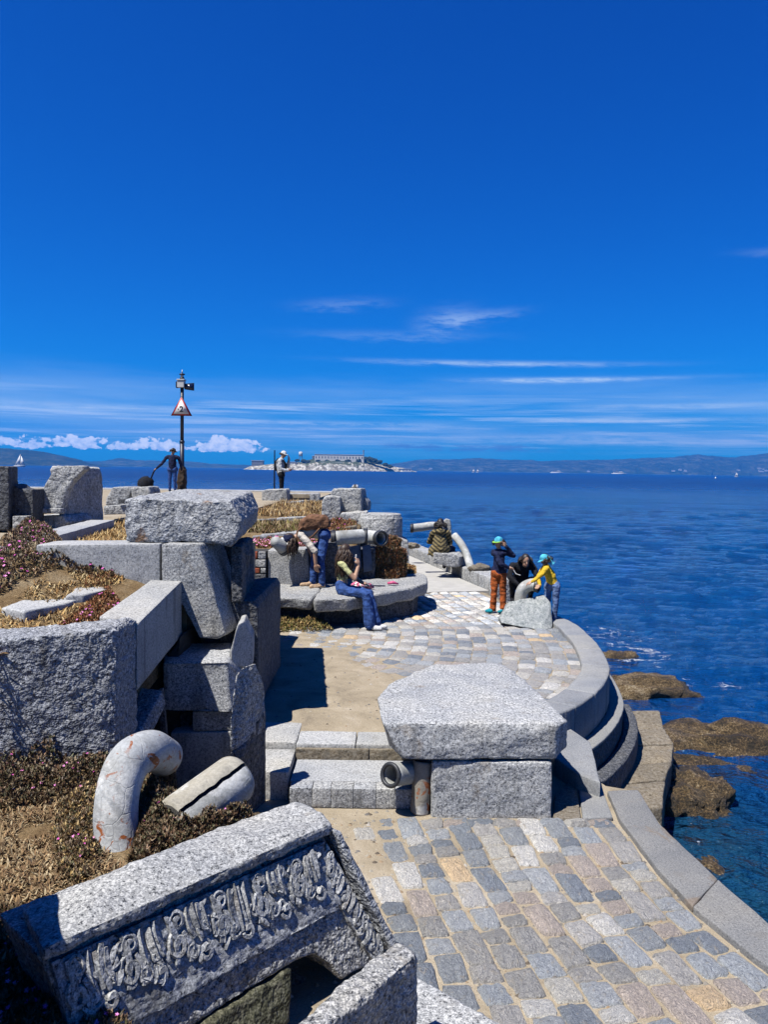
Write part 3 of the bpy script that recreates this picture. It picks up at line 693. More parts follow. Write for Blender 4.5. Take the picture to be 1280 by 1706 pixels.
# straight quay kerb along the lower terrace
qk = thing('quay_kerb', G(1150, 1440, -2.0), 'long straight grey stone kerb on the water edge of the lower terrace', 'kerb')
qi = [G(px, py, NZ + 0.02) for px, py in [(1012, 1317), (1034, 1365), (1096, 1446), (1155, 1510), (1250, 1587), (1420, 1715)]]
qo = [G(px, py, NZ + 0.02) for px, py in [(1064, 1315), (1100, 1372), (1137, 1407), (1197, 1464), (1282, 1538), (1450, 1680)]]
for ka, kb in ((0, 3), (3, 5)):
    q = qi[ka:kb + 1] + qo[ka:kb + 1][::-1]; cc = sum((Vector(p) for p in q), Vector()) / len(q); q = [p + (cc - p).normalized() * 0.0025 for p in q]
    stone('kerb_stone', q, [Vector((p.x, p.y, -2.2)) for p in q], M['quay'], bev=0.012, L=0.12, rough=0.005, parent=qk)

# ------------------------------------------------------------------ steps between the two terraces
stp = thing('stone_steps', (-0.1, 6.5, NZ), 'two pale granite steps leading up from the lower paving', 'steps')
xs = -0.72; random.seed(11)
while xs < 0.52:
    w = random.choice([0.165, 0.18, 0.15]); block('riser_stone', xs + 0.0015, xs + w - 0.0015, 6.075, 6.22, NZ - 0.02, -0.130, M['granite'], bev=0.006, L=0.06, rough=0.004, parent=stp); xs += w
block('tread', -0.735, 0.6, 6.223, 6.74, NZ - 0.02, -0.128, M['granite_s'], bev=0.012, L=0.09, rough=0.003, parent=stp)
for (a, b) in ((-0.74, -0.22), (-0.212, 0.42), (0.428, 1.2)): block('tread', a, b, 6.71, 7.045, -0.15, 0.004, M['granite_s'], bev=0.014, L=0.08, rough=0.005, parent=stp)
for (a, b) in ((-0.74, -0.10), (-0.094, 0.5)): block('riser_stone', a, b, 6.68, 6.712, -0.14, -0.03, M['ledge'], bev=0.008, L=0.08, rough=0.004, parent=stp)
random.seed(21)

# ------------------------------------------------------------------ rocks in the water
def boulder(name, c, r, sc, mat, seed, label, cat, group=None, amp=0.35, sub=4, rot=0.0):
    bm = bmesh.new(); bmesh.ops.create_icosphere(bm, subdivisions=sub, radius=1.0)
    o3 = Vector((seed * 5.1, seed * 2.3, seed * 7.7))
    for v in bm.verts:
        d = v.co.normalized(); h = noise.noise(d * 1.3 + o3) + 0.5 * noise.noise(d * 2.9 + o3) + 0.28 * noise.noise(d * 6.5 + o3) + 0.16 * noise.noise(d * 15 + o3) + 0.10 * noise.noise(d * 34 + o3)
        q = d * (1 + amp * h); q = Vector((q.x * sc[0], q.y * sc[1], q.z * sc[2])) * r; ca, sa = math.cos(rot), math.sin(rot)
        v.co = Vector((q.x * ca - q.y * sa, q.x * sa + q.y * ca, q.z)) + Vector(c)
    o = bm_obj(name, bm, mat, None, True); return tag(o, label, cat, group)
RG = 'shore rocks below the sea wall'
for i, (px, py, r, sc, rot, lb) in enumerate([
    (1028, 1094, 0.40, (1.5, .9, .7), 0.1, 'small barnacled rock awash beside the terrace kerb, farthest of the shore rocks'),
    (1052, 1152, 0.66, (1.5, 1.0, .75), -0.3, 'brown shore rock poking out beside the curved sea wall'),
    (1095, 1172, 0.42, (1.8, .8, .7), -0.35, 'ochre barnacled rock tapering into the water off the sea wall'),
    (1150, 1240, 0.62, (2.0, .9, .72), -0.15, 'long barnacled rock running out from the landing to the right'),
    (1255, 1252, 0.60, (2.4, .9, .85), -0.25, 'barnacled rock ridge reaching the right edge of the picture'),
    (1170, 1292, 0.56, (1.8, .9, .62), -0.45, 'flat ochre rock awash between the landing and the open water'),
    (1212, 1336, 0.40, (1.5, .9, .6), 0.2, 'squat ochre barnacled rock lapped by water, nearest the camera'),
    (1132, 1322, 0.60, (1.0, 1.0, .85), 0.5, 'dark wet barnacled rock hugging the landing'),
    (1160, 1362, 0.36, (1.2, 1., .6), 0.9, 'small dark rock just clear of the water below the landing'),
    (1172, 1440, 0.30, (.8, 1.6, .5), 0.35, 'low pale rock against the outer side of the quay kerb'),
    (1120, 1268, 0.45, (1.3, 1.0, .6), 0.1, 'jagged low rock wedged between the landing and the flat ochre rock'),
    (1072, 1182, 0.40, (1.6, .8, .6), 0.2, 'thin dark rock at the far end of the landing'),
    (1210, 1262, 0.42, (1.9, .8, .6), -0.2, 'low rock bridging the long rock and the ridge at the right edge')]):
    r *= 1.08; sc = (sc[0] * 1.05, sc[1], sc[2] * 0.80); g = G(px, py + 4, SEA + r * sc[2] * 0.5 + (0.1 if i == 9 else 0)); boulder('shore_rock', (g.x, g.y, SEA + r * sc[2] * 0.15 + (0.1 if i == 9 else 0)), r, sc, M['barn'], i + 1, lb, 'rock', RG, 0.46, 5, rot)

# ------------------------------------------------------------------ grit and pebbles on the bare sand
GRIT = [(p.x, p.y) for p in off(0.4, 0)] + [(1.1, 7.2), (-1.4, 7.2), (-1.6, 12.4)]
rg_ = random.Random(8); gv, gf, gt = [], [], []
def pebble(x, y, z, r):
    i0 = len(gv); a = rg_.uniform(0, 6.28); e = rg_.uniform(0.6, 1.0)
    for q in range(5): gv.append((x + r * math.cos(a + q * 1.257) * rg_.uniform(.8, 1.2), y + r * e * math.sin(a + q * 1.257), z - r * .2))
    gv.append((x, y, z + r * rg_.uniform(.35, .6)))
    for q in range(5): gf.append((i0 + q, i0 + (q + 1) % 5, i0 + 5))
    c = rg_.choice([(.22, .20, .17), (.30, .27, .22), (.14, .13, .12), (.36, .33, .29), (.10, .08, .06), (.26, .19, .12)]); gt.extend([c + (1,)] * 6)
for _ in range(5200):
    if rg_.random() < 0.62:
        x, y = rg_.uniform(-1.6, 2.4), rg_.uniform(7.1, 12.4); z = far_z(x, y)
        if not inpoly(x, y, GRIT): continue
        if rg_.random() > 0.35 + 0.9 * max(0, noise.noise(Vector((x * 2, y * 2, 4)))) : continue
    else:
        x, y = rg_.uniform(-0.9, 2.1), rg_.uniform(3.0, 6.1); z = NZ - 0.023
    pebble(x, y, z, rg_.choice([.006, .008, .011, .016, .024]))
o = mk('grit', gv, gf, M['blade']); tag(o, 'small stones and grit scattered over the sandy paving joints', 'grit', kind='stuff')
at = o.data.color_attributes.new('tint', 'FLOAT_COLOR', 'POINT'); at.data.foreach_set('color', np.array(gt, dtype=np.float32).ravel())
# ================================================================== GRANITE PIECES, NEAR
# big table: slab on a block
top = [G(px, py, 0.46) for px, py in [(634, 1203), (628, 1160), (645, 1140), (717, 1107), (800, 1103), (842, 1106), (880, 1135), (948, 1200), (925, 1206)]]
bot = [G(px, py, 0.17) for px, py in [(672, 1268), (646, 1243), (655, 1225), (717, 1165), (800, 1160), (842, 1163), (880, 1190), (945, 1243), (928, 1266)]]
cen_ = sum(bot, Vector()) / len(bot)
tag(stone('granite_slab', top, bot, M['granite'], bev=0.035, L=0.05, rough=0.012, freq=5, fine=0.5), 'thick rough granite slab lying flat as a table above the steps', 'slab')
fb_ = [G(718, 1357, NZ), G(920, 1360, NZ), G(918, 1360, NZ) + Vector((0, 0.9, 0)), G(722, 1357, NZ) + Vector((0, 0.9, 0))]
tag(stone('granite_block', [Vector((p.x, p.y, 0.155)) for p in fb_], [Vector((p.x, p.y, NZ - 0.1)) for p in fb_], M['granite'], bev=0.03, L=0.06, rough=0.009, fine=0.5), 'square granite block carrying the big table slab', 'block')
s2 = G(700, 1300, NZ)
tag(block('granite_wedge', 0.33, 0.42, 6.05, 6.5, NZ - 0.1, 0.13, M['granite'], rot=0.25, bev=0.03, L=0.06, rough=0.008), 'narrow granite wedge beside the pipe under the table slab', 'block')
# listening pipe under the table
pv = thing('listening_pipe', G(690, 1350, NZ), 'dark ringed listening pipe on a rusty upright beside the steps', 'pipe')
a = D(652, 1291, 5.92); b = D(700, 1285, 6.2)
pm = pipe('pipe_mouth', [a, a.lerp(b, 0.5), b], 0.090, 0.020, M['pipe_pale'], pv, ns=10, rough=0.004)
ring = [a + Vector((0, 0, 0)) + (Vector((math.cos(q) * 0.02, math.sin(q) * 0.075, 0)) + Vector((0, 0, math.sin(q) * 0))) for q in (0,)]
d_ = (b - a).normalized(); r1 = d_.cross(Vector((0, 0, 1))).normalized(); u1 = r1.cross(d_)
rp = [a - d_ * 0.008 + r1 * (math.cos(k / 24 * 2 * math.pi) * 0.082) + u1 * (math.sin(k / 24 * 2 * math.pi) * 0.082) for k in range(25)]
vs, fs = tube_geo(rp, 0.017, 8, False); mk('rim', vs, fs, M['pipe_dark'], pm, True)
M['rusty'] = pipe_mat('pipe_rusty', (0.33, 0.30, 0.25), 1.0, 0.1)
pz = D(700, 1310, 6.03)
pipe('upright', [Vector((pz.x, pz.y, NZ - 0.02)), Vector((pz.x + .01, pz.y, NZ + 0.12)), Vector((pz.x + 0.02, pz.y + 0.02, 0.12))], 0.075, 0.02, M['rusty'], pv, rough=0.006)

# ------------------------------------------------------------------ carved block in the foreground
Bp = D(545, 1388, 4.05); Ap = D(70, 1590, 2.98)
ab = (Bp - Ap); abh = Vector((ab.x, ab.y, 0)).normalized(); nh = Vector((abh.y, -abh.x, 0))      # horizontal outward normal, towards the camera's right
tilt = R(20); NF = (nh * math.cos(tilt) + Vector((0, 0, 1)) * math.sin(tilt)).normalized()
P0 = Bp.copy()
def FP(px, py, d=0.0): return PL(px, py, P0, NF) + NF * d
outline = [(70, 1592), (545, 1390), (654, 1588), (640, 1602), (577, 1634), (556, 1608), (532, 1592), (508, 1598), (492, 1607), (334, 1708), (250, 1765), (140, 1745)]
frontp = [FP(*p, -0.035) for p in outline]
backv = -nh * 0.46
cb = thing('carved_granite_block', FP(450, 1600), 'carved granite block with scrolling leaf frieze in the near left foreground', 'carved block')
stone('body', frontp, ext(frontp, backv + Vector((0, 0, -0.02))), M['granite_r'], bev=0.018, L=0.045, rough=0.007, freq=9, fine=0.7, parent=cb)
# cornice: the plain lip above the frieze and down its right edge
li0 = [FP(150, 1560, 0.05), FP(545, 1372, 0.05), FP(551, 1392, 0.05), FP(190, 1588, 0.05)]
tb = [Vector(p) for p in li0]
tp = [FP(62, 1580, 0.04), FP(547, 1370, 0.04), G(524, 1344, Bp.z + 0.06), G(492, 1334, Bp.z + 0.06), G(400, 1366, Bp.z + 0.02), G(230, 1433, Ap.z + 0.10), G(95, 1483, Ap.z + 0.04), G(38, 1512, Ap.z + 0.01)]
low = [p + Vector((0, 0, -0.06)) + (-nh * 0.0) for p in tp]
stone('cornice', tp, low, M['granite'], bev=0.02, L=0.045, rough=0.011, freq=8, fine=0.6, parent=cb)
rs = [FP(548, 1384, 0.045), FP(560, 1386, 0.045), FP(662, 1588, 0.045), FP(650, 1592, 0.045)]
stone('cornice', rs, ext(rs, backv * 0.98), M['granite_r'], bev=0.012, L=0.05, rough=0.008, freq=9, parent=cb)
# frieze bed: slightly proud band
TB = (FP(545, 1390) - FP(76, 1596)); TBn = TB.normalized(); DN = NF.cross(TBn).normalized()
if DN.z > 0: DN = -DN
# frame (s along the top edge from the left, v down the face)
LEN = TB.length; S0 = FP(76, 1596)
def FS(s, v, h=0.0): return S0 + TBn * s + DN * (v * 1.32) + NF * (h + 0.006)
BW = 0.28
def onface(name, pts2, rad, mapf, mat=M['granite'], n=8, flat=0.75, sink=0.3):
    pts = [mapf(s, v, r_ * (-0.34)) for (s, v), r_ in zip(pts2, rad)]
    vs, fs = tube_geo(pts, list(rad), n, True)
    vs = [p + Vector((noise.noise(p * 30), noise.noise(p * 30 + Vector((7, 0, 0))), noise.noise(p * 30 + Vector((0, 7, 0))))) * 0.003 for p in vs]
    return mk(name, vs, fs, mat, cb, False)
def scroll(cx, cy, r0, turns, hand, mapf, ph=0.0, thick=0.016):
    pts, rad = [], []
    for i in range(18):
        q = i / 17; a = ph + hand * turns * 2 * math.pi * q; rr = r0 * (1 - 0.86 * q)
        pts.append((cx + math.cos(a) * rr, cy + math.sin(a) * rr)); rad.append(thick * (0.65 + 0.7 * q))
    onface('carved_scroll', pts, rad, mapf, n=5)
def leafrib(s0, v0, s1, v1, bend, mapf, w=0.017):
    pts, rad = [], []
    for i in range(9):
        q = i / 8; s = s0 + (s1 - s0) * q + bend * math.sin(q * math.pi); v = v0 + (v1 - v0) * q
        pts.append((s, v)); rad.append(w * (0.35 + 0.9 * math.sin(math.pi * (0.12 + 0.8 * q)) ** 0.8))
    onface('carved_leaf', pts, [q_ * 1.1 for q_ in rad], mapf, n=4)
random.seed(5)
bed = [FS(0.02, 0.02), FS(LEN - 0.015, 0.02), FS(LEN - 0.02, BW), FS(0.06, BW + 0.02)]
stone('frieze_bed', [p + NF * -0.012 for p in bed], [p - NF * 0.06 for p in bed], M['granite'], bev=0.004, L=0.03, rough=0.008, freq=16, fine=0.7, parent=cb)
nm = 6
for k in range(nm):
    s = 0.06 + (LEN - 0.12) * k / nm; m_ = (LEN - 0.12) / nm
    # a pair of scrolls, a curled bud, then a fan of upright leaf ribs
    scroll(s + m_ * 0.22, 0.060 + random.uniform(-.006, .006), 0.040, 1.5, 1, FS, 2.2 + random.uniform(-.4, .4), 0.013)
    scroll(s + m_ * 0.17, 0.135 + random.uniform(-.006, .006), 0.050, 1.4, -1, FS, -1.6 + random.uniform(-.5, .5), 0.015)
    scroll(s + m_ * 0.43, 0.165, 0.034, 1.2, 1, FS, 0.4 + random.uniform(-.5, .5), 0.014)
    jx = lambda a=.05: m_ * random.uniform(-a, a)
    leafrib(s + m_ * 0.02 + jx(), 0.03, s + m_ * 0.06 + jx(), 0.19, 0.02, FS, 0.014)
    leafrib(s + m_ * 0.30, 0.10, s + m_ * 0.36, 0.20, 0.015, FS, 0.013)
    nl = random.choice((3, 4, 5)); lb_ = random.uniform(.12, .18); sk_ = random.uniform(.05, .16)
    for q in range(nl): leafrib(s + m_ * (0.46 + 0.44 / nl * q) + jx(.02), random.uniform(.022, .045), s + m_ * (0.46 + sk_ + 0.40 / nl * q) + jx(.03), lb_ + random.uniform(-.02, .02), random.uniform(-.02, .004), FS, random.uniform(.012, .0175))
    scroll(s + m_ * 0.74, 0.190, 0.030, 0.9, -1, FS, 3.0, 0.017)
    for q in range(10):
        u_, v_ = s + m_ * random.uniform(0, 1), random.uniform(0.03, 0.20); a_ = random.uniform(-1.2, 1.2); l_ = random.uniform(0.03, 0.06)
        leafrib(u_, v_, u_ + math.sin(a_) * l_, v_ + math.cos(a_) * l_, random.uniform(-.012, .012), FS, random.uniform(.008, .013))
    for q in range(3): scroll(s + m_ * random.uniform(0, 1), random.uniform(0.04, 0.19), random.uniform(.018, .028), 1.1, random.choice((-1, 1)), FS, random.uniform(0, 6), 0.010)
# the same frieze down the short right edge
E0 = FP(545, 1398); E1 = FP(648, 1585); EV = (E1 - E0).normalized(); EN = NF.cross(EV).normalized()
if EN.dot(TBn) > 0: EN = -EN
EL = (E1 - E0).length
def ES(s, v, h=0.0): return E0 + EV * s + EN * v + NF * h
bed2 = [ES(0.02, 0.005), ES(EL - 0.02, 0.005), ES(EL - 0.03, 0.10), ES(0.12, 0.13)]
stone('frieze_bed', [p + NF * -0.010 for p in bed2], [p - NF * 0.06 for p in bed2], M['granite'], bev=0.004, L=0.03, rough=0.008, freq=16, fine=0.7, parent=cb)
for k in range(4):
    s = 0.07 + (EL - 0.1) * k / 4; m_ = (EL - 0.1) / 4
    for q in range(4): a_ = s + m_ * (0.25 * q + random.uniform(-.08, .08)); leafrib(a_, random.uniform(.005, .03), a_ + random.uniform(.03, .08), random.uniform(.07, .12), random.uniform(-.015, .015), ES, random.uniform(.009, .015))
    for q in range(4): scroll(s + m_ * random.uniform(0, 1), random.uniform(.02, .11), random.uniform(.016, .028), 1.1, random.choice((-1, 1)), ES, random.uniform(0, 6), .010)
    scroll(s + m_ * 0.5, 0.075, 0.032, 1.1, 1 if k % 2 else -1, ES, random.uniform(0, 6), 0.012)
# worn corner joint where two stones of the block meet
# block in front of it, mossy slab in the gap, dark rubble behind
q = [D(693, 1592, 3.36), D(664, 1562, 3.55), D(560, 1652, 3.15), D(470, 1722, 2.80), D(500, 1752, 2.72), D(600, 1672, 3.0)]
zt = q[0].z
q = [G(px, py, zt) for px, py in [(697, 1590), (662, 1563), (575, 1632), (450, 1740), (497, 1742), (600, 1668)]]
tag(stone('granite_block', q, [p + Vector((0, 0, -0.62)) for p in q], M['granite_r'], bev=0.022, L=0.05, rough=0.012, freq=8, fine=0.6), 'rough granite block at the bottom edge, in front of the carved block', 'block')
q = [FP(334, 1712, -0.02), FP(490, 1612, -0.02), FP(488, 1700, -0.02) , FP(380, 1790, -0.02)]
q = [p - Vector((0, 0, 0.012)) for p in q]
tag(stone('mossy_slab', q, ext(q, -nh * 0.12), M['granite_m'], bev=0.012, L=0.05, rough=0.012, freq=9), 'dark mossy stone slab set under the carved block', 'slab')
c0 = FP(470, 1640, -0.42)
boulder('rubble_stone', (c0.x - 0.1, c0.y + 0.1, c0.z - 0.25), 0.4, (1.2, 1.0, 0.7), M['granite_d'], 31, 'dark rubble stone in the hollow beneath the carved block', 'stone')
tag(stone('paving_slab', [G(px, py, NZ + 0.02) for px, py in [(690, 1622), (760, 1662), (850, 1712), (800, 1780), (640, 1780), (640, 1640)]], [G(px, py, NZ + 0.02) + Vector((0, 0, -0.2)) for px, py in [(690, 1622), (760, 1662), (850, 1712), (800, 1780), (640, 1780), (640, 1640)]], M['granite'], bev=0.02, L=0.09, rough=0.006), 'pale granite paving slab at the bottom edge beside the cobbles', 'slab')
# tall stone added unseen, left of the frame, to shade the corner
a_, b_ = up([(-2.9, 1.9), (-1.12, 1.9), (-1.80, 3.2), (-2.9, 3.2)], -0.3, 1.32)
tag(stone('added_shade_stone', a_, b_, M['granite_r'], bev=0.03, L=0.15, rough=0.012), 'unseen upright granite stone added to shade the bottom left corner', 'stone')

# ------------------------------------------------------------------ left wall and stack
def pxq(pts, d): return [D(px, py, d) for px, py in pts]
WZ = 1.22
# curved-top end block of the bed wall
f = [D(-260, 1092, 5.0), D(-60, 1068, 5.12), D(60, 1060, 5.2), D(140, 1051, 5.3), D(180, 1045, 5.36), D(193, 1052, 5.38), D(193, 1300, 5.38), D(0, 1330, 5.2), D(-260, 1350, 5.0)]
tag(stone('granite_wall_block', f, ext(f, (0.02, 0.42, 0.0)), M['granite_r'], bev=0.035, L=0.042, rough=0.010, freq=13, fine=0.8), 'long rough granite wall block edging the raised bed on the left', 'wall block')
tq = [D(165, 1027, 5.95), D(228, 1041, 5.75), D(303, 967, 7.05), D(252, 966, 7.05)]
tag(stone('granite_beam', tq, [p + Vector((0, 0, -0.5)) for p in tq], M['granite_s'], bev=0.012, L=0.08, rough=0.004), 'smooth square-cut granite beam jutting towards the camera from the raised bed', 'beam')
# strut under the beam
f = [D(222, 1238, 5.62), D(270, 1150, 6.3), D(276, 1172, 6.3), D(236, 1262, 5.62)]
tag(stone('granite_strut', f, ext(f, (-0.25, 0.1, 0)), M['granite_r'], bev=0.012, L=0.09, rough=0.006), 'slanting granite strut under the square-cut beam', 'strut')
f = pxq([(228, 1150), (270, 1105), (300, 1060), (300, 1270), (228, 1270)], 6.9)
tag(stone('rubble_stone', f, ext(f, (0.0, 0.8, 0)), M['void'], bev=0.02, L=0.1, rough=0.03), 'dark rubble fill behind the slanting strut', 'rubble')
f = pxq([(262, 1150), (270, 1148), (283, 1290), (272, 1292)], 6.35)
tag(stone('steel_bar', f, ext(f, (0.0, 0.05, 0)), M['granite_d'], bev=0.004, L=0.2, rough=0.0), 'thin dark upright bar behind the bent pipe', 'bar')
# two-block wall behind the bed and the long one that leans forward
f = pxq([(60, 908), (266, 906), (266, 985), (60, 1000)], 7.1)
tag(stone('granite_wall_block', f, ext(f, (0, 0.45, 0)), M['granite_s'], bev=0.01, L=0.09, rough=0.005), 'pale dressed granite wall block behind the flowering bed', 'wall block')
f = pxq([(268.5, 906), (331, 906), (350, 965), (376, 1058), (362, 1064), (332, 1063), (304, 1010), (268.5, 985)], 7.05)
tag(stone('granite_wall_block', f, ext(f, (0.10, 0.55, 0)), M['granite'], bev=0.018, L=0.07, rough=0.008), 'granite block with a slanting right edge under the overhanging slab', 'wall block')
# overhanging slab
f = [D(208, 832, 7.22), D(240, 829, 7.24), D(383, 834, 7.16), D(403, 868, 7.12), D(394, 902, 7.14), D(384, 909, 7.16), D(300, 905, 7.18), D(207, 904, 7.22)]
bk = [Vector((p.x - 0.24, p.y + 2.5, p.z + (0.01 if i in (0, 1, 2) else 0.0))) for i, p in enumerate(f)]
tag(stone('granite_slab', f, bk, M['granite_o'], bev=0.03, L=0.06, rough=0.022, freq=5, fine=0.6), 'huge rough granite slab with an orange lichen patch, overhanging the stacked blocks', 'slab')
# what it rests on
f = pxq([(338, 908), (398, 908), (404, 1000), (372, 1000)], 7.6)
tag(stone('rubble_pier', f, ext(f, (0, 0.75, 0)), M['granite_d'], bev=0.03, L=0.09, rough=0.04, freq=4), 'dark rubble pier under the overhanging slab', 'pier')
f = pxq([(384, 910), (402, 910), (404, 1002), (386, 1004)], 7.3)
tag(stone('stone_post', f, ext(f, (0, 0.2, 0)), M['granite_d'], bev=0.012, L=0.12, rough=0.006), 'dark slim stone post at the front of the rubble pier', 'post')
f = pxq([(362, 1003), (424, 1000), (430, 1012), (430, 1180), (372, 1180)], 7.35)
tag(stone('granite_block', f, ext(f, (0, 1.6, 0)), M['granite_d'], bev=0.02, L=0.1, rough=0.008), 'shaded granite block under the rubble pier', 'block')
# stacked blocks in front
f = pxq([(272, 1108), (322, 1082), (395, 1108), (404, 1176), (400, 1182), (276, 1182)], 6.75)
f = [D(272, 1104, 6.75), D(380, 1104, 6.75), D(398, 1120, 6.9), D(400, 1180, 6.85), D(384, 1184, 6.75), D(274, 1184, 6.75)]
bk = [D(275, 1072, 7.3), D(385, 1070, 7.3), D(412, 1090, 7.4), D(414, 1150, 7.4), D(390, 1160, 7.3), D(274, 1160, 7.3)]
tag(stone('granite_block', f, bk, M['granite'], bev=0.02, L=0.06, rough=0.010), 'rough granite block with clipped corners on top of the front stack', 'block')
f = [D(384, 1085, 6.9), D(396, 1040, 6.95), D(406, 1035, 7.0), D(421, 1062, 7.1), D(420, 1112, 7.1), D(386, 1112, 6.9)]
tag(stone('granite_block', f, ext(f, (-0.05, 0.5, 0.0)), M['granite_s'], bev=0.012, L=0.07, rough=0.007), 'small upright pointed granite piece at the corner of the front stack', 'block')
f = pxq([(320, 1186), (399, 1184), (400, 1217), (321, 1218)], 6.78)
tag(stone('granite_block', f, ext(f, (0, 0.6, 0)), M['granite'], bev=0.01, L=0.07, rough=0.006), 'thin granite course just below the clipped block', 'block')
f = pxq([(288, 1187), (318, 1187), (318, 1218), (288, 1218)], 6.95)
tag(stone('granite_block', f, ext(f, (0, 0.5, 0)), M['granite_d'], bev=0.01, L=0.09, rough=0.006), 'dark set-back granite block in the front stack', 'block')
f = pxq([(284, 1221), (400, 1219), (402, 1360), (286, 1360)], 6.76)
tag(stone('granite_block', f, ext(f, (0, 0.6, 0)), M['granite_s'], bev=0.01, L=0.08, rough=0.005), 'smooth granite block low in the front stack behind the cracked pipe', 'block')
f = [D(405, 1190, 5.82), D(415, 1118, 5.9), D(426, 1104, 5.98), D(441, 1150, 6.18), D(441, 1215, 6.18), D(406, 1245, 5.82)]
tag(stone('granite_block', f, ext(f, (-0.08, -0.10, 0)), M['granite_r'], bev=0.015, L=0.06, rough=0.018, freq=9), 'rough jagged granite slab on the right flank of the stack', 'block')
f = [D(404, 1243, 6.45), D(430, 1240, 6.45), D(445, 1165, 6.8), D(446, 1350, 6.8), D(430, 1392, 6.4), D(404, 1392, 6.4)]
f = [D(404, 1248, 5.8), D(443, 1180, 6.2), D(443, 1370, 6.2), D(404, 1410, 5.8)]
tag(stone('granite_slab', f, ext(f, (-0.08, -0.10, 0)), M['granite_d'], bev=0.012, L=0.1, rough=0.005), 'tall granite slab with shade put in its colour, standing on edge beside the steps', 'slab')  # darker granite puts this flank's shade into the stone colour
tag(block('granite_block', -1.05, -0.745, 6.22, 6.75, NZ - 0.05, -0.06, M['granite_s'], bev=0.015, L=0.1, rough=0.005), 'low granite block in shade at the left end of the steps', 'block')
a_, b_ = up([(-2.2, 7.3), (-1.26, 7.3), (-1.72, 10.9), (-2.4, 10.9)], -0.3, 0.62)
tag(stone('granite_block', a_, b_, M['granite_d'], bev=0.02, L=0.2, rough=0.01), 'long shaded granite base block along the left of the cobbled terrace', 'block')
tag(block('granite_block', -1.4, -0.745, 6.76, 7.3, NZ - 0.05, -0.004, M['granite_s'], bev=0.015, L=0.12, rough=0.005), 'granite block in shade between the upper step and the stack', 'block')
# pale ledge running back on the left, and what stands beyond it
tq = [G(px, py, 1.56) for px, py in [(-160, 962), (30, 908), (190, 871), (186, 862), (130, 866), (0, 900), (-160, 935)]]
tq = [G(px, py, 1.56) for px, py in [(-150, 960), (25, 912), (190, 866), (150, 866), (0, 902), (-150, 930)]]
tag(stone('stone_ledge', tq, [p + Vector((0, 0, -0.3)) for p in tq], M['granite_s'], bev=0.012, L=0.2, rough=0.006), 'long pale stone ledge running back diagonally on the left', 'ledge')
# carved pedestal piece: raking cornice on a plinth
pd = thing('carved_pedestal', D(115, 884, 12.2), 'broken carved granite pedestal with a raking moulded face on a plinth', 'pedestal')
f = pxq([(54, 843), (60, 834), (84, 790), (82, 783), (86, 776), (140, 776), (142, 781), (122, 800), (112, 815), (100, 852), (96, 856), (56, 856)], 12.0)
stone('moulded_face', f, ext(f, (0.02, 0.16, 0)), M['granite_f'], bev=0.02, L=0.08, rough=0.010, parent=pd)
f = [D(px, py, 12.08 + (px - 100) * 0.017) for px, py in [(101, 856), (113, 816), (124, 800), (143, 779), (166, 779), (170, 800), (171, 868), (150, 872), (100, 876)]]
stone('broken_side', f, ext(f, (-0.25, 0.5, 0)), M['granite_f'], bev=0.03, L=0.09, rough=0.025, freq=5, parent=pd)
f = pxq([(60, 859), (104, 859), (112, 870), (104, 884), (60, 884)], 12.05)
stone('plinth', f, ext(f, (0.1, 0.8, 0)), M['granite_f'], bev=0.02, L=0.1, rough=0.012, parent=pd)
f = pxq([(52, 846), (101, 847), (100, 856), (50, 855)], 11.93)
stone('moulding', f, ext(f, (0.02, 0.12, 0)), M['granite_f'], bev=0.012, L=0.1, rough=0.005, parent=pd)
br = thing('scrolled_bracket', D(20, 884, 11.6), 'tall dark granite block with a concave scrolled bracket at the left edge', 'bracket')
f = pxq([(-60, 776), (14, 777), (15, 805), (14, 884), (-60, 884)], 11.4)
stone('upright_block', f, ext(f, (-0.1, 0.5, 0)), M['granite_d'], bev=0.03, L=0.12, rough=0.012, parent=br)
f = pxq([(16, 806), (24, 808), (32, 814), (42, 816), (54, 815), (55, 850), (52, 884), (17, 884)], 11.6)
stone('bracket', f, ext(f, (0, 0.4, 0)), M['granite_d'], bev=0.02, L=0.12, rough=0.008, parent=br)
f = pxq([(20, 860), (44, 860), (44, 884), (20, 884)], 11.4)
stone('foot', f, ext(f, (0, 0.15, 0)), M['granite_f'], bev=0.01, L=0.15, rough=0.004, parent=br)
# broken pieces on the upper terrace
f = pxq([(176, 830), (186, 812), (214, 811), (218, 818), (216, 832), (206, 842), (176, 842)], 14.6)
tag(stone('granite_fragment', f, ext(f, (0, 0.7, 0)), M['granite_f'], bev=0.03, L=0.12, rough=0.015), 'wedge-shaped granite fragment between the pedestal and the huge slab', 'fragment')
f = pxq([(216, 812), (246, 811), (250, 820), (248, 838), (222, 840)], 14.4)
tag(stone('granite_fragment', f, ext(f, (0, 0.7, 0)), M['granite_f'], bev=0.03, L=0.12, rough=0.012), 'squared granite fragment just left of the huge slab', 'fragment')
f = pxq([(172, 843), (228, 840), (228, 856), (172, 858)], 14.2)
tag(stone('granite_fragment', f, ext(f, (0, 0.9, 0)), M['granite_f'], bev=0.02, L=0.15, rough=0.008), 'flat granite base stone below the two fragments', 'fragment')
f = pxq([(196, 832), (212, 831), (212, 838), (197, 839)], 14.15)
tag(stone('stone_socket', f, ext(f, (0, 0.04, 0)), M['granite_d'], bev=0.005, L=0.2, rough=0), 'small dark slot on the flat base stone', 'slot')

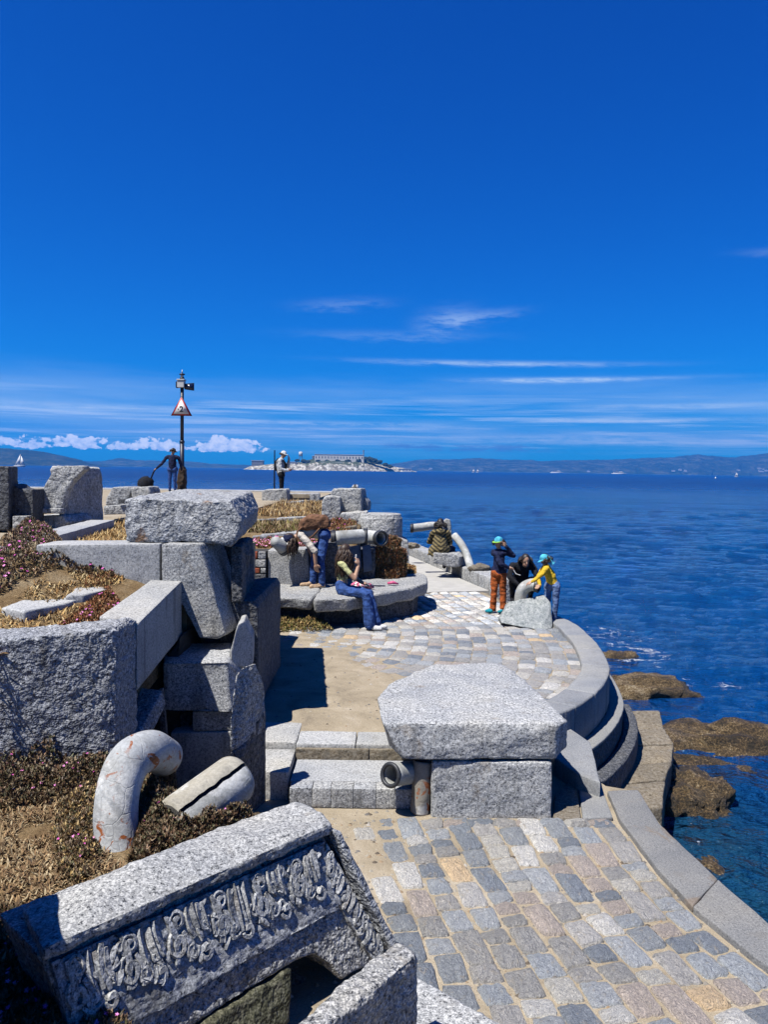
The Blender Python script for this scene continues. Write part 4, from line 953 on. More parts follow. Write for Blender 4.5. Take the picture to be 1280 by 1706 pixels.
# ------------------------------------------------------------------ raised beds and the upper terrace
def bed_z(x, y):
    b = 0.23 + 0.085 * (y - 4.4) + 0.04 * noise.noise(Vector((x * 1.1, y * 1.1, 0.3)))
    b -= 0.10 / (1 + math.exp((x + 0.80) * -16)) ; return b
P_bank = [(-6.5, 1.6), (-1.9, 1.6), (-1.45, 2.9), (-0.82, 4.0), (-0.74, 4.85), (-1.2, 5.05), (-1.7, 5.15), (-1.95, 5.9), (-6.5, 5.9)]
bank = heightfield('planted_bank', P_bank, bed_z, M['soil'], 0.08, 1.4)
def bed2_z(x, y):
    h = 1.17 + 0.20 * math.exp(-((x + 3.35) ** 2 / 0.4 + (y - 6.9) ** 2 / 0.6)) + 0.12 * (y - 5.5) + 0.03 * noise.noise(Vector((x * 1.4, y * 1.4, 3.3)))
    return h - 0.12 / (1 + math.exp((x + 2.15) * -12))
P_bed2 = [(-9, 5.25), (-4.6, 5.3), (-2.05, 5.62), (-1.95, 7.15), (-9, 7.15)]
bed2 = heightfield('raised_bed', P_bed2, bed2_z, M['soil'], 0.09, 0.7)
for i, (pts, lb) in enumerate([([(0, 1012), (60, 990), (120, 985), (150, 992), (110, 1004), (40, 1018)], 'broad flat pale stone bedded in the flowering bed'), ([(108, 992), (130, 978), (170, 976), (180, 981), (140, 990)], 'small flat stone behind the broad one in the flowering bed')]):
    q = [G(px, py, 1.31 + 0.04 * i) for px, py in pts]
    tag(stone('flat_stone', q, [p + Vector((0, 0, -0.12)) for p in q], M['granite_s'], bev=0.02, L=0.1, rough=0.012), lb, 'stone')
UT = 1.40
ut_poly = [(-26, 7.3), (-1.85, 7.3), (-1.75, 10.6), (-3.2, 11.4), (-3.2, 22.0), (-2.3, 25.0), (-2.2, 34.0), (-26, 34.0)]
upper = ground('upper_terrace', ut_poly, UT, M['sand'])
f, b2 = up([(-26, 33.6), (-2.2, 33.6), (-2.2, 34.3), (-26, 34.3)], UT - 0.3, UT + 0.05)
tag(stone('terrace_coping', f, b2, M['granite_s'], bev=0.02, L=1.5, rough=0.0), 'pale stone coping along the far edge of the upper terrace', 'coping')
# planted steps beyond the overhanging slab, stepping down to the bench
P_t3 = [(-3.2, 17.2), (-0.75, 17.2), (-0.75, 18.4), (-1.3, 24.2), (-3.2, 24.2)]
t3 = heightfield('planted_step', P_t3, lambda x, y: 1.30 + 0.012 * (y - 17) + 0.04 * noise.noise(Vector((x, y, 5))), M['soil'], 0.2, 1.4)
P_t2 = [(-3.2, 14.6), (-0.5, 14.6), (-0.5, 17.2), (-3.2, 17.2)]
t2 = heightfield('planted_step', P_t2, lambda x, y: 1.14 + 0.03 * (y - 14.6) + 0.05 * noise.noise(Vector((x, y, 7))), M['soil'], 0.15, 1.3)
P_t1 = [(-3.2, 13.35), (-1.0, 13.35), (-1.0, 14.7), (-3.2, 14.7)]
t1 = heightfield('planted_step', P_t1, lambda x, y: 1.00 + 0.05 * noise.noise(Vector((x, y, 8))), M['soil'], 0.12, 1.2)
def copestone(pa, pb, d0, d1, h, label, mat='granite_f', thick=0.16, w=0.35):
    a = D(pa[0], pa[1], d0); b = D(pb[0], pb[1], d1); f = [a, b, b - Vector((0, 0, thick)), a - Vector((0, 0, thick))]
    return tag(stone('coping_stone', f, ext(f, (0, w, 0)), M[mat], bev=0.02, L=0.15, rough=0.012), label, 'coping stone')
copestone((425, 866), (552, 858), 17.0, 17.4, 0, 'long pale coping stone along the upper planted step')
copestone((420, 893), (500, 886), 14.5, 14.7, 0, 'pale coping stone along the middle planted step, behind the bending woman')
copestone((430, 842), (505, 834), 22.5, 22.5, 0, 'thin pale coping stone at the back of the grassy step', thick=0.1)
copestone((545, 884), (594, 876), 14.9, 15.2, 0, 'short tan coping stone just left of the stone drum', mat='ledge', thick=0.12)
f = pxq([(436, 818), (440, 816), (476, 815), (478, 818), (478, 844), (436, 846)], 24.4)
tag(stone('granite_block', f, ext(f, (0, 0.9, 0)), M['granite_f'], bev=0.03, L=0.15, rough=0.02), 'square granite block in front of the man in the pale jacket', 'block')
f = pxq([(480, 822), (530, 822), (530, 842), (480, 842)], 25.4)
tag(stone('granite_block', f, ext(f, (0, 0.6, 0)), M['granite_f'], bev=0.02, L=0.2, rough=0.01), 'long low wall block right of the pale jacketed man, tan topped', 'wall block')
f = pxq([(481, 823.5), (516, 823.5), (516, 830), (481, 830)], 25.3)
tag(stone('tan_panel', f, ext(f, (0, 0.06, 0)), M['sand'], bev=0.005, L=0.2, rough=0.006), 'tan sandy panel on the long low wall block', 'panel')
f = pxq([(517, 824), (521, 822), (524, 823), (523, 841), (517, 841)], 25.0)
tag(stone('stone_baluster', f, ext(f, (0, 0.12, 0)), M['granite_f'], bev=0.015, L=0.2, rough=0.02), 'left of two little weathered balusters ending the low wall', 'baluster')
f = pxq([(527, 822), (533, 823), (533, 842), (528, 842)], 25.0)
tag(stone('stone_baluster', f, ext(f, (0, 0.12, 0)), M['granite_f'], bev=0.015, L=0.2, rough=0.02), 'right of two little weathered balusters ending the low wall', 'baluster')
# stepped tower of blocks
bt = thing('stepped_block_pier', D(575, 890, 17.5), 'stepped pier of weathered granite blocks left of the stone drum', 'pier')
f = pxq([(551, 820), (556, 814), (600, 814), (602, 820), (602, 853), (551, 853)], 17.6)
stone('upper_block', f, ext(f, (0.1, 0.7, 0)), M['granite_f'], bev=0.03, L=0.1, rough=0.012, parent=bt)
f = pxq([(536, 836), (541, 827), (553, 826), (567, 828), (568, 900), (536, 900)], 17.3)
stone('side_block', f, ext(f, (0, 0.5, 0)), M['granite_f'], bev=0.03, L=0.1, rough=0.015, parent=bt)
f = pxq([(603, 826), (607, 828), (614, 836), (614, 850), (603, 851)], 17.9)
stone('end_block', f, ext(f, (0.05, 0.4, 0)), M['granite_f'], bev=0.02, L=0.1, rough=0.012, parent=bt)
f = pxq([(568, 856), (612, 852), (614, 900), (568, 902)], 17.0)
stone('lower_block', f, ext(f, (0, 0.6, 0)), M['granite_f'], bev=0.03, L=0.1, rough=0.02, parent=bt)
# drum on its block
dr = thing('stone_drum', D(633, 905, 17.0), 'round drum-shaped granite pedestal beside the walkway', 'drum')
c = D(633, 903, 17.0); rr = 37.5 * 17.0 / F
def lathe(name, prof, c, mat, parent, n=40):
    vs, fs = [], []
    for (r_, z) in prof:
        for k in range(n): a = 2 * math.pi * k / n; vs.append(Vector((c.x + r_ * math.cos(a), c.y + r_ * math.sin(a), z)) + Vector((noise.noise(Vector((a * 2, z * 3, 1))), noise.noise(Vector((a * 2, z * 3, 4))), 0)) * 0.008)
    for i in range(len(prof) - 1):
        for k in range(n): k2 = (k + 1) % n; fs.append((i * n + k, i * n + k2, (i + 1) * n + k2, (i + 1) * n + k))
    fs.append(tuple(range((len(prof) - 1) * n, len(prof) * n))); fs.append(tuple(reversed(range(n))))
    return mk(name, vs, fs, mat, parent, True)
zt = D(633, 858, 17.0 - rr).z
c.y += rr * 0.3
lathe('drum', [(rr * 0.98, c.z - 0.15), (rr, c.z), (rr, zt - 0.10), (rr * 0.985, zt - 0.085), (rr * 0.94, zt - 0.07), (rr * 0.94, zt - 0.025), (rr * 0.92, zt - 0.006), (rr * 0.88, zt)], c, M['granite_f'], dr)
f = pxq([(640, 897), (664, 895), (680, 902), (682, 952), (640, 954)], 16.7)
tag(stone('granite_block', f, ext(f, (0, 0.9, 0)), M['granite_f'], bev=0.03, L=0.1, rough=0.015), 'granite block under the right side of the stone drum', 'block')
f = pxq([(560, 903), (642, 900), (642, 960), (560, 975)], 17.2)
tag(stone('rubble_wall', f, ext(f, (-0.2, 0.9, 0)), M['granite_d'], bev=0.03, L=0.15, rough=0.03), 'dark rubble wall under the listening pipes', 'rubble wall')

# ------------------------------------------------------------------ bench and the wall behind it
bn = thing('stone_bench', G(560, 1035, 0), 'long low boulder bench the girl sits on', 'bench')
tpz = 0.47
def benchslab(pxt, z1, z0, inset, mat):
    t_ = [G(px, py, z1) for px, py in pxt]; cc = sum(t_, Vector()) / len(t_)
    b_ = [Vector((cc.x + (p.x - cc.x) * (1 - inset * 0.4), cc.y + (p.y - cc.y) * (1 - inset), z0)) for p in t_]
    return stone('seat_slab', t_, b_, mat, bev=0.05, L=0.07, rough=0.02, freq=4, parent=bn, seg=3)
benchslab([(400, 993), (519, 997), (532, 985), (536, 972), (400, 974)], tpz, tpz - 0.17, 0.05, M['granite'])
benchslab([(522, 998), (580, 997), (640, 988), (690, 978), (713, 970), (711, 958), (688, 951), (640, 950), (580, 956), (540, 971)], tpz + 0.01, tpz - 0.2, 0.03, M['granite'])
q = [(-2.3, 11.95), (-0.9, 12.0), (-0.3, 12.15), (0.35, 12.7), (0.62, 13.3), (0.5, 14.2), (-2.3, 14.2)]
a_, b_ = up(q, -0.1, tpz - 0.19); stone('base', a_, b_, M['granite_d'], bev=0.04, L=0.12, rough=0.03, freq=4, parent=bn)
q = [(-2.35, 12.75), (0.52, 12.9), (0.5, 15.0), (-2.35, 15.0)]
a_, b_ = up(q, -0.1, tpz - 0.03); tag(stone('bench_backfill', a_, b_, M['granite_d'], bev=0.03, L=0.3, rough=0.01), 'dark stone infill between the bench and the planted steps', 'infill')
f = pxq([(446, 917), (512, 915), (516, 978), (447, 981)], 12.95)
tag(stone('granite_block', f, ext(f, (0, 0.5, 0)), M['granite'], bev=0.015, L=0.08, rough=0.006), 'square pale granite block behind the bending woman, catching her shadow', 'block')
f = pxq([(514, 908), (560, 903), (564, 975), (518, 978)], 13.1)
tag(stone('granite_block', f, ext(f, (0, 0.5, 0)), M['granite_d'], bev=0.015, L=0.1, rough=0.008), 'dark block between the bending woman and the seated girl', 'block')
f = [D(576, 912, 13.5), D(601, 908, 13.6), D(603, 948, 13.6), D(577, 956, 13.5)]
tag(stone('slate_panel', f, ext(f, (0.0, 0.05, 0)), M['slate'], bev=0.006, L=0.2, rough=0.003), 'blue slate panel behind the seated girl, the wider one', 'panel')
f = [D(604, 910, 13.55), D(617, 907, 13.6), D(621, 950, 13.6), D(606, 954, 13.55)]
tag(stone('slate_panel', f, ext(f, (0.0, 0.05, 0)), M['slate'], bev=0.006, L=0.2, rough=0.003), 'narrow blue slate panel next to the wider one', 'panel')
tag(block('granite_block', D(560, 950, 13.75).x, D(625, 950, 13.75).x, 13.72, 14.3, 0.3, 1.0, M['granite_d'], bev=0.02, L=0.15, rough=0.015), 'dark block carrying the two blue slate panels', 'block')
# brick patch
bp = thing('brick_pier', D(420, 980, 12.9), 'little pier of red and grey bricks beside the pale block', 'brick pier')
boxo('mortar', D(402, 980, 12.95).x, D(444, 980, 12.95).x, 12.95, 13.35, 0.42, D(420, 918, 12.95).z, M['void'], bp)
for r_, row in enumerate([[(403, 414, 'granite_f'), (415, 429, 'brick'), (430, 443, 'granite_f')], [(403, 409, 'brick'), (410, 424, 'brick'), (425, 443, 'granite_f')], [(403, 420, 'granite_f'), (421, 433, 'brick'), (434, 443, 'granite_f')], [(403, 424, 'granite_d'), (425, 443, 'granite_d')]]):
    y0, y1 = [(919, 931), (932, 945), (946, 955), (956, 980)][r_]
    for (x0, x1, mm) in row:
        a = D(x0, y1, 12.9); b = D(x1, y0, 12.9); block('brick', a.x + .004, b.x - .004, 12.88, 13.0, a.z + .004, b.z - .004, M[mm], bev=0.01, L=0.2, rough=0.004, parent=bp)
# listening pipes behind the bench
p1 = thing('listening_pipe', D(590, 905, 13.6), 'pale concrete listening pipe lying above the seated girl, left of two', 'pipe', 'listening pipes over the bench')
a = D(556, 897, 13.3); b = D(608, 893, 13.6); tb_ = pipe('tube', [a, a.lerp(b, 0.5), b], 0.125, 0.03, M['pipe_pale'], p1, ns=8, rough=0.004)
pipe('dark_collar', [b + Vector((-0.03, 0, 0)), b, b + Vector((0.05, 0, 0))], 0.135, 0.04, M['pipe_dark'], tb_, ns=6)
pipe('dark_collar', [a + Vector((-0.04, 0, 0)), a, a + Vector((0.03, 0, 0))], 0.135, 0.04, M['pipe_dark'], tb_, ns=6)
p2 = thing('listening_pipe', D(625, 905, 13.9), 'pale concrete listening pipe with a round dark mouth, right of two above the seated girl', 'pipe', 'listening pipes over the bench')
a = D(600, 893, 14.3); b = D(634, 897, 13.75); tb_ = pipe('tube', [a, a.lerp(b, .5), b], 0.125, 0.03, M['pipe_pale'], p2, ns=8, rough=0.004)
dv = (b - a).normalized(); pipe('dark_collar', [b - dv * .04, b, b + dv * .05], 0.14, 0.03, M['pipe_dark'], tb_, ns=6)
p3 = thing('listening_pipe', D(462, 912, 12.75), 'pale green cone-shaped listening pipe at the bending woman’s ear', 'pipe')
a = D(458, 902, 12.6); b = D(474, 914, 12.75)
vs, fs = tube_geo([a - (b - a) * 0.2, a, a.lerp(b, .6), b], [0.06, 0.09, 0.105, 0.115], 18, True); mk('cone', vs, fs, M['pipe_pale'], p3, True)
pipe('rim', [b + (a - b) * 0.12, b, b + (b - a) * 0.15], 0.122, 0.02, M['pipe_dark'], p3, ns=4)

# ------------------------------------------------------------------ walkway and its parapet
wk = [XY(px, py, 0.0) for px, py in [(700, 978), (735, 986), (808, 987), (770, 968), (676, 926), (668, 926)]]
wz = -0.003
ground('walkway', [(0.62, 15.0), (1.0, 15.35), (2.15, 15.6), (1.75, 17.2), (0.75, 24), (0.3, 24)], 0.012, M['concrete'])
pw = thing('parapet', G(745, 955, 0), 'low pale stone parapet along the seaward side of the walkway', 'parapet')
pin = [G(px, py, 0.0) for px, py in [(672, 922), (716, 941), (765, 962), (822, 988)]]
for k, (a, b) in enumerate(zip(pin[:-1], pin[1:])):
    t_ = (b - a).normalized(); n_ = Vector((-t_.y, t_.x, 0)); 
    if n_.x < 0: n_ = -n_
    a2 = a + t_ * 0.006; b2 = b - t_ * 0.006; h = 0.27
    tpp = [a2, b2, b2 + n_ * 0.42, a2 + n_ * 0.42]
    stone('parapet_stone', [p + Vector((0, 0, h)) for p in tpp], [p + Vector((0, 0, -2.0)) for p in tpp], M['granite_f'], bev=0.03, L=0.16, rough=0.012, parent=pw)
f = pxq([(722, 921), (756, 922), (767, 928), (765, 944), (757, 946), (722, 938)], 17.3)
tag(stone('granite_block', f, ext(f, (0.25, 0.5, 0)), M['granite_f'], bev=0.02, L=0.1, rough=0.01), 'granite block on the parapet that the hooded woman sits on', 'block')
pp = thing('listening_pipe', D(752, 925, 18.2), 'periscope pipe with a round mouth beside the hooded woman', 'pipe')
a = D(686, 880, 18.0); b = D(722, 876, 18.1); cpt = D(742, 880, 18.2)
tb_ = pipe('arm', [a, a.lerp(b, .5), b, cpt], 0.095, 0.025, M['pipe_pale'], pp, ns=14, rough=0.004)
pipe('rim', [a + Vector((-.03, 0, 0)), a, a + Vector((.04, 0, 0))], 0.105, 0.03, M['pipe_dark'], tb_, ns=4)
f = [D(738, 870, 18.2), D(744, 864, 18.2), D(751, 866, 18.2), D(755, 905, 18.2), D(756, 945, 18.2), D(744, 945, 18.2)]
stone('post', f, ext(f, (0, 0.22, 0)), M['granite_f'], bev=0.03, L=0.1, rough=0.012, parent=pp)
tp_ = thing('leaning_pipe', D(785, 950, 17.2), 'slim curved pipe leaning down to the parapet, right of the hooded woman', 'pipe')
pipe('tube', [D(757, 892, 17.8), D(770, 908, 17.6), D(780, 930, 17.4), D(786, 952, 17.2)], 0.085, 0.02, M['pipe_pale'], tp_, ns=16, rough=0.006)
for i, (px, py, r_, lb) in enumerate([(800, 947, 0.16, 'small tan rock on the parapet left of the orange trousered child'), (688, 909, 0.12, 'small pale rock on the far end of the parapet'), (812, 955, 0.10, 'reddish pebble rock at the near end of the parapet')]):
    g = D(px, py, 16.8 if i != 1 else 20); boulder('loose_rock', g, r_, (1.5, .9, .7), M['ledge'], 40 + i, lb, 'rock')
# boulder and elbow pipe by the children
top = [G(px, py, z) for px, py, z in [(832, 1022, .22), (850, 1000, .26), (905, 992, .34), (914, 1003, .34), (921, 1030, .22), (905, 1050, .03), (860, 1042, .03), (835, 1034, .06)]]
q1 = [D(833, 1030, 12.15), D(848, 1003, 12.3), D(906, 991, 12.3), D(918, 1004, 12.2), D(922, 1046, 11.95), D(905, 1050, 11.85), D(862, 1043, 11.95), D(836, 1038, 12.05)]
tag(stone('boulder', q1, [p + Vector((0.03, 0.45, -0.12)) for p in q1], M['green_stone'], bev=0.014, L=0.06, rough=0.018, freq=4), 'pale greenish triangular boulder between the children', 'boulder')
ep = thing('elbow_pipe', D(872, 1000, 12.8), 'grey bent elbow pipe behind the greenish boulder', 'pipe')
tb_ = pipe('tube', [D(868, 1012, 12.75), D(868, 995, 12.75), D(873, 981, 12.72), D(886, 974, 12.65), D(896, 976, 12.6)], 0.10, 0.02, M['pipe_pale'], ep, ns=20, rough=0.004)
a = D(896, 976, 12.6); dv = (a - D(886, 974, 12.65)).normalized(); pipe('rim', [a - dv * .03, a, a + dv * .03], 0.11, 0.025, M['pipe_dark'], tb_, ns=4)
# ------------------------------------------------------------------ the two big pipes in the foreground bank
bpz = thing('bent_pipe', G(195, 1425, 0.42), 'big pale bent concrete pipe with rust stains in the foreground bank', 'pipe')
ctrl = [D(192, 1440, 4.35), D(193, 1390, 4.42), D(196, 1320, 4.5), D(215, 1268, 4.62), D(250, 1250, 4.8), D(275, 1262, 5.0)]
pts = smoothpath(ctrl, 40); N_ = len(pts)
def pr(i):
    q = i / (N_ - 1); return 0.122 * (0.98 + 0.06 * math.sin(q * 3.1)) * (1 - (max(0, 0.05 - q) / 0.05) ** 2 * 0.35)
vs, fs = tube_geo(pts, [pr(i) for i in range(N_)], 36, False)
fs.append(tuple(reversed(range(36))))
vi, fi = tube_geo(pts[-12:], [pr(N_ - 1) - 0.03] * 12, 36, False); m0 = len(vs); vs = list(vs) + list(vi); fs += [tuple(reversed([k + m0 for k in f_])) for f_ in fi]
for k in range(36): k2 = (k + 1) % 36; e0 = (N_ - 1) * 36; e1 = m0 + 11 * 36; fs.append((e0 + k, e0 + k2, e1 + k2, e1 + k))
vs = [v + Vector((noise.noise(v * 7), noise.noise(v * 7 + Vector((9, 0, 0))), noise.noise(v * 7 + Vector((0, 9, 0))))) * 0.006 for v in vs]
mk('shell', vs, fs, M['pipe_grey'], bpz, True)
cpz = thing('cracked_pipe', G(345, 1370, 0.42), 'cracked tan concrete pipe split along its length beside the bent pipe', 'pipe')
a = D(288, 1372, 4.55); b = D(398, 1290, 5.0); dv = (b - a).normalized(); rr_ = dv.cross(Vector((0, 0, 1))).normalized(); uu = rr_.cross(dv)
def halfshell(name, a0, a1, rad, mat, shift, n=22, ns=26, rag=0.012):
    vs, fs = [], []
    for i in range(ns + 1):
        p = a.lerp(b, i / ns) + shift; q = i / ns; rr2 = rad * (1 if q < 0.9 else math.sqrt(max(0.0, 1 - ((q - 0.9) / 0.1) ** 2 * 0.30)))
        for k in range(n + 1):
            an = a0 + (a1 - a0) * k / n; w = rag * noise.noise(Vector((q * 9, 3.0, 1.0))) * (1 if k in (0, 1) else 0) * 6
            an += w; vs.append(p + rr_ * (math.cos(an) * rr2) + uu * (math.sin(an) * rr2))
    for i in range(ns):
        for k in range(n): e = i * (n + 1) + k; fs.append((e, e + 1, e + n + 2, e + n + 1))
    m0 = len(vs)
    c0 = len(vs); vs.append(a + shift); c1 = len(vs); vs.append(b + dv * 0.03 + shift)
    for k in range(n): fs.append((c0, k + 1, k)); e = ns * (n + 1); fs.append((c1, e + k, e + k + 1))
    o = mk(name, vs, fs, mat, cpz, True); return o
halfshell('upper_shell', R(54), R(262), 0.15, M['pipe_tan'], Vector((0, 0, 0)))
halfshell('lower_shell', R(52), R(-100), 0.148, M['pipe_pale'], Vector((0.012, -0.012, -0.012)))
vs, fs = tube_geo([a.lerp(b, i / 8) for i in range(9)], 0.125, 18, True); mk('core', vs, fs, M['void'], cpz, True)
# ================================================================== PLANTS (nobody could count them)
def set_tint(o, cols):
    a = o.data.color_attributes.new('tint', 'FLOAT_COLOR', 'POINT'); a.data.foreach_set('color', np.array(cols, dtype=np.float32).ravel())
PAL_ICE = [(0.085, 0.05, 0.026), (0.125, 0.08, 0.042), (0.17, 0.12, 0.068), (0.07, 0.058, 0.032), (0.10, 0.095, 0.045), (0.18, 0.105, 0.06), (0.24, 0.185, 0.115)]
PAL_DRY = [(0.42, 0.28, 0.11), (0.50, 0.36, 0.16), (0.34, 0.21, 0.08), (0.30, 0.16, 0.05), (0.55, 0.43, 0.23), (0.22, 0.13, 0.05)]
PAL_DIRT = [(0.27, 0.175, 0.085), (0.33, 0.235, 0.125), (0.21, 0.125, 0.06), (0.15, 0.09, 0.045), (0.38, 0.30, 0.18), (0.11, 0.07, 0.035)]
PAL_OLV = [(0.16, 0.15, 0.035), (0.21, 0.19, 0.05), (0.10, 0.10, 0.03), (0.25, 0.20, 0.07), (0.14, 0.085, 0.03)]
PAL_RED = [(0.24, 0.085, 0.03), (0.30, 0.12, 0.045), (0.18, 0.07, 0.03), (0.34, 0.19, 0.08), (0.13, 0.08, 0.03)]
def leaves(name, label, poly, zf, n, size, dome, pal, flowers=0, fcol=((0.62, 0.10, 0.42), (0.72, 0.25, 0.55)), seed=1, edge=0.12, parent=None, cat='ice plant'):
    rng = random.Random(seed); V, Fc, C, FV, FF, FC = [], [], [], [], [], []
    xs = [p[0] for p in poly]; ys = [p[1] for p in poly]; bb = (min(xs), max(xs), min(ys), max(ys)); made = 0; fl = 0; guard = 0
    while made < n and guard < n * 12:
        guard += 1
        x, y = rng.uniform(bb[0], bb[1]), rng.uniform(bb[2], bb[3])
        if not inpoly(x, y, poly): continue
        dm = min(1.0, pdist(x, y, poly) / edge); lump = 0.55 + 0.6 * noise.noise(Vector((x * 5 + seed, y * 5, 2.0))) + 0.3 * noise.noise(Vector((x * 13 + seed, y * 13, 5.0)))
        hgt = dome * math.sqrt(dm) * max(0.05, lump)
        z = zf(x, y) + hgt * rng.uniform(0.55, 1.0)
        base = Vector((x, y, z)); k = rng.choice((3, 4, 5)); tone = rng.choice(pal); dk = rng.uniform(0.7, 1.35)
        for q in range(k):
            an = rng.uniform(0, 6.28); tl = rng.uniform(0.1, 1.1); d = Vector((math.cos(an) * math.sin(tl), math.sin(an) * math.sin(tl), math.cos(tl))); L = size * rng.uniform(0.6, 1.3); w = L * 0.17
            s = d.cross(Vector((0, 0, 1))); s = s.normalized() if s.length > 1e-3 else Vector((1, 0, 0)); u = s.cross(d); i0 = len(V)
            V += [base + s * w, base - s * w * 0.6 + u * w, base - s * w * 0.6 - u * w, base + d * L * 0.6 + s * w * 0.8, base + d * L * 0.6 - s * w * .8, base + d * L]
            Fc += [(i0, i0 + 1, i0 + 4), (i0, i0 + 4, i0 + 3), (i0 + 2, i0, i0 + 3), (i0 + 1, i0 + 2, i0 + 4), (i0 + 2, i0 + 3, i0 + 4), (i0 + 3, i0 + 4, i0 + 5)]
            j = rng.uniform(0.85, 1.15) * dk; c = tuple(min(1, t_ * j) for t_ in tone) + (1,); C += [c] * 6
        made += 1
        if flowers and rng.random() < flowers / n and dm > 0.2:
            fb = base + Vector((0, 0, size * 0.7)); r_ = size * rng.uniform(0.28, 0.55); col = rng.choice(fcol); ax = Vector((rng.uniform(-.5, .5), rng.uniform(-.8, .1), 1)).normalized(); s = ax.cross(Vector((1, 0, 0))).normalized(); u = ax.cross(s); i0 = len(FV)
            FV.append(fb); FC.append(tuple(col) + (1,))
            for q in range(10):
                an = q / 10 * 6.283; rr2 = r_ * (1 if q % 2 == 0 else 0.55); FV.append(fb + s * (math.cos(an) * rr2) + u * (math.sin(an) * rr2) + ax * r_ * 0.25); FC.append(tuple(min(1, t_ * rng.uniform(.9, 1.2)) for t_ in col) + (1,))
            for q in range(10): FF.append((i0, i0 + 1 + q, i0 + 1 + (q + 1) % 10))
    o = mk(name, V, Fc, M['leaf'], parent); set_tint(o, C); tag(o, label if parent is None else None, cat if parent is None else None, kind='stuff')
    if FV:
        f = mk('flowers', FV, FF, M['leaf'], o); set_tint(f, FC); tag(f, kind='stuff')
    return o
def grass(name, label, poly, zf, n, h, pal, seed=1, lean=0.8, w=0.006):
    rng = random.Random(seed); V, Fc, C = [], [], []; xs = [p[0] for p in poly]; ys = [p[1] for p in poly]; made = 0; guard = 0
    while made < n and guard < n * 12:
        guard += 1
        x, y = rng.uniform(min(xs), max(xs)), rng.uniform(min(ys), max(ys))
        if not inpoly(x, y, poly): continue
        if noise.noise(Vector((x * 3, y * 3, seed))) < -0.28: continue
        z = zf(x, y) - 0.005; an = rng.uniform(0, 6.28); tl = rng.uniform(0.2, 1.0) * lean * 1.5; L = h * rng.uniform(0.4, 1.3)
        d = Vector((math.cos(an) * math.sin(tl), math.sin(an) * math.sin(tl), math.cos(tl))); d2 = (d + Vector((0, 0, -0.5 * lean))).normalized(); s = Vector((-math.sin(an), math.cos(an), 0)); p = Vector((x, y, z)); i0 = len(V); ww = w * rng.uniform(.6, 1.3)
        m = p + d * L * 0.55; V += [p + s * ww, p - s * ww, m + s * ww * .8, m - s * ww * .8, m + d2 * L * 0.5]; Fc += [(i0, i0 + 1, i0 + 3, i0 + 2), (i0 + 2, i0 + 3, i0 + 4)]
        c = rng.choice(pal); j = rng.uniform(0.75, 1.25); C += [tuple(min(1, t_ * j) for t_ in c) + (1,)] * 5; made += 1
    o = mk(name, V, Fc, M['blade']); set_tint(o, C); return tag(o, label, 'dry grass', kind='stuff')
# foreground bank
gz = lambda px, py, z=0.27: XY(px, py, z)
leaves('ice_plant', 'brown flowering ice plant under the long wall block', [gz(*p) for p in [(-60, 1270), (60, 1245), (130, 1230), (205, 1232), (215, 1260), (180, 1300), (150, 1330), (60, 1340), (-60, 1360)]], bed_z, 6500, 0.026, 0.30, PAL_ICE, 90, seed=3, edge=0.22)
leaves('ice_plant', 'brown ice plant trailing down beside the bent pipe', [gz(*p) for p in [(100, 1330), (160, 1310), (170, 1360), (165, 1430), (130, 1460), (95, 1440), (85, 1380)]], bed_z, 2200, 0.024, 0.13, PAL_ICE + PAL_DRY[:2], 14, seed=4)
leaves('ice_plant', 'brown ice plant mound between the two foreground pipes', [gz(*p) for p in [(222, 1330), (245, 1305), (290, 1300), (300, 1350), (330, 1372), (400, 1350), (420, 1345), (425, 1362), (330, 1405), (240, 1440), (212, 1430), (225, 1390)]], bed_z, 6000, 0.024, 0.27, PAL_ICE, 14, seed=5, edge=0.14)
leaves('ice_plant', 'dark ice plant in the shaded bottom left corner', [gz(*p, 0.15) for p in [(-60, 1530), (60, 1530), (120, 1580), (190, 1640), (230, 1740), (100, 1790), (-60, 1760)]], bed_z, 3000, 0.03, 0.1, PAL_ICE, 90, seed=6)
grass('dry_grass', 'straw-coloured dry grass on the foreground bank', [gz(*p) for p in [(-60, 1340), (90, 1330), (160, 1400), (205, 1435), (260, 1420), (240, 1450), (120, 1500), (-60, 1560)]], bed_z, 8500, 0.05, PAL_DIRT, 7, 1.0, 0.005)
grass('dry_grass', 'thin straw scattered around the foreground pipes', [gz(*p) for p in [(60, 1320), (230, 1300), (420, 1370), (250, 1460), (60, 1480)]], bed_z, 2000, 0.06, PAL_DIRT, 8, 1.0, 0.005)
# raised bed
b2 = lambda px, py, z=1.28: XY(px, py, z)
leaves('ice_plant', 'purple-flowered ice plant mound at the back left of the raised bed', [b2(*p, 1.35) for p in [(-60, 955), (20, 925), (45, 912), (80, 918), (120, 945), (160, 958), (210, 964), (190, 972), (100, 970), (40, 982), (-60, 1005)]], bed2_z, 5200, 0.035, 0.14, PAL_ICE + PAL_DIRT, 230, seed=9)
leaves('ice_plant', 'reddish ice plant spilling over the front of the raised bed', [b2(*p, 1.2) for p in [(90, 1046), (150, 1020), (180, 1005), (215, 1025), (225, 1042), (190, 1047), (130, 1055), (70, 1064)]], bed2_z, 2600, 0.026, 0.05, PAL_RED, 60, seed=10)
leaves('ice_plant', 'dry ice plant along the pale wall block', [b2(*p, 1.22) for p in [(150, 978), (210, 970), (245, 968), (230, 985), (180, 1000), (140, 1005)]], bed2_z, 1800, 0.028, 0.06, PAL_RED + PAL_DRY[:3], 10, seed=11)
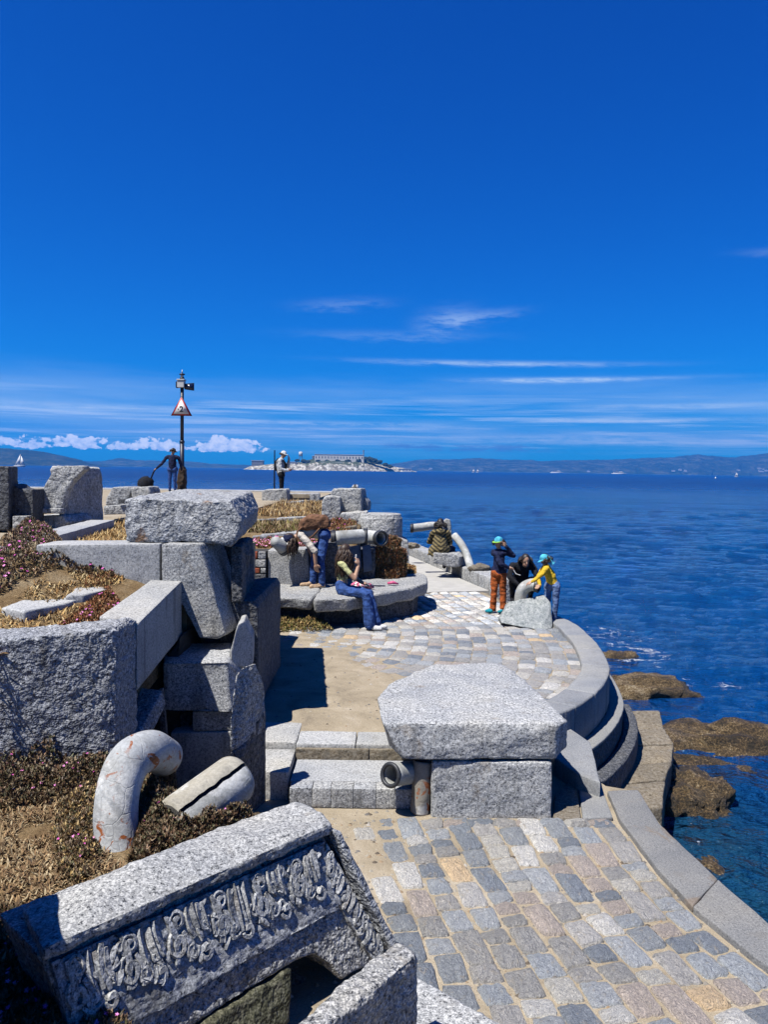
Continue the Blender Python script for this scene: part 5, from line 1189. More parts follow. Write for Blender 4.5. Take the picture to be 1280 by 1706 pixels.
grass('dry_grass', 'sparse dry grass on the sandy raised bed', [b2(*p, 1.2) for p in [(-60, 1060), (60, 1010), (150, 990), (240, 968), (250, 975), (160, 1020), (70, 1062), (-60, 1085)]], bed2_z, 3200, 0.06, PAL_DRY, 12, 1.0)
# upper terrace grass behind the ledge
grass('dry_grass', 'dry grass between the pale ledge and the huge slab', [b2(*p, 1.42) for p in [(100, 905), (150, 893), (200, 866), (215, 870), (215, 905)]], lambda x, y: UT, 3200, 0.10, PAL_DRY, 13, 0.8, 0.008)
# planted steps
grass('dry_grass', 'tall golden grass on the farthest planted step', [(-3.1, 17.5), (-1.0, 17.5), (-1.5, 23.5), (-3.1, 23.5)], lambda x, y: 1.30 + 0.012 * (y - 17), 7000, 0.15, PAL_DRY + PAL_DIRT, 14, 0.8, 0.011)
grass('dry_grass', 'dark golden grass on the middle planted step', [(-3.1, 14.9), (-0.6, 14.9), (-0.6, 16.9), (-3.1, 16.9)], lambda x, y: 1.14 + 0.03 * (y - 14.6), 5000, 0.15, PAL_DIRT + PAL_OLV, 15, 0.7, 0.011)
leaves('ice_plant', 'reddish ice plant on the middle planted step by the pier', [(-1.5, 14.9), (-0.6, 14.9), (-0.6, 17.0), (-1.2, 17.0)], lambda x, y: 1.16 + 0.03 * (y - 14.6), 2000, 0.05, 0.12, PAL_RED, 30, seed=16)
leaves('ice_plant', 'pink-flowered ice plant on the lowest planted step', [(-3.0, 13.4), (-1.05, 13.4), (-1.05, 14.5), (-3.0, 14.5)], lambda x, y: 1.0, 3200, 0.045, 0.14, PAL_RED + PAL_DRY[:2], 700, fcol=((0.72, 0.2, 0.42), (0.8, 0.38, 0.55)), seed=17)
leaves('ice_plant', 'olive ice plant growing under the bench edge', [XY(*p, 0.0) for p in [(424, 1052), (430, 1038), (500, 1032), (540, 1040), (555, 1050), (520, 1053)]], lambda x, y: 0.0, 2600, 0.035, 0.18, PAL_OLV + PAL_DRY[:3], 0, seed=18, edge=0.2)
# hanging growth by the drum
def hang_z(x, y): return 0.55 + max(0, 1 - (y - 13.95) / 0.5) * 0
RH = random.Random(4)
leaves('hanging_ice_plant', 'dry ice plant curtain hanging over the soil beside the stone drum', [(-0.17, 13.92), (0.37, 13.92), (0.37, 14.0), (-0.17, 14.0)], lambda x, y: RH.uniform(0.45, 0.98), 1900, 0.055, 0.02, PAL_RED + PAL_ICE, 0, seed=23, edge=0.02)
leaves('hanging_ice_plant', 'dry ice plant hanging from the right side of the drum soil', [(0.33, 13.95), (0.42, 13.95), (0.42, 14.7), (0.33, 14.7)], lambda x, y: RH.uniform(0.45, 0.9), 900, 0.055, 0.02, PAL_RED + PAL_ICE, 0, seed=24, edge=0.02)
leaves('hanging_ice_plant', 'dark ice plant hanging from the pipes beside the slate panels', [(-0.14, 13.75), (0.28, 13.75), (0.34, 14.6), (-0.1, 14.6)], lambda x, y: 0.45 + 0.62 * min(1, (y - 13.75) / 0.6) , 3000, 0.045, 0.12, PAL_RED + PAL_ICE, 0, seed=19, edge=0.1)
leaves('ice_plant', 'orange-brown ice plant at the foot of the stone drum', [(-0.05, 14.4), (0.62, 14.5), (0.66, 15.8), (0.0, 15.8)], lambda x, y: 0.44, 2200, 0.04, 0.10, PAL_RED + PAL_DRY[:3], 0, seed=20, edge=0.15)
tag(block('soil_heap', -0.16, 0.36, 14.0, 14.7, 0.3, 0.95, M['soil'], bev=0.1, L=0.12, rough=0.05), 'soil heap under the hanging ice plant', 'soil')
tag(block('soil_heap', 0.0, 0.60, 14.5, 16.3, 0.2, 0.46, M['soil'], bev=0.08, L=0.15, rough=0.03), 'low soil strip at the foot of the stone drum', 'soil')
# ================================================================== PEOPLE
def cloth(name, col, var=0.3, scale=14, rough=0.85): return plain(name, col, rough, min(.6, var * 1.5), scale, 0.8, 0.0, 0.2, 0.04)
CL = {}
CL['skin'] = plain('skin', (0.50, 0.29, 0.19), 0.55, 0.08, 20); CL['skin2'] = plain('skin_tan', (0.42, 0.22, 0.13), 0.55, 0.08, 20)
CL['jeans'] = cloth('blue_denim', (0.035, 0.085, 0.27)); CL['jeans2'] = cloth('light_denim', (0.13, 0.20, 0.38), .35); CL['navy'] = cloth('navy_cloth', (0.012, 0.018, 0.06))
CL['black'] = cloth('black_cloth', (0.010, 0.011, 0.016)); CL['rust'] = cloth('rust_orange_cloth', (0.42, 0.10, 0.022)); CL['yellow'] = cloth('yellow_cloth', (0.78, 0.50, 0.035), .12)
CL['cream'] = cloth('cream_cloth', (0.66, 0.60, 0.52), .15); CL['lime'] = cloth('pale_yellow_cloth', (0.60, 0.60, 0.30), .2); CL['white'] = cloth('white_cloth', (0.72, 0.72, 0.72), .12)
CL['pale'] = cloth('pale_grey_cloth', (0.52, 0.54, 0.56), .3); CL['olive'] = cloth('olive_cloth', (0.16, 0.125, 0.045), .5, 9); CL['teal'] = cloth('teal_cloth', (0.01, 0.30, 0.38), .3)
CL['cyan'] = cloth('cyan_cloth', (0.10, 0.55, 0.72), .2); CL['brownbag'] = cloth('brown_canvas', (0.20, 0.10, 0.055), .35); CL['hair'] = plain('dark_hair', (0.022, 0.014, 0.009), 0.5, 0.5, 60, 0.4)
CL['hair2'] = plain('brown_hair', (0.055, 0.030, 0.016), 0.5, 0.6, 70, 0.4); CL['tanshoe'] = cloth('tan_shoe', (0.55, 0.38, 0.24)); CL['eye'] = plain('eye_dark', (0.01, 0.01, 0.01), 0.3, 0.0)
CL['lip'] = plain('lip', (0.36, 0.12, 0.10), 0.5, 0.05); CL['lime2'] = cloth('lime_green_cloth', (0.30, 0.62, 0.10))
def ell_geo(c, rx, ry, rz, n=14, m=9, Rm=None):
    vs, fs = [], []
    for i in range(m + 1):
        th = math.pi * i / m
        for k in range(n):
            a = 2 * math.pi * k / n; v = Vector((rx * math.sin(th) * math.cos(a), ry * math.sin(th) * math.sin(a), rz * math.cos(th)))
            vs.append(Vector(c) + (Rm @ v if Rm else v))
    for i in range(m):
        for k in range(n): k2 = (k + 1) % n; fs.append((i * n + k, (i + 1) * n + k, (i + 1) * n + k2, i * n + k2))
    return vs, fs
def capsule(a, b, ra, rb, n=12):
    a, b = Vector(a), Vector(b); d = b - a; L = d.length; d = d.normalized() if L > 1e-6 else Vector((0, 0, 1)); pts, rad = [], []
    for q in (-0.98, -0.85, -0.55): pts.append(a + d * (ra * q)); rad.append(ra * math.sqrt(1 - q * q))
    for q in (0, .33, .66, 1): pts.append(a + d * (L * q)); rad.append(ra + (rb - ra) * q)
    for q in (0.55, 0.85, 0.98): pts.append(b + d * (rb * q)); rad.append(rb * math.sqrt(1 - q * q))
    r = d.cross(Vector((0, 0, 1)));  r = r.normalized() if r.length > 0.05 else Vector((1, 0, 0)); u = r.cross(d); vs, fs = [], []
    for p, q in zip(pts, rad):
        for k in range(n): an = 2 * math.pi * k / n; vs.append(p + r * (math.cos(an) * q) + u * (math.sin(an) * q))
    for i in range(len(pts) - 1):
        for k in range(n): k2 = (k + 1) % n; fs.append((i * n + k, i * n + k2, (i + 1) * n + k2, (i + 1) * n + k))
    fs.append(tuple(reversed(range(n)))); fs.append(tuple(range((len(pts) - 1) * n, len(pts) * n))); return vs, fs
class Body:
    def __init__(s, scale=1.0): s.V, s.F, s.bones, s.S = [], [], [], scale
    def cap(s, a, b, ra, rb, mat):
        v, f = capsule(a, b, ra, rb); k = len(s.V); s.V += v; s.F += [tuple(i + k for i in q) for q in f]; s.bones.append((Vector(a), Vector(b), ra, rb, mat))
    def chain(s, pts, rad, mat):
        for i in range(len(pts) - 1): s.cap(pts[i], pts[i + 1], rad[i], rad[i + 1], mat)
    def ell(s, c, rx, ry, rz, mat, Rm=None):
        v, f = ell_geo(c, rx, ry, rz, Rm=Rm); k = len(s.V); s.V += v; s.F += [tuple(i + k for i in q) for q in f]; s.bones.append((Vector(c), Vector(c) + Vector((0, 0, 1e-4)), (rx + ry + rz) / 3, (rx + ry + rz) / 3, mat))
    def hand(s, w, d, palm, mat, k=1.0, curl=0.5, side=1):
        """wrist, pointing direction, palm-facing normal: palm, four unequal bent fingers, thumb off its side"""
        w = Vector(w); d = Vector(d).normalized(); pn = Vector(palm); pn = (pn - d * pn.dot(d)).normalized(); sd_ = d.cross(pn) * side; k *= s.S
        s.cap(w, w + d * 0.05 * k, 0.024 * k, 0.032 * k, mat)
        s.cap(w + d * 0.05 * k + sd_ * 0.02 * k, w + d * 0.078 * k + sd_ * 0.022 * k, 0.020 * k, 0.018 * k, mat); s.cap(w + d * 0.05 * k - sd_ * 0.02 * k, w + d * 0.075 * k - sd_ * 0.022 * k, 0.020 * k, 0.017 * k, mat)
        for i, (o_, L) in enumerate(((0.033, 0.070), (0.011, 0.080), (-0.011, 0.074), (-0.033, 0.058))):
            p = w + d * 0.085 * k + sd_ * o_ * k; d1 = (d + pn * curl * 0.5).normalized(); d2 = (d + pn * curl * 1.6).normalized(); m_ = p + d1 * L * 0.5 * k
            s.cap(p, m_, 0.0105 * k, 0.0098 * k, mat); s.cap(m_, m_ + d2 * L * 0.5 * k, 0.0098 * k, 0.0085 * k, mat)
        t0 = w + d * 0.03 * k + sd_ * 0.03 * k; t1 = t0 + (d * 0.6 + sd_ * 0.8 + pn * 0.25).normalized() * 0.04 * k; t2 = t1 + (d + pn * 0.4).normalized() * 0.032 * k; s.cap(t0, t1, 0.014 * k, 0.012 * k, mat); s.cap(t1, t2, 0.012 * k, 0.009 * k, mat)
    def head(s, c, fwd, upv, mat, k=1.0):
        """skull, jaw, nose and ears; fwd is where the face looks"""
        c = Vector(c); f = Vector(fwd).normalized(); u = Vector(upv); u = (u - f * u.dot(f)).normalized(); r = f.cross(u); Rm = Matrix((r, f, u)).transposed(); k *= s.S; s.hd = (c, r, f, u, k)
        s.ell(c + u * 0.02 * k, 0.074 * k, 0.094 * k, 0.098 * k, mat, Rm); s.ell(c - u * 0.055 * k + f * 0.022 * k, 0.056 * k, 0.066 * k, 0.066 * k, mat, Rm)
        s.cap(c - u * 0.0 * k + f * 0.09 * k, c - u * 0.03 * k + f * 0.104 * k, 0.009 * k, 0.014 * k, mat)
        for q in (-1, 1): s.ell(c + r * (0.077 * k * q) - f * 0.012 * k, 0.010 * k, 0.02 * k, 0.03 * k, mat, Rm)
    def build(s, name, label, base, mats, voxel=0.0085, wrinkle=0.010, cat='person', group=None):
        me = bpy.data.meshes.new(name + '_raw'); me.from_pydata([tuple(v) for v in s.V], [], s.F); o = bpy.data.objects.new(name + '_raw', me); COL.objects.link(o)
        m = o.modifiers.new('r', 'REMESH'); m.mode = 'VOXEL'; m.voxel_size = voxel; m.use_smooth_shade = True; m2 = o.modifiers.new('s', 'SMOOTH'); m2.factor = 0.5; m2.iterations = 3
        dg = bpy.context.evaluated_depsgraph_get(); dg.update(); nm = bpy.data.meshes.new_from_object(o.evaluated_get(dg)); nm.name = name
        bpy.data.objects.remove(o); bpy.data.meshes.remove(me)
        keys = []
        for b in s.bones:
            if b[4] not in keys: keys.append(b[4])
        nv = len(nm.vertices); co = np.empty(nv * 3); nm.vertices.foreach_get('co', co); co = co.reshape(-1, 3); npf = len(nm.polygons); ce = np.empty(npf * 3); nm.polygons.foreach_get('center', ce); ce = ce.reshape(-1, 3)
        best = np.full(npf, 1e9); idx = np.zeros(npf, dtype=np.int32)
        for (a, b, ra, rb, mk_) in s.bones:
            a = np.array(a); b = np.array(b); ab = b - a; l2 = ab.dot(ab); t = np.clip(((ce - a) @ ab) / l2, 0, 1); dd = np.linalg.norm(ce - (a + t[:, None] * ab), axis=1) - (ra + (rb - ra) * t)
            w = dd < best; best[w] = dd[w]; idx[w] = keys.index(mk_)
        nr = np.empty(nv * 3); nm.vertices.foreach_get('normal', nr); nr = nr.reshape(-1, 3)
        if wrinkle:
            skin = np.zeros(nv, bool)
            for p_, k_ in zip(nm.polygons, idx):
                if keys[k_].startswith('skin'):
                    for v_ in p_.vertices: skin[v_] = True
            hh = np.array([noise.noise(Vector(c_) * 13) + 0.6 * noise.noise(Vector((c_[0] * 9, c_[1] * 9, c_[2] * 30))) for c_ in co]); co += nr * (hh * wrinkle * (~skin))[:, None]
        nm.vertices.foreach_set('co', co.ravel()); nm.materials.clear()
        for k_ in keys: nm.materials.append(CL[mats.get(k_, k_)])
        nm.polygons.foreach_set('material_index', idx); nm.polygons.foreach_set('use_smooth', [True] * npf); nm.update()
        o = bpy.data.objects.new(name, nm); COL.objects.link(o); o.location = base; return tag(o, label, cat, group)
    def child(s, name, vs, fs, mat, par, jit=0.0, sub=None):
        vs = [Vector(v) + wl(par) for v in vs]
        if jit: vs = [v + Vector((noise.noise(v * 22), noise.noise(v * 22 + Vector((5, 0, 0))), noise.noise(v * 22 + Vector((0, 5, 0))))) * jit for v in vs]
        return mk(name, vs, fs, CL[mat], sub or par, True)
    def face(s, par):
        c, r, f, u, k = s.hd
        for q in (-1, 1):
            v, fc = ell_geo(c + r * (0.032 * k * q) + f * 0.082 * k + u * 0.008 * k, 0.012 * k, 0.008 * k, 0.008 * k, 8, 6); s.child('eye', v, fc, 'eye', par)
        v, fc = ell_geo(c + f * 0.083 * k - u * 0.062 * k, 0.022 * k, 0.010 * k, 0.008 * k, 8, 6, Matrix((r, f, u)).transposed()); s.child('mouth', v, fc, 'lip', par)
    def cap_hat(s, par, mat, brim=0.085, flap=False, mat2=None, bfw=None, wide=False):
        c, r, f, u, k = s.hd; Rm = Matrix((r, f, u)).transposed(); vs, fs = [], []; n = 20
        for i in range(8):
            th = math.pi / 2 * i / 7
            for q in range(n): a = 2 * math.pi * q / n; vs.append(c + Rm @ Vector((0.088 * k * math.sin(th) * math.cos(a), 0.106 * k * math.sin(th) * math.sin(a), 0.030 * k + 0.098 * k * math.cos(th))))
        for i in range(7):
            for q in range(n): q2 = (q + 1) % n; fs.append((i * n + q, (i + 1) * n + q, (i + 1) * n + q2, i * n + q2))
        crown = s.child('hat_crown', vs, fs, mat, par)
        vs, fs = [], []; full = wide
        span = 2 * math.pi if full else math.pi * 0.8; m = 20
        for i in range(m + 1):
            a = math.pi / 2 - span / 2 + span * i / m
            w = brim * k * (1 if full else math.sin(math.pi * (0.08 + 0.84 * i / m)))
            e = Rm @ Vector((0.088 * k * math.cos(a), 0.106 * k * math.sin(a), 0.03 * k)); o_ = Rm @ Vector(((0.088 * k + w) * math.cos(a), (0.106 * k + w) * math.sin(a), 0.03 * k - w * 0.28))
            for p in (e, o_): vs.append(c + p)
            for p in (e, o_): vs.append(c + p - u * 0.006 * k)
        for i in range(m):
            b_ = i * 4; n_ = b_ + 4; fs += [(b_, b_ + 1, n_ + 1, n_), (b_ + 2, n_ + 2, n_ + 3, b_ + 3), (b_ + 1, b_ + 3, n_ + 3, n_ + 1), (b_, n_, n_ + 2, b_ + 2)]
        s.child('hat_brim', vs, fs, mat2 or mat, par, sub=crown)
        if flap:
            vs, fs = [], []
            for i in range(9):
                for j in range(5):
                    a = math.pi * (1.08 + 0.84 * i / 8); q = j / 4; vs.append(c + Rm @ Vector(((0.094 + 0.03 * q) * k * math.cos(a), (0.11 + 0.05 * q) * k * math.sin(a), (0.04 - 0.19 * q) * k)))
            for i in range(8):
                for j in range(4): b_ = i * 5 + j; fs.append((b_, b_ + 1, b_ + 6, b_ + 5))
            nb = len(vs); vs += [v - (v - c).normalized() * 0.006 for v in vs]; fs += [tuple(reversed([q + nb for q in f_])) for f_ in list(fs)]
            s.child('hat_neck_flap', vs, fs, mat, par, sub=crown)
    def hair(s, par, mat, length=0.12, back=1.0, n=70, wave=0.012, spread=1.0, seed=1, dirv=None, cut=-0.1):
        """a cap of hair and hanging locks"""
        c, r, f, u, k = s.hd; Rm = Matrix((r, f, u)).transposed(); vs, fs = [], []; N = 22
        for i in range(11):
            th = math.pi * 0.62 * i / 10
            for q in range(N):
                a = 2 * math.pi * q / N; y_ = math.sin(a); lim = 1.0 if y_ < 0.35 else max(0.35, 1 - (y_ - 0.35) * 0.95); t2 = th * lim
                vs.append(c + Rm @ Vector((0.084 * k * math.sin(t2) * math.cos(a), 0.104 * k * math.sin(t2) * y_ - 0.006 * k, 0.02 * k + 0.108 * k * math.cos(t2))))
        for i in range(10):
            for q in range(N): q2 = (q + 1) % N; fs.append((i * N + q, (i + 1) * N + q, (i + 1) * N + q2, i * N + q2))
        rng = random.Random(seed); dv = Vector(dirv).normalized() if dirv else Vector((0, 0, -1))
        for i in range(n):
            a = math.pi * (1.0 - back * 0.12 + (1 + back * 0.24) * rng.random()); h = rng.uniform(-0.02, 0.05)
            p = c + Rm @ Vector((0.082 * k * math.cos(a), 0.10 * k * math.sin(a), h * k)); out = (p - c); out = (out - dv * out.dot(dv)).normalized(); L = length * rng.uniform(0.7, 1.1); pts = [p - out * 0.02]
            ph = rng.uniform(0, 6)
            for j in range(1, 7):
                q = j / 6; pts.append(p + dv * L * q + out * (0.045 * spread * math.sin(q * 2.2)) + r * wave * math.sin(ph + q * 9) + f * wave * math.cos(ph + q * 8))
            v, fc = tube_geo(pts, [0.014, 0.016, 0.016, 0.014, 0.012, 0.009, 0.003], 5, True); b_ = len(vs); vs += v; fs += [tuple(q + b_ for q in f_) for f_ in fc]
        return s.child('hair', vs, fs, mat, par)
def leg(B, hip, knee, ank, toe, r, mat, shoe, k=1.0, flare=1.0):
    B.chain([hip, knee, ank], [r[0] * k, r[1] * k, r[2] * k * flare], mat); a = Vector(ank); t = Vector(toe)
    B.cap(a + Vector((0, 0, -0.02 * k)), a.lerp(t, 0.5) + Vector((0, 0, -0.03 * k)), 0.042 * k, 0.042 * k, shoe); B.cap(a.lerp(t, 0.45) + Vector((0, 0, -.03 * k)), t, 0.042 * k, 0.032 * k, shoe); hb = a - (t - a).normalized() * 0.03 * k; B.cap(hb + Vector((0, 0, -0.03 * k)), hb + Vector((0, 0, -0.035 * k)), 0.04 * k, 0.04 * k, shoe)
def arm(B, sh, el, wr, r, mat, k=1.0, fore=None): B.cap(sh, el, r[0] * k, r[1] * k, mat); B.cap(el, wr, r[1] * k, r[2] * k, fore or mat)
V3 = Vector
LR = (0.085, 0.06, 0.048); AR = (0.052, 0.043, 0.033)

# --- child in orange trousers (stands side on, hand to the brow)
base = G(830, 1021, 0.0); k = 0.80
B = Body(k); 
leg(B, V3((-.06, .03, .66)), V3((-.075, .0, .36)), V3((-.085, .02, .075)), V3((-.20, -.03, .035)), LR, 'pants', 'shoe', 0.92, 1.25)
leg(B, V3((.06, -.02, .66)), V3((.08, -.0, .36)), V3((.085, -.01, .075)), V3((.00, -.10, .035)), LR, 'pants', 'shoe', 0.92, 1.25)
B.cap(V3((-.05, 0, .68)), V3((.05, 0, .68)), .088, .088, 'pants')
B.chain([V3((0, 0, .72)), V3((0, 0, .86)), V3((.0, 0, 1.02))], [.098, .100, .088], 'top'); B.cap(V3((-.04, .02, .74)), V3((.05, -.02, .74)), .09, .09, 'top'); B.cap(V3((-.09, .03, 1.03)), V3((.09, -.02, 1.03)), .060, .060, 'top')
B.cap(V3((0, 0, 1.05)), V3((-.01, 0, 1.13)), .042, .038, 'skin'); B.head(V3((-.015, -.01, 1.21)), V3((-.75, -.65, -.1)), V3((0, 0, 1)), 'skin', 0.98)
arm(B, V3((.12, -.02, 1.03)), V3((.235, -.05, .99)), V3((.10, -.11, 1.15)), AR, 'top', .95); B.hand(V3((.10, -.11, 1.15)), V3((-.8, .1, .62)), V3((-.3, -.8, -.5)), 'skin', 1.0, .3)
arm(B, V3((-.07, -.06, 1.02)), V3((.0, -.17, .86)), V3((.13, -.15, .80)), AR, 'top', .95); B.hand(V3((.13, -.15, .80)), V3((1, 0, -.2)), V3((0, -.3, -1)), 'skin', 1.0, .8)
o = B.build('person', 'child in navy top and rust orange trousers shading the eyes with one hand', base, {'pants': 'rust', 'top': 'navy', 'shoe': 'teal'}, .0075)
B.face(o); B.hair(o, 'hair', .05, n=26, seed=2); B.cap_hat(o, 'cyan', .055, mat2='lime2')
fl_ = thing('fishing_line', base + V3((.15, -.18, .2)), 'thin pale line hanging from the navy-topped child’s hand', 'string')
vs, fs = tube_geo([base + V3((.20, -.16, .80)), base + V3((.26, -.2, .70)), base + V3((.33, -.22, .68))], .006, 6); mk('line', vs, fs, CL['white'], fl_)
# --- crouching adult in black
base = G(868, 1003, 0.0)
B = Body(1.0)
for q in (-1, 1):
    leg(B, V3((.10 * q, .12, .34)), V3((.20 * q, -.20, .46)), V3((.16 * q, -.02, .08)), V3((.19 * q, -.2, .04)), LR, 'pants', 'shoe')
B.cap(V3((-.09, .13, .32)), V3((.09, .13, .32)), .12, .12, 'pants')
B.chain([V3((0, .12, .36)), V3((0, .03, .52)), V3((0, -.10, .68))], [.135, .145, .13], 'top'); B.cap(V3((-.16, -.08, .68)), V3((.16, -.08, .68)), .075, .075, 'top')
B.cap(V3((.01, -.14, .72)), V3((.02, -.19, .76)), .055, .05, 'skin'); B.head(V3((.03, -.23, .80)), V3((.10, -.95, -.22)), V3((0, -.2, 1)), 'skin', 1.0)
arm(B, V3((-.20, -.09, .66)), V3((-.26, -.24, .50)), V3((-.10, -.36, .36)), AR, 'top', 1.15); B.hand(V3((-.10, -.36, .36)), V3((.5, -.4, -.5)), V3((.4, .2, -.9)), 'skin', 1.0, .7)
arm(B, V3((.20, -.09, .66)), V3((.25, -.27, .50)), V3((.12, -.42, .42)), AR, 'top', 1.15); B.hand(V3((.12, -.42, .42)), V3((.4, -.6, -.3)), V3((-.3, .2, -.9)), 'skin', 1.0, .7, -1)
o = B.build('person', 'dark-haired adult in black crouching between the two children', base, {'pants': 'black', 'top': 'black', 'shoe': 'black'}, .0095)
B.face(o); B.hair(o, 'hair', .06, back=0.2, n=36, seed=5)
# --- child in yellow, leaning over the elbow pipe
base = G(916, 1038, 0.0); k = 0.78
B = Body(k)
leg(B, V3((-.02, .06, .60)), V3((-.03, .05, .33)), V3((-.03, .07, .07)), V3((-.06, -.03, .03)), LR, 'pants', 'shoe', .82, 1.15)
leg(B, V3((.09, -.02, .60)), V3((.085, -.03, .33)), V3((.07, -.02, .07)), V3((.05, -.13, .03)), LR, 'pants', 'shoe', .82, 1.15)
B.cap(V3((-.01, .03, .60)), V3((.08, 0, .60)), .08, .08, 'pants')
B.chain([V3((.03, .02, .64)), V3((.0, .02, .76)), V3((-.07, .02, .87))], [.083, .085, .078], 'top'); B.cap(V3((-.09, -.08, .88)), V3((-.07, .11, .88)), .052, .052, 'top')
B.cap(V3((-.08, .02, .90)), V3((-.085, .02, .97)), .038, .034, 'skin'); B.head(V3((-.09, .02, 1.02)), V3((-.9, .1, -.45)), V3((-.4, 0, .9)), 'skin', .95)
arm(B, V3((-.10, -.10, .88)), V3((-.21, -.15, .76)), V3((-.32, -.13, .68)), AR, 'top', .85); B.hand(V3((-.32, -.13, .68)), V3((-.9, .1, -.4)), V3((0, .2, -1)), 'skin', .95, .6)
arm(B, V3((-.08, .13, .88)), V3((-.18, .13, .70)), V3((-.16, .02, .60)), AR, 'top', .85); B.hand(V3((-.16, .02, .60)), V3((-.6, -.6, -.2)), V3((-.2, .4, -.8)), 'skin', .95, .6, -1)
o = B.build('person', 'child in yellow top, jeans and cyan sun hat leaning over the elbow pipe', base, {'pants': 'jeans2', 'top': 'yellow', 'shoe': 'navy'}, .0075)
B.face(o); B.hair(o, 'hair', .05, n=20, seed=9); B.cap_hat(o, 'cyan', .065, flap=True)
# --- girl on the bench with a phone
base = Vector((D(580, 1000, 11.85).x, 11.85, 0.0))
B = Body(.95)
leg(B, V3((-.08, .06, .54)), V3((.28, -.20, .53)), V3((.34, -.24, .09)), V3((.50, -.30, .04)), (.088, .064, .052), 'pants', 'shoe', 1, 1.75)
leg(B, V3((-.05, .22, .54)), V3((.33, -.08, .53)), V3((.42, -.14, .09)), V3((.58, -.18, .04)), (.088, .064, .052), 'pants', 'shoe', 1, 1.75)
B.cap(V3((-.10, .10, .56)), V3((-.08, .26, .56)), .10, .10, 'pants')
B.cap(V3((-.10, .18, .60)), V3((-.10, .18, .70)), .092, .082, 'skin'); B.cap(V3((-.13, .13, .62)), V3((-.07, .22, .62)), .08, .08, 'pants')
B.chain([V3((-.10, .18, .74)), V3((-.09, .18, .86)), V3((-.08, .18, .94))], [.092, .098, .085], 'top'); B.cap(V3((-.12, .06, .955)), V3((-.05, .30, .955)), .052, .052, 'top')
B.cap(V3((-.08, .18, .98)), V3((-.07, .18, 1.06)), .042, .038, 'skin'); B.head(V3((-.06, .18, 1.14)), V3((.75, .6, -.25)), V3((0, 0, 1)), 'skin', .97)
B.cap(V3((-.10, .03, .95)), V3((.02, -.03, .83)), .05, .045, 'top'); B.cap(V3((.02, -.03, .83)), V3((.10, -.04, .74)), .04, .036, 'skin'); B.cap(V3((.10, -.04, .74)), V3((.15, .05, .93)), .038, .028, 'skin'); B.hand(V3((.15, .05, .93)), V3((-.1, .15, 1)), V3((-.8, .5, 0)), 'skin', 1, .7)
arm(B, V3((-.03, .32, .95)), V3((.06, .38, .72)), V3((.20, .30, .64)), AR, 'top', .95, 'skin'); B.hand(V3((.20, .30, .64)), V3((.9, -.2, -.3)), V3((0, 0, -1)), 'skin', 1, .4)
o = B.build('person', 'long-haired girl in cropped top and flared jeans sitting on the bench', base, {'pants': 'jeans', 'top': 'lime', 'shoe': 'white'}, .0095)
B.face(o); B.hair(o, 'hair2', .40, back=1.0, n=130, wave=.020, spread=1.1, seed=4)
ph = thing('phone', base + V3((.10, .08, .96)), 'pale phone held up in the seated girl’s hand', 'phone')
c_ = base + V3((.11, .09, 1.03)); pbd = boxo('phone_body', c_.x - .01, c_.x + .01, c_.y - .035, c_.y + .035, c_.z - .07, c_.z + .07, CL['white'], ph, .006)
boxo('phone_screen', c_.x - .0125, c_.x - .0105, c_.y - .03, c_.y + .03, c_.z - .062, c_.z + .062, CL['eye'], pbd)
# --- things on the bench
M['floral'] = None
def floral():
    m, t, b = newmat('floral_print'); c = ocoord(t); v = t.vor(c, 26, out='Color'); s = t.sep(v)
    t.put(b.inputs['Base Color'], t.ramp(s[0], [(0, (.55, .10, .20)), (.3, (.75, .70, .66)), (.55, (.03, .03, .05)), (.75, (.70, .35, .42)), (.9, (.2, .05, .08))], 'CONSTANT')); b.inputs['Roughness'].default_value = .9; return m
M['floral'] = floral()
c_ = G(603, 983, .47); boulder('bundled_cloth', (c_.x, c_.y, .53), .13, (1.3, .9, .55), M['floral'], 61, 'floral printed cloth bundle on the bench beside the seated girl', 'cloth', None, .45, 3)
c_ = G(655, 975, .48); pk = thing('hair_clip', (c_.x, c_.y, .48), 'small bright pink clip lying on the bench slab', 'clip')
CL['pink'] = plain('pink_plastic', (.75, .12, .28), .5, .1)
vs, fs = tube_geo([Vector((c_.x - .09, c_.y, .51)), Vector((c_.x, c_.y - .02, .53)), Vector((c_.x + .09, c_.y + .02, .50))], [.02, .028, .012], 8); mk('body', vs, fs, CL['pink'], pk, True)
c_ = G(630, 977, .48); tag(boxo('dark_strap', c_.x - .14, c_.x + .12, c_.y - .012, c_.y + .012, .47, .50, CL['navy'], None, .004), 'thin dark strap stretched across the bench slab', 'strap')
# --- woman bending to the cone pipe
base = Vector((D(532, 976, 12.72).x, 12.72, tpz - .01))
B = Body(1.0)
leg(B, V3((.07, .04, .84)), V3((.03, -.05, .46)), V3((.05, -.07, .08)), V3((-.12, -.16, .04)), LR, 'pants', 'shoe', 1, 1.15)
leg(B, V3((.06, .20, .84)), V3((-.10, .14, .46)), V3((-.12, .12, .08)), V3((-.30, .04, .04)), LR, 'pants', 'shoe', 1, 1.15)
B.cap(V3((.07, .04, .86)), V3((.06, .18, .86)), .11, .11, 'pants')
B.chain([V3((.02, .11, .90)), V3((-.13, .11, .92)), V3((-.27, .10, .88))], [.115, .115, .11], 'top'); B.cap(V3((-.30, -.03, .86)), V3((-.30, .24, .87)), .062, .062, 'top')
B.cap(V3((-.34, .10, .86)), V3((-.42, .08, .81)), .05, .045, 'skin'); B.head(V3((-.50, .05, .77)), V3((-.75, -.12, -.62)), V3((-.45, -.40, .75)), 'skin', 1.0)
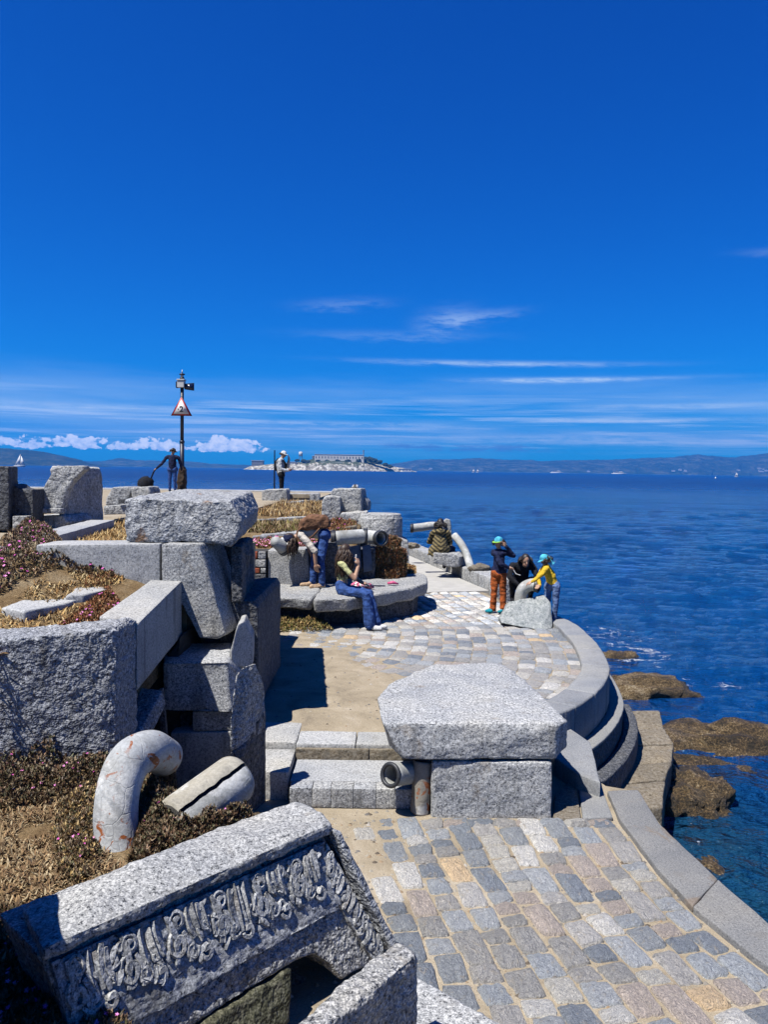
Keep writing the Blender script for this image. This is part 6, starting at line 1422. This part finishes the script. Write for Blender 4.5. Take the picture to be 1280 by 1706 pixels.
B.cap(V3((-.30, -.05, .86)), V3((-.14, -.13, .70)), .06, .055, 'top'); B.cap(V3((-.14, -.13, .70)), V3((-.07, -.16, .62)), .05, .05, 'top'); B.cap(V3((-.07, -.16, .62)), V3((-.05, -.15, .42)), .038, .030, 'skin'); B.hand(V3((-.05, -.15, .42)), V3((.1, .1, -1)), V3((.3, .8, 0)), 'skin', 1, .5)
arm(B, V3((-.30, .26, .86)), V3((-.20, .28, .64)), V3((-.12, .16, .48)), AR, 'top', 1.05, 'skin'); B.hand(V3((-.12, .16, .48)), V3((.3, -.3, -.9)), V3((.5, .5, 0)), 'skin', 1, .5, -1)
o = B.build('person', 'woman in cream shirt and jeans bending down to the cone pipe', base, {'pants': 'jeans', 'top': 'cream', 'shoe': 'tanshoe'}, .0095)
B.face(o); B.hair(o, 'hair2', .26, n=50, seed=12, wave=.015); B.cap_hat(o, 'navy', .085, mat2='white')
c_, r_, f_, u_, kk = B.hd; v, fc = ell_geo(c_ + f_ * .075 * kk + u_ * .075 * kk, .055, .035, .05, 10, 7, Matrix((r_, f_, u_)).transposed()); B.child('hat_front_panel', v, fc, 'white', o)
bpk = thing('backpack', base + V3((-.12, .10, 1.0)), 'brown canvas backpack on the bending woman’s back', 'backpack')
c_ = base + V3((-.10, .10, 1.06)); f = [c_ + V3((-.27, -.16, -.12)), c_ + V3((-.24, -.16, .02)), c_ + V3((-.10, -.16, .13)), c_ + V3((.16, -.16, .13)), c_ + V3((.26, -.16, .04)), c_ + V3((.27, -.16, -.08))]; bag_ = stone('bag', f, ext(f, (0, .32, 0)), CL['brownbag'], bev=.05, L=.05, rough=.022, freq=9, parent=bpk)
vs, fs = ell_geo(base + V3((.02, .08, 1.10)), .11, .13, .06, 14, 9); vs = [v + Vector((0, 0, noise.noise(v * 12))) * .03 for v in vs]; mk('flap', vs, fs, CL['brownbag'], bag_, True)
for q in (-.05, .24):
    vs, fs = tube_geo(smoothpath([base + V3((-.28, q, 1.0)), base + V3((-.37, q * .9, .90)), base + V3((-.30, q * 1.25, .76)), base + V3((-.14, q * 1.1, .83)), base + V3((.0, q, .98))], 14), .016, 6); mk('strap', vs, fs, CL['brownbag'], bpk, True)
# --- hooded woman on the parapet
base = Vector((D(733, 922, 17.6).x, 17.45, D(733, 922, 17.45).z))
B = Body(1.0)
for q in (-1, 1): leg(B, V3((.08 * q + .05, .05, .09)), V3((.10 * q + .22, .42, .08)), V3((.10 * q + .24, .50, -.32)), V3((.12 * q + .26, .66, -.37)), LR, 'pants', 'shoe')
B.cap(V3((-.08, .05, .10)), V3((.10, .05, .10)), .13, .13, 'top')
B.chain([V3((0, .04, .10)), V3((-.01, .05, .30)), V3((-.01, .07, .46))], [.20, .165, .12], 'top'); B.cap(V3((-.15, .06, .46)), V3((.14, .06, .46)), .075, .075, 'top'); B.ell(V3((-.01, -.04, .50)), .12, .08, .07, 'top')
B.chain([V3((-.15, .0, .10)), V3((-.20, -.08, .02)), V3((-.10, -.13, -.10))], [.10, .06, .03], 'top'); B.chain([V3((-.21, -.02, .10)), V3((-.27, -.10, -.02))], [.06, .02], 'top')
B.cap(V3((0, .07, .50)), V3((0, .08, .57)), .05, .045, 'skin'); B.head(V3((0, .09, .66)), V3((.2, 1, -.15)), V3((0, 0, 1)), 'skin', 1.0)
arm(B, V3((.17, .06, .45)), V3((.24, .16, .24)), V3((.18, .36, .18)), AR, 'top', 1.25); B.hand(V3((.18, .36, .18)), V3((0, 1, -.2)), V3((0, 0, -1)), 'skin', 1, .5); arm(B, V3((-.18, .06, .45)), V3((-.25, .16, .24)), V3((-.10, .36, .2)), AR, 'top', 1.25); B.hand(V3((-.10, .36, .2)), V3((.2, 1, -.2)), V3((0, 0, -1)), 'skin', 1, .5, -1)
CL['poncho'] = None
def poncho():
    m, t, b = newmat('striped_olive_wool'); c = ocoord(t, False); x, y, z = t.sep(c); w = t.math('SINE', t.math('ADD', t.math('MULTIPLY', z, 70.0), t.math('MULTIPLY', t.math('ABSOLUTE', x), -55.0)))
    t.put(b.inputs['Base Color'], t.ramp(t.math('ADD', t.math('MULTIPLY', w, .5), .5), [(.3, (.035, .028, .014)), (.7, (.19, .145, .06))])); b.inputs['Roughness'].default_value = .95; return m
CL['poncho'] = poncho()
o = B.build('person', 'dark-haired person in a striped olive hooded wrap sitting with back turned', base, {'pants': 'navy', 'top': 'poncho', 'shoe': 'black'}, .011)
B.hair(o, 'hair', .10, n=70, seed=14, spread=1.2)
# --- man in navy by the marker post
base = G(288, 819.5, UT)
base = Vector((D(287, 819, 31.2).x, 31.2, UT)); B = Body(1.0)
for q in (-1, 1): leg(B, V3((.09 * q, 0, .88)), V3((.10 * q, -.02, .48)), V3((.11 * q, .02, .08)), V3((.13 * q, .18, .04)), LR, 'pants', 'shoe', 1.1)
B.cap(V3((-.09, 0, .92)), V3((.09, 0, .92)), .13, .13, 'pants'); B.chain([V3((0, 0, .98)), V3((0, 0, 1.18)), V3((0, 0, 1.36))], [.15, .16, .15], 'top'); B.cap(V3((-.18, 0, 1.40)), V3((.18, 0, 1.40)), .085, .085, 'top')
B.cap(V3((0, 0, 1.45)), V3((0, .02, 1.54)), .055, .05, 'skin'); B.head(V3((.02, .04, 1.64)), V3((.6, .75, -.3)), V3((0, 0, 1)), 'skin', 1.0)
arm(B, V3((-.24, 0, 1.38)), V3((-.42, -.03, 1.12)), V3((-.62, -.06, .94)), AR, 'top', 1.3); B.hand(V3((-.62, -.06, .94)), V3((-.8, 0, -.5)), V3((0, 0, -1)), 'skin', 1, .8)
arm(B, V3((.24, 0, 1.38)), V3((.32, .08, 1.08)), V3((.30, .25, .90)), AR, 'top', 1.3); B.hand(V3((.30, .25, .90)), V3((0, 1, -.3)), V3((-1, 0, 0)), 'skin', 1, .6, -1)
o = B.build('person', 'man in dark navy jacket and jeans with arm out beside the marker post', base, {'pants': 'jeans', 'top': 'navy', 'shoe': 'black'}, .012)
B.hair(o, 'hair', .04, n=20, seed=3); B.cap_hat(o, 'black', .07)
bg = thing('dark_bag', base + V3((-1.05, .0, 0)), 'dark bulky bag the man in navy reaches for', 'bag')
vs, fs = ell_geo(base + V3((-1.08, .0, .30)), .32, .26, .34, 16, 10); vs = [Vector((v.x, v.y, max(v.z, UT))) + Vector((noise.noise(v * 4), 0, noise.noise(v * 4 + Vector((3, 0, 0))))) * .09 for v in vs]; mk('sack', vs, fs, CL['black'], bg, True)
vs, fs = tube_geo(smoothpath([base + V3((-.85, 0, .55)), base + V3((-.74, -.03, .80)), base + V3((-.66, -.05, .90))], 8), .03, 6); mk('handle', vs, fs, CL['black'], bg, True)
# --- man in pale jacket
base = Vector((D(466, 830, 27.0).x, 27.0, 1.32)); B = Body(1.0)
for q in (-1, 1): leg(B, V3((.06, .09 * q, .84)), V3((.06, .09 * q, .46)), V3((.04, .09 * q, .08)), V3((.20, .10 * q, .04)), LR, 'pants', 'shoe', 1.05)
B.cap(V3((.05, -.08, .88)), V3((.05, .08, .88)), .125, .125, 'pants'); B.chain([V3((.04, 0, .93)), V3((.02, 0, 1.14)), V3((.03, 0, 1.32))], [.15, .165, .15], 'top'); B.cap(V3((.02, -.17, 1.36)), V3((.04, .17, 1.36)), .085, .085, 'top')
B.cap(V3((.05, 0, 1.42)), V3((.08, 0, 1.50)), .055, .05, 'skin'); B.head(V3((.12, -.01, 1.58)), V3((.9, -.3, -.2)), V3((.1, 0, 1)), 'skin', 1.0)
arm(B, V3((.02, -.22, 1.34)), V3((.08, -.28, 1.06)), V3((.30, -.22, 1.02)), AR, 'top', 1.3); B.hand(V3((.30, -.22, 1.02)), V3((1, .2, .2)), V3((0, .8, .3)), 'skin', 1, .7)
arm(B, V3((.05, .22, 1.34)), V3((.24, .24, 1.16)), V3((.30, .08, 1.44)), AR, 'top', 1.3); B.hand(V3((.30, .08, 1.44)), V3((-.2, -.1, 1)), V3((-1, 0, 0)), 'skin', 1, .7, -1)
o = B.build('person', 'man in pale grey jacket and white cap standing behind the square block', base, {'pants': 'black', 'top': 'pale', 'shoe': 'black'}, .012)
B.face(o); B.hair(o, 'hair', .04, n=20, seed=8); B.cap_hat(o, 'white', .07)
for q in (-.12, .12):
    vs, fs = tube_geo(smoothpath([base + V3((-.12, q, 1.0)), base + V3((-.14, q, 1.30)), base + V3((.0, q, 1.44)), base + V3((.18, q, 1.28)), base + V3((.19, q, 1.02))], 14), .022, 6)
    b_ = [v - wl(o) for v in vs]; B.child('strap', b_, fs, 'black', o)
# fishing rod upright beside him
rd = thing('fishing_rod', base + V3((-.22, .3, 0)), 'upright dark rod beside the man in the pale jacket', 'rod')
vs, fs = tube_geo([base + V3((-.23, .3, 0)), base + V3((-.23, .3, 1.72))], [.03, .02], 8); mk('rod', vs, fs, CL['black'], rd)
# --- sitter whose white cap shows over the pier
base = Vector((D(592, 830, 19.5).x, 19.5, 1.05)); B = Body(1.0)
for q in (-1, 1): leg(B, V3((.09 * q, .05, .36)), V3((.10 * q, .45, .42)), V3((.10 * q, .48, .08)), V3((.10 * q, .62, .04)), LR, 'pants', 'shoe')
B.cap(V3((-.09, .04, .36)), V3((.09, .04, .36)), .12, .12, 'pants'); B.chain([V3((0, .0, .42)), V3((0, 0, .60)), V3((0, .02, .76))], [.14, .145, .13], 'top'); B.cap(V3((-.16, .02, .78)), V3((.16, .02, .78)), .075, .075, 'top')
B.cap(V3((0, .02, .83)), V3((0, .03, .90)), .05, .045, 'skin'); zc = D(592, 812, 19.5).z - 1.05; B.head(V3((0, .04, .96)), V3((.2, 1, 0)), V3((0, 0, 1)), 'skin', 1.0)
for q in (-1, 1): arm(B, V3((.2 * q, .02, .77)), V3((.26 * q, .14, .55)), V3((.14 * q, .36, .48)), AR, 'top', 1.2); B.hand(V3((.14 * q, .36, .48)), V3((0, 1, -.1)), V3((0, 0, -1)), 'skin', 1, .5, q)
o = B.build('person', 'person in a white cap sitting hidden behind the stepped pier', base, {'pants': 'jeans', 'top': 'navy', 'shoe': 'black'}, .013)
o.location.z += D(592, 806.5, 19.5).z - (base.z + 1.09); B.hair(o, 'hair', .06, n=20, seed=8); B.cap_hat(o, 'white', .06)
tag(block('granite_block', base.x - .3, base.x + .3, 19.3, 19.9, 0.0, o.location.z + .26, M['granite_f'], bev=.03, L=.2, rough=.01), 'granite block the white-capped sitter rests on behind the stepped pier', 'block')
# ================================================================== MARKER POST
py_ = 31.8; bx = D(303, 818, py_); pb = Vector((bx.x, py_, UT)); PX = py_ / F        # metres per photo pixel at the post
mp = thing('marker_post', pb, 'tall dark navigation marker post with a triangular number board and lantern', 'marker post')
M['post'] = plain('post_paint', (0.016, 0.022, 0.045), 0.45, 0.3); M['lamp_w'] = plain('lantern_white', (0.66, 0.66, 0.65), 0.5, 0.1); M['sign_w'] = plain('board_white', (0.78, 0.76, 0.74), 0.5, 0.05)
M['sign_r'] = plain('board_red', (0.50, 0.02, 0.025), 0.5, 0.1); M['solar'] = plain('solar_cell', (0.012, 0.02, 0.06), 0.2, 0.3); M['blk'] = plain('number_black', (0.006, 0.006, 0.007), 0.5, 0.0)
M['rustbox'] = plain('rusty_casing', (0.055, 0.032, 0.018), 0.8, 0.6, 6, 0.4)
def zz(py): return D(303, py, py_).z
def cyl(name, z0, z1, r0, r1, mat, dx=0, dy=0, n=20):
    vs, fs = tube_geo([Vector((pb.x + dx, pb.y + dy, z0)), Vector((pb.x + dx, pb.y + dy, z1))], [r0, r1], n); return mk(name, vs, fs, mat, mp, True)
cyl('lower_pole', UT, zz(736), .088, .088, M['post']); cyl('upper_pole', zz(736), zz(646), .07, .07, M['post']); cyl('collar', zz(738), zz(734), .10, .10, M['post'])
bm = bmesh.new(); boxgeo(bm, pb.x - 7 * PX, pb.x + 4.5 * PX, pb.y - .14, pb.y + .14, zz(646), zz(634)); bmesh.ops.bevel(bm, geom=list(bm.edges), offset=.015, segments=2, affect='EDGES'); lb_ = bm_obj('lantern_box', bm, M['lamp_w'], mp)
boxo('lantern_roof', pb.x - 7.6 * PX, pb.x + 5.2 * PX, pb.y - .17, pb.y + .17, zz(634), zz(632), M['lamp_w'], lb_, .01)
cyl('lamp_base', zz(632), zz(629), .09, .09, M['blk']); cyl('lamp_lens', zz(629), zz(624.5), .065, .06, M['lamp_w']); cyl('lamp_cap', zz(624.5), zz(622.5), .12, .10, M['post']); cyl('finial', zz(622.5), zz(616), .035, .012, M['lamp_w'], n=10)
fr = [(4.6, 639.5), (19.5, 637.5), (19.5, 650.5), (4.6, 649)]
f = [Vector((pb.x + a * PX, pb.y - .10 + .006 * a, zz(b))) for a, b in fr]; pf_ = stone('panel_frame', f, ext(f, (0, .04, 0)), M['post'], bev=.004, rough=0, parent=mp)
f2 = [Vector((pb.x + a * PX, pb.y - .108 + .006 * a, zz(b))) for a, b in [(6, 641), (18.3, 639.2), (18.3, 649), (6, 647.6)]]; stone('solar_panel', f2, ext(f2, (0, .006, 0)), M['solar'], bev=0, rough=0, parent=pf_)
boxo('side_panel', pb.x - 9.5 * PX, pb.x - 7.1 * PX, pb.y - .1, pb.y + .1, zz(646.5), zz(636), M['post'], mp, .004)
def tri(name, k, y, mat, dy=.012):
    c = Vector((pb.x + 0.2 * PX, y, zz(682))); pts = [Vector((c.x, y, c.z + 21.5 * PX * k)), Vector((c.x - 17.5 * PX * k, y, c.z - 11 * PX * k)), Vector((c.x + 17.5 * PX * k, y, c.z - 11 * PX * k))]
    return stone(name, pts, ext(pts, (0, dy, 0)), mat, bev=0, rough=0, parent=mp)
bd_ = tri('board', 1.0, pb.y - .125, M['blk'], .03)
for nm_, k_, y_, m_, d_ in (('board_border', 0.93, .133, 'sign_r', .006), ('board_face', 0.74, .140, 'sign_w', .005)):
    o_ = tri(nm_, k_, pb.y - y_, M[m_], d_); o_.parent = bd_; o_.location -= bd_.location
tc = bpy.data.curves.new('numeral', 'FONT'); tc.body = '2'; tc.size = 13.5 * PX; tc.align_x = 'CENTER'; tc.extrude = .002; tc.offset = 0.006
to = bpy.data.objects.new('numeral', tc); COL.objects.link(to); dg = bpy.context.evaluated_depsgraph_get(); nm = bpy.data.meshes.new_from_object(to.evaluated_get(dg)); bpy.data.objects.remove(to)
no = link_mesh('numeral', nm, M['blk'], bd_, (pb.x + .2 * PX, pb.y - .146, zz(686.5))); no.rotation_euler = (math.pi / 2, 0, 0)
for q in (-5.2, 5.6):
    vs, fs = tube_geo([Vector((pb.x + (q + .2) * PX, pb.y - .146, zz(682))), Vector((pb.x + (q + .2) * PX, pb.y - .139, zz(682)))], .022, 10); mk('dot', vs, fs, M['blk'], bd_)
boxo('bracket', pb.x - .03, pb.x + .03, pb.y - .12, pb.y - .06, zz(690), zz(676), M['post'], mp)
f = [Vector((pb.x + a * PX, pb.y - .16, zz(b))) for a, b in [(-7, 818), (-7, 795), (-4, 780), (3, 777), (6, 783), (7, 800), (6, 818)]]
stone('rusty_casing', f, ext(f, (0, .32, 0)), M['rustbox'], bev=.03, L=.1, rough=.03, parent=mp)

# ================================================================== PRISON ISLAND
ID = 2560.0; IP = ID / F
def ix(px): return D(px, 786, ID).x
def iz(px, py): return D(px, py, ID).z
def island_mat():
    m, t, b = newmat('island_rock'); c = ocoord(t, False); n = t.noise(c, 0.05, 5, 0.75); n2 = t.noise(c, 0.11, 3, 0.7); z = t.sep(c)[2]
    rock = t.ramp(n2, [(0.36, (0.12, 0.10, 0.07)), (0.50, (0.30, 0.275, 0.22)), (0.64, (0.66, 0.62, 0.54))]); veg = t.ramp(n, [(0.35, (0.025, 0.04, 0.02)), (0.6, (0.075, 0.085, 0.04))])
    f = t.maprange(t.math('ADD', t.math('MULTIPLY', z, 0.035), t.math('MULTIPLY', t.math('SUBTRACT', n, 0.5), 2.6)), 0.55, 0.95)
    t.put(b.inputs['Base Color'], t.mix(f, rock, veg)); b.inputs['Roughness'].default_value = 1; b.inputs['Specular IOR Level'].default_value = 0; return m
M['island'] = island_mat(); M['b_cream'] = plain('far_wall_cream', (0.78, 0.72, 0.6), .9, .1, .1); M['b_grey'] = plain('far_wall_grey', (0.22, 0.22, 0.23), .9, .2, .1); M['b_win'] = plain('far_window', (0.05, 0.055, 0.07), .4, .1); M['b_white'] = plain('far_wall_white', (0.7, 0.69, 0.66), .9, .05, .1)
M['tree'] = plain('far_tree', (0.028, 0.045, 0.022), 1, .4, .2)
ip = [(405, 0), (416, 5), (440, 8), (470, 10), (500, 13), (520, 18), (545, 20), (600, 20), (615, 17), (630, 12), (650, 9), (672, 6), (690, 1), (696, 0)]
vs, fs = [], []; n, m = 150, 16
for i in range(n + 1):
    px = 405 + (696 - 405) * i / n; h = np.interp(px, [p[0] for p in ip], [p[1] for p in ip]) * IP; wid = 20 + 80 * math.sin(math.pi * i / n)
    for j in range(m + 1):
        s = j / m; y = ID - wid + 2 * wid * s; e = max(0.0, 1 - abs(2 * s - 1) ** 2.2); q = noise.noise(Vector((px * .12, s * 5, 1))) + .6 * noise.noise(Vector((px * .4, s * 11, 3)))
        cl = min(1.0, e * 2.4); z = SEA - 2 + (h * (0.45 * min(1, e * 3.2) + 0.55 * e) + 2) * (1 + .16 * q) if h > 0 else SEA - 2
        vs.append(Vector((ix(px) * y / ID + q * 3, y + q * 5, z)))
for i in range(n):
    for j in range(m): a = i * (m + 1) + j; fs.append((a, a + m + 1, a + m + 2, a + 1))
tag(mk('island', vs, fs, M['island'], None, False), kind='structure')
def bld(name, px0, px1, py0, py1, dep, mat, label, wins=0, rows=1, y=ID - 30, cat='building'):
    k = y / ID; x0, x1 = D(px0, 780, y).x, D(px1, 780, y).x; z0, z1 = D((px0 + px1) / 2, py1, y).z, D((px0 + px1) / 2, py0, y).z
    t = thing(name, ((x0 + x1) / 2, y, z0), label, cat); boxo('wall', x0, x1, y, y + dep, z0 - 8, z1, mat, t); boxo('roof', x0 - 1, x1 + 1, y - 1, y + dep + 1, z1, z1 + 1.2, M['b_white'], t)
    for r_ in range(rows):
        for q in range(wins):
            a = x0 + (x1 - x0) * (q + .38) / wins; b = x0 + (x1 - x0) * (q + .62) / wins; c = z0 + (z1 - z0) * (r_ + .35) / rows; d = z0 + (z1 - z0) * (r_ + .68) / rows; boxo('window', a, b, y - .5, y - .1, c, d, M['b_win'], t)
    return t
bld('cell_house', 524, 606, 757.5, 767, 40, M['b_cream'], 'long cream prison cell house along the top of the island', 16, 1, ID - 62)
bld('cell_house_end', 520, 525, 760, 768, 20, M['b_grey'], 'small dark annexe at the left end of the cell house', 1, 1, ID - 20)
bld('power_house', 419, 438, 767.5, 776, 25, M['b_grey'], 'grey flat-roofed building at the left tip of the island', 5, 2, ID - 10)
bld('low_building', 482, 494, 770, 775, 18, M['b_cream'], 'small low cream building right of the pale-jacketed man', 3, 1, ID - 55)
bld('dock_shed', 664, 686, 781.5, 785, 14, M['b_white'], 'low white shed on the right tip of the island', 4, 1, ID - 40)
bld('barracks', 535, 570, 770.5, 774.5, 14, M['b_cream'], 'tan ruined block on the slope below the cell house', 6, 1, ID - 75)
# water tower
wx = D(501, 765, ID - 20).x; wy = ID - 20; t = thing('water_tower', (wx, wy, iz(501, 771)), 'white water tower on legs on the island skyline', 'water tower')
zt0, zt1 = iz(501, 760), iz(501, 752.5); vs, fs = tube_geo([Vector((wx, wy, zt0)), Vector((wx, wy, zt1 - 1.5)), Vector((wx, wy, zt1))], [6.2, 6.2, 1.0], 18); mk('tank', vs, fs, M['b_white'], t, True)
for q in range(4):
    a = math.pi / 4 + q * math.pi / 2; vs, fs = tube_geo([Vector((wx + 7 * math.cos(a), wy + 7 * math.sin(a), iz(501, 772))), Vector((wx + 5 * math.cos(a), wy + 5 * math.sin(a), zt0))], .7, 6); mk('leg', vs, fs, M['b_grey'], t)
lx = D(606, 765, ID - 25).x; t = thing('lighthouse', (lx, ID - 25, iz(606, 767)), 'slim lighthouse at the right end of the cell house', 'lighthouse')
vs, fs = tube_geo([Vector((lx, ID - 42, iz(606, 768))), Vector((lx, ID - 42, iz(606, 753)))], [2.0, 1.5], 10); mk('tower', vs, fs, M['b_grey'], t); vs, fs = tube_geo([Vector((lx, ID - 42, iz(606, 753))), Vector((lx, ID - 42, iz(606, 750.5)))], [2.4, 2.0], 10); mk('lantern', vs, fs, M['b_grey'], t)
def clump(px, py, r, y, seed, label):
    c = D(px, py, y); bm = bmesh.new(); bmesh.ops.create_icosphere(bm, subdivisions=3, radius=1)
    for v in bm.verts:
        d = v.co.normalized(); h = noise.noise(d * 2 + Vector((seed, 0, 0))) + .6 * noise.noise(d * 5 + Vector((seed, 4, 0))); v.co = Vector((d.x * r * 1.5, d.y * r, d.z * r * .9)) * (1 + .45 * h) + c
    o = bm_obj('tree', bm, M['tree']); return tag(o, label, 'tree', 'dark trees on the prison island')
for i, (px, py, r) in enumerate([(506, 768, 6), (512, 770, 7), (530, 768, 6), (545, 768.5, 6), (562, 768, 6), (580, 768, 7), (598, 767, 6), (610, 764, 6), (616, 765, 8), (622, 767, 8), (632, 770, 7), (642, 774, 6), (650, 777, 6), (495, 767, 5)]): clump(px, py, r, ID - 60, i * 3.3, 'dark tree clump on the prison island, by the cell house and the slopes')

# ================================================================== BOATS AND FAR HOUSES
M['hull'] = plain('hull_white', (.75, .75, .75), .5, .05); M['sail'] = plain('sail_cloth', (.82, .82, .80), .8, .04)
def sailboat(px, py, hpx, dist, label, lean=.08):
    b = D(px, py, dist); b.z = SEA; u = hpx * dist / F; t = thing('sailboat', b, label, 'sailboat', 'sailing boats on the bay')
    f = [b + V3((-.42 * u, 0, .10 * u)), b + V3((.48 * u, 0, .12 * u)), b + V3((.34 * u, 0, 0)), b + V3((-.36 * u, 0, 0))]; stone('hull', [p + V3((0, -.07 * u, 0)) for p in f], [p + V3((0, .07 * u, 0)) for p in f], M['hull'], bev=0, rough=0, parent=t)
    f = [b + V3((0, 0, .13 * u)), b + V3((-.36 * u, .02 * u, .15 * u)), b + V3((.0 + lean * u, 0, .98 * u))]; stone('mainsail', f, ext(f, (0, .01 * u, 0)), M['sail'], bev=0, rough=0, parent=t)
    f = [b + V3((.40 * u, 0, .13 * u)), b + V3((.05 * u, 0, .15 * u)), b + V3((.06 * u + lean * u, 0, .85 * u))]; stone('jib', f, ext(f, (0, .01 * u, 0)), M['sail'], bev=0, rough=0, parent=t)
    vs, fs = tube_geo([b + V3((.01 * u, 0, .1 * u)), b + V3((lean * u + .01 * u, 0, u))], .012 * u, 6); mk('mast', vs, fs, M['b_grey'], t)
sailboat(32, 776.5, 22, 1500, 'white sailboat in front of the left headland')
sailboat(1228, 793, 8, 1900, 'sailboat near the right shore, largest sail on the right', .02)
sailboat(789, 786.5, 6, 2900, 'left of two tiny sails below the far hills')
sailboat(796, 786.6, 6, 2900, 'right of two tiny sails below the far hills')
def ship(px0, px1, py, dist, label):
    a = D(px0, py, dist); b = D(px1, py, dist); L = b.x - a.x; u = L / 10; t = thing('ferry', ((a.x + b.x) / 2, dist, SEA), label, 'ferry', 'white ferries on the bay')
    f = [V3((a.x, dist, SEA)), V3((b.x - .6 * u, dist, SEA)), V3((b.x, dist, SEA + .9 * u)), V3((a.x - .1 * u, dist, SEA + .7 * u))]; stone('hull', f, ext(f, (0, 2.2 * u, 0)), M['hull'], bev=0, rough=0, parent=t)
    boxo('cabin', a.x + 1.2 * u, b.x - 2.2 * u, dist + .3 * u, dist + 1.8 * u, SEA + .7 * u, SEA + 1.6 * u, M['b_white'], t); boxo('bridge', a.x + 5 * u, b.x - 3 * u, dist + .5 * u, dist + 1.5 * u, SEA + 1.6 * u, SEA + 2.1 * u, M['b_white'], t)
    boxo('cabin_windows', a.x + 1.4 * u, b.x - 2.4 * u, dist + .26 * u, dist + .3 * u, SEA + 1.05 * u, SEA + 1.3 * u, M['b_win'], t); boxo('funnel', a.x + 3 * u, a.x + 3.7 * u, dist + .7 * u, dist + 1.3 * u, SEA + 1.6 * u, SEA + 2.5 * u, M['b_grey'], t)
ship(1021, 1045, 790, 4800, 'white ferry low on the horizon below the far hills'); ship(918, 940, 788, 6000, 'smaller pale ferry farther left on the horizon')
by = D(1193, 798, 900); t = thing('buoy', (by.x, 900, SEA), 'tiny pale buoy on the open water at right', 'buoy'); vs, fs = tube_geo([V3((by.x, 900, SEA - .2)), V3((by.x, 900, SEA + .9)), V3((by.x, 900, SEA + 1.9))], [1.0, .8, .25], 10); mk('float', vs, fs, M['hull'], t, True)
random.seed(77)
for i in range(15):
    px = random.choice([random.uniform(1195, 1285), random.uniform(1195, 1285), random.uniform(1240, 1285), random.uniform(700, 1200)]); u = random.uniform(.12, .62) if px > 1190 else random.uniform(.05, .2); dist = 9500 * (0.93 + .10 * u * 1.3) - 60
    w = random.uniform(10, 22); h = random.uniform(6, 11); c = D(px, 786, dist); hz_ = float(np.interp(px, [690, 900, 1020, 1160, 1210, 1290], [17, 20, 25, 33, 29, 39])) * 9500 / F * (0.12 + u * .85)
    t = thing('hillside_house', (c.x, dist, SEA + hz_ * .9), 'pale house speck on the hazy far hillside', 'house', 'houses on the far hills')
    boxo('wall', c.x - w, c.x + w, dist - 10, dist + 10, SEA + hz_ * .9 - 10, SEA + hz_ * .9 + h, M['b_white'], t)
    f = [V3((c.x - w - 1, dist - 11, SEA + hz_ * .9 + h)), V3((c.x + w + 1, dist - 11, SEA + hz_ * .9 + h)), V3((c.x, dist - 11, SEA + hz_ * .9 + h * 1.6))]; stone('roof', f, ext(f, (0, 22, 0)), M['b_grey'], bev=0, rough=0, parent=t)
# ================================================================== AIR
def haze():
    bm = bmesh.new(); boxgeo(bm, -14000, 14000, -200, 12500, SEA - 6, 620); o = bm_obj('haze', bm, None); o.data.materials.clear()
    m = bpy.data.materials.new('sea_air'); m.use_nodes = True; t = NT(m.node_tree); t.n.clear(); out = t.new('ShaderNodeOutputMaterial'); v = t.new('ShaderNodeVolumePrincipled')
    v.inputs['Color'].default_value = (0.035, 0.33, 1.0, 1); v.inputs['Density'].default_value = HAZE; v.inputs['Anisotropy'].default_value = 0.2; v.inputs['Density Attribute'].default_value = ''; t.l.new(v.outputs[0], out.inputs['Volume']); o.data.materials.append(m); tag(o, kind='stuff')
HAZE = 8.5e-5
haze()

# every surface a little deeper than its first estimate, the picture exposed for it
for m_ in bpy.data.materials:
    if not m_.use_nodes or 'Principled BSDF' not in m_.node_tree.nodes: continue
    t = NT(m_.node_tree); b_ = t.n['Principled BSDF']; s_ = b_.inputs['Base Color']
    if s_.is_linked: src = s_.links[0].from_socket; t.put(s_, t.mix(1.0, src, (0.80, 0.80, 0.80), 'MULTIPLY'))
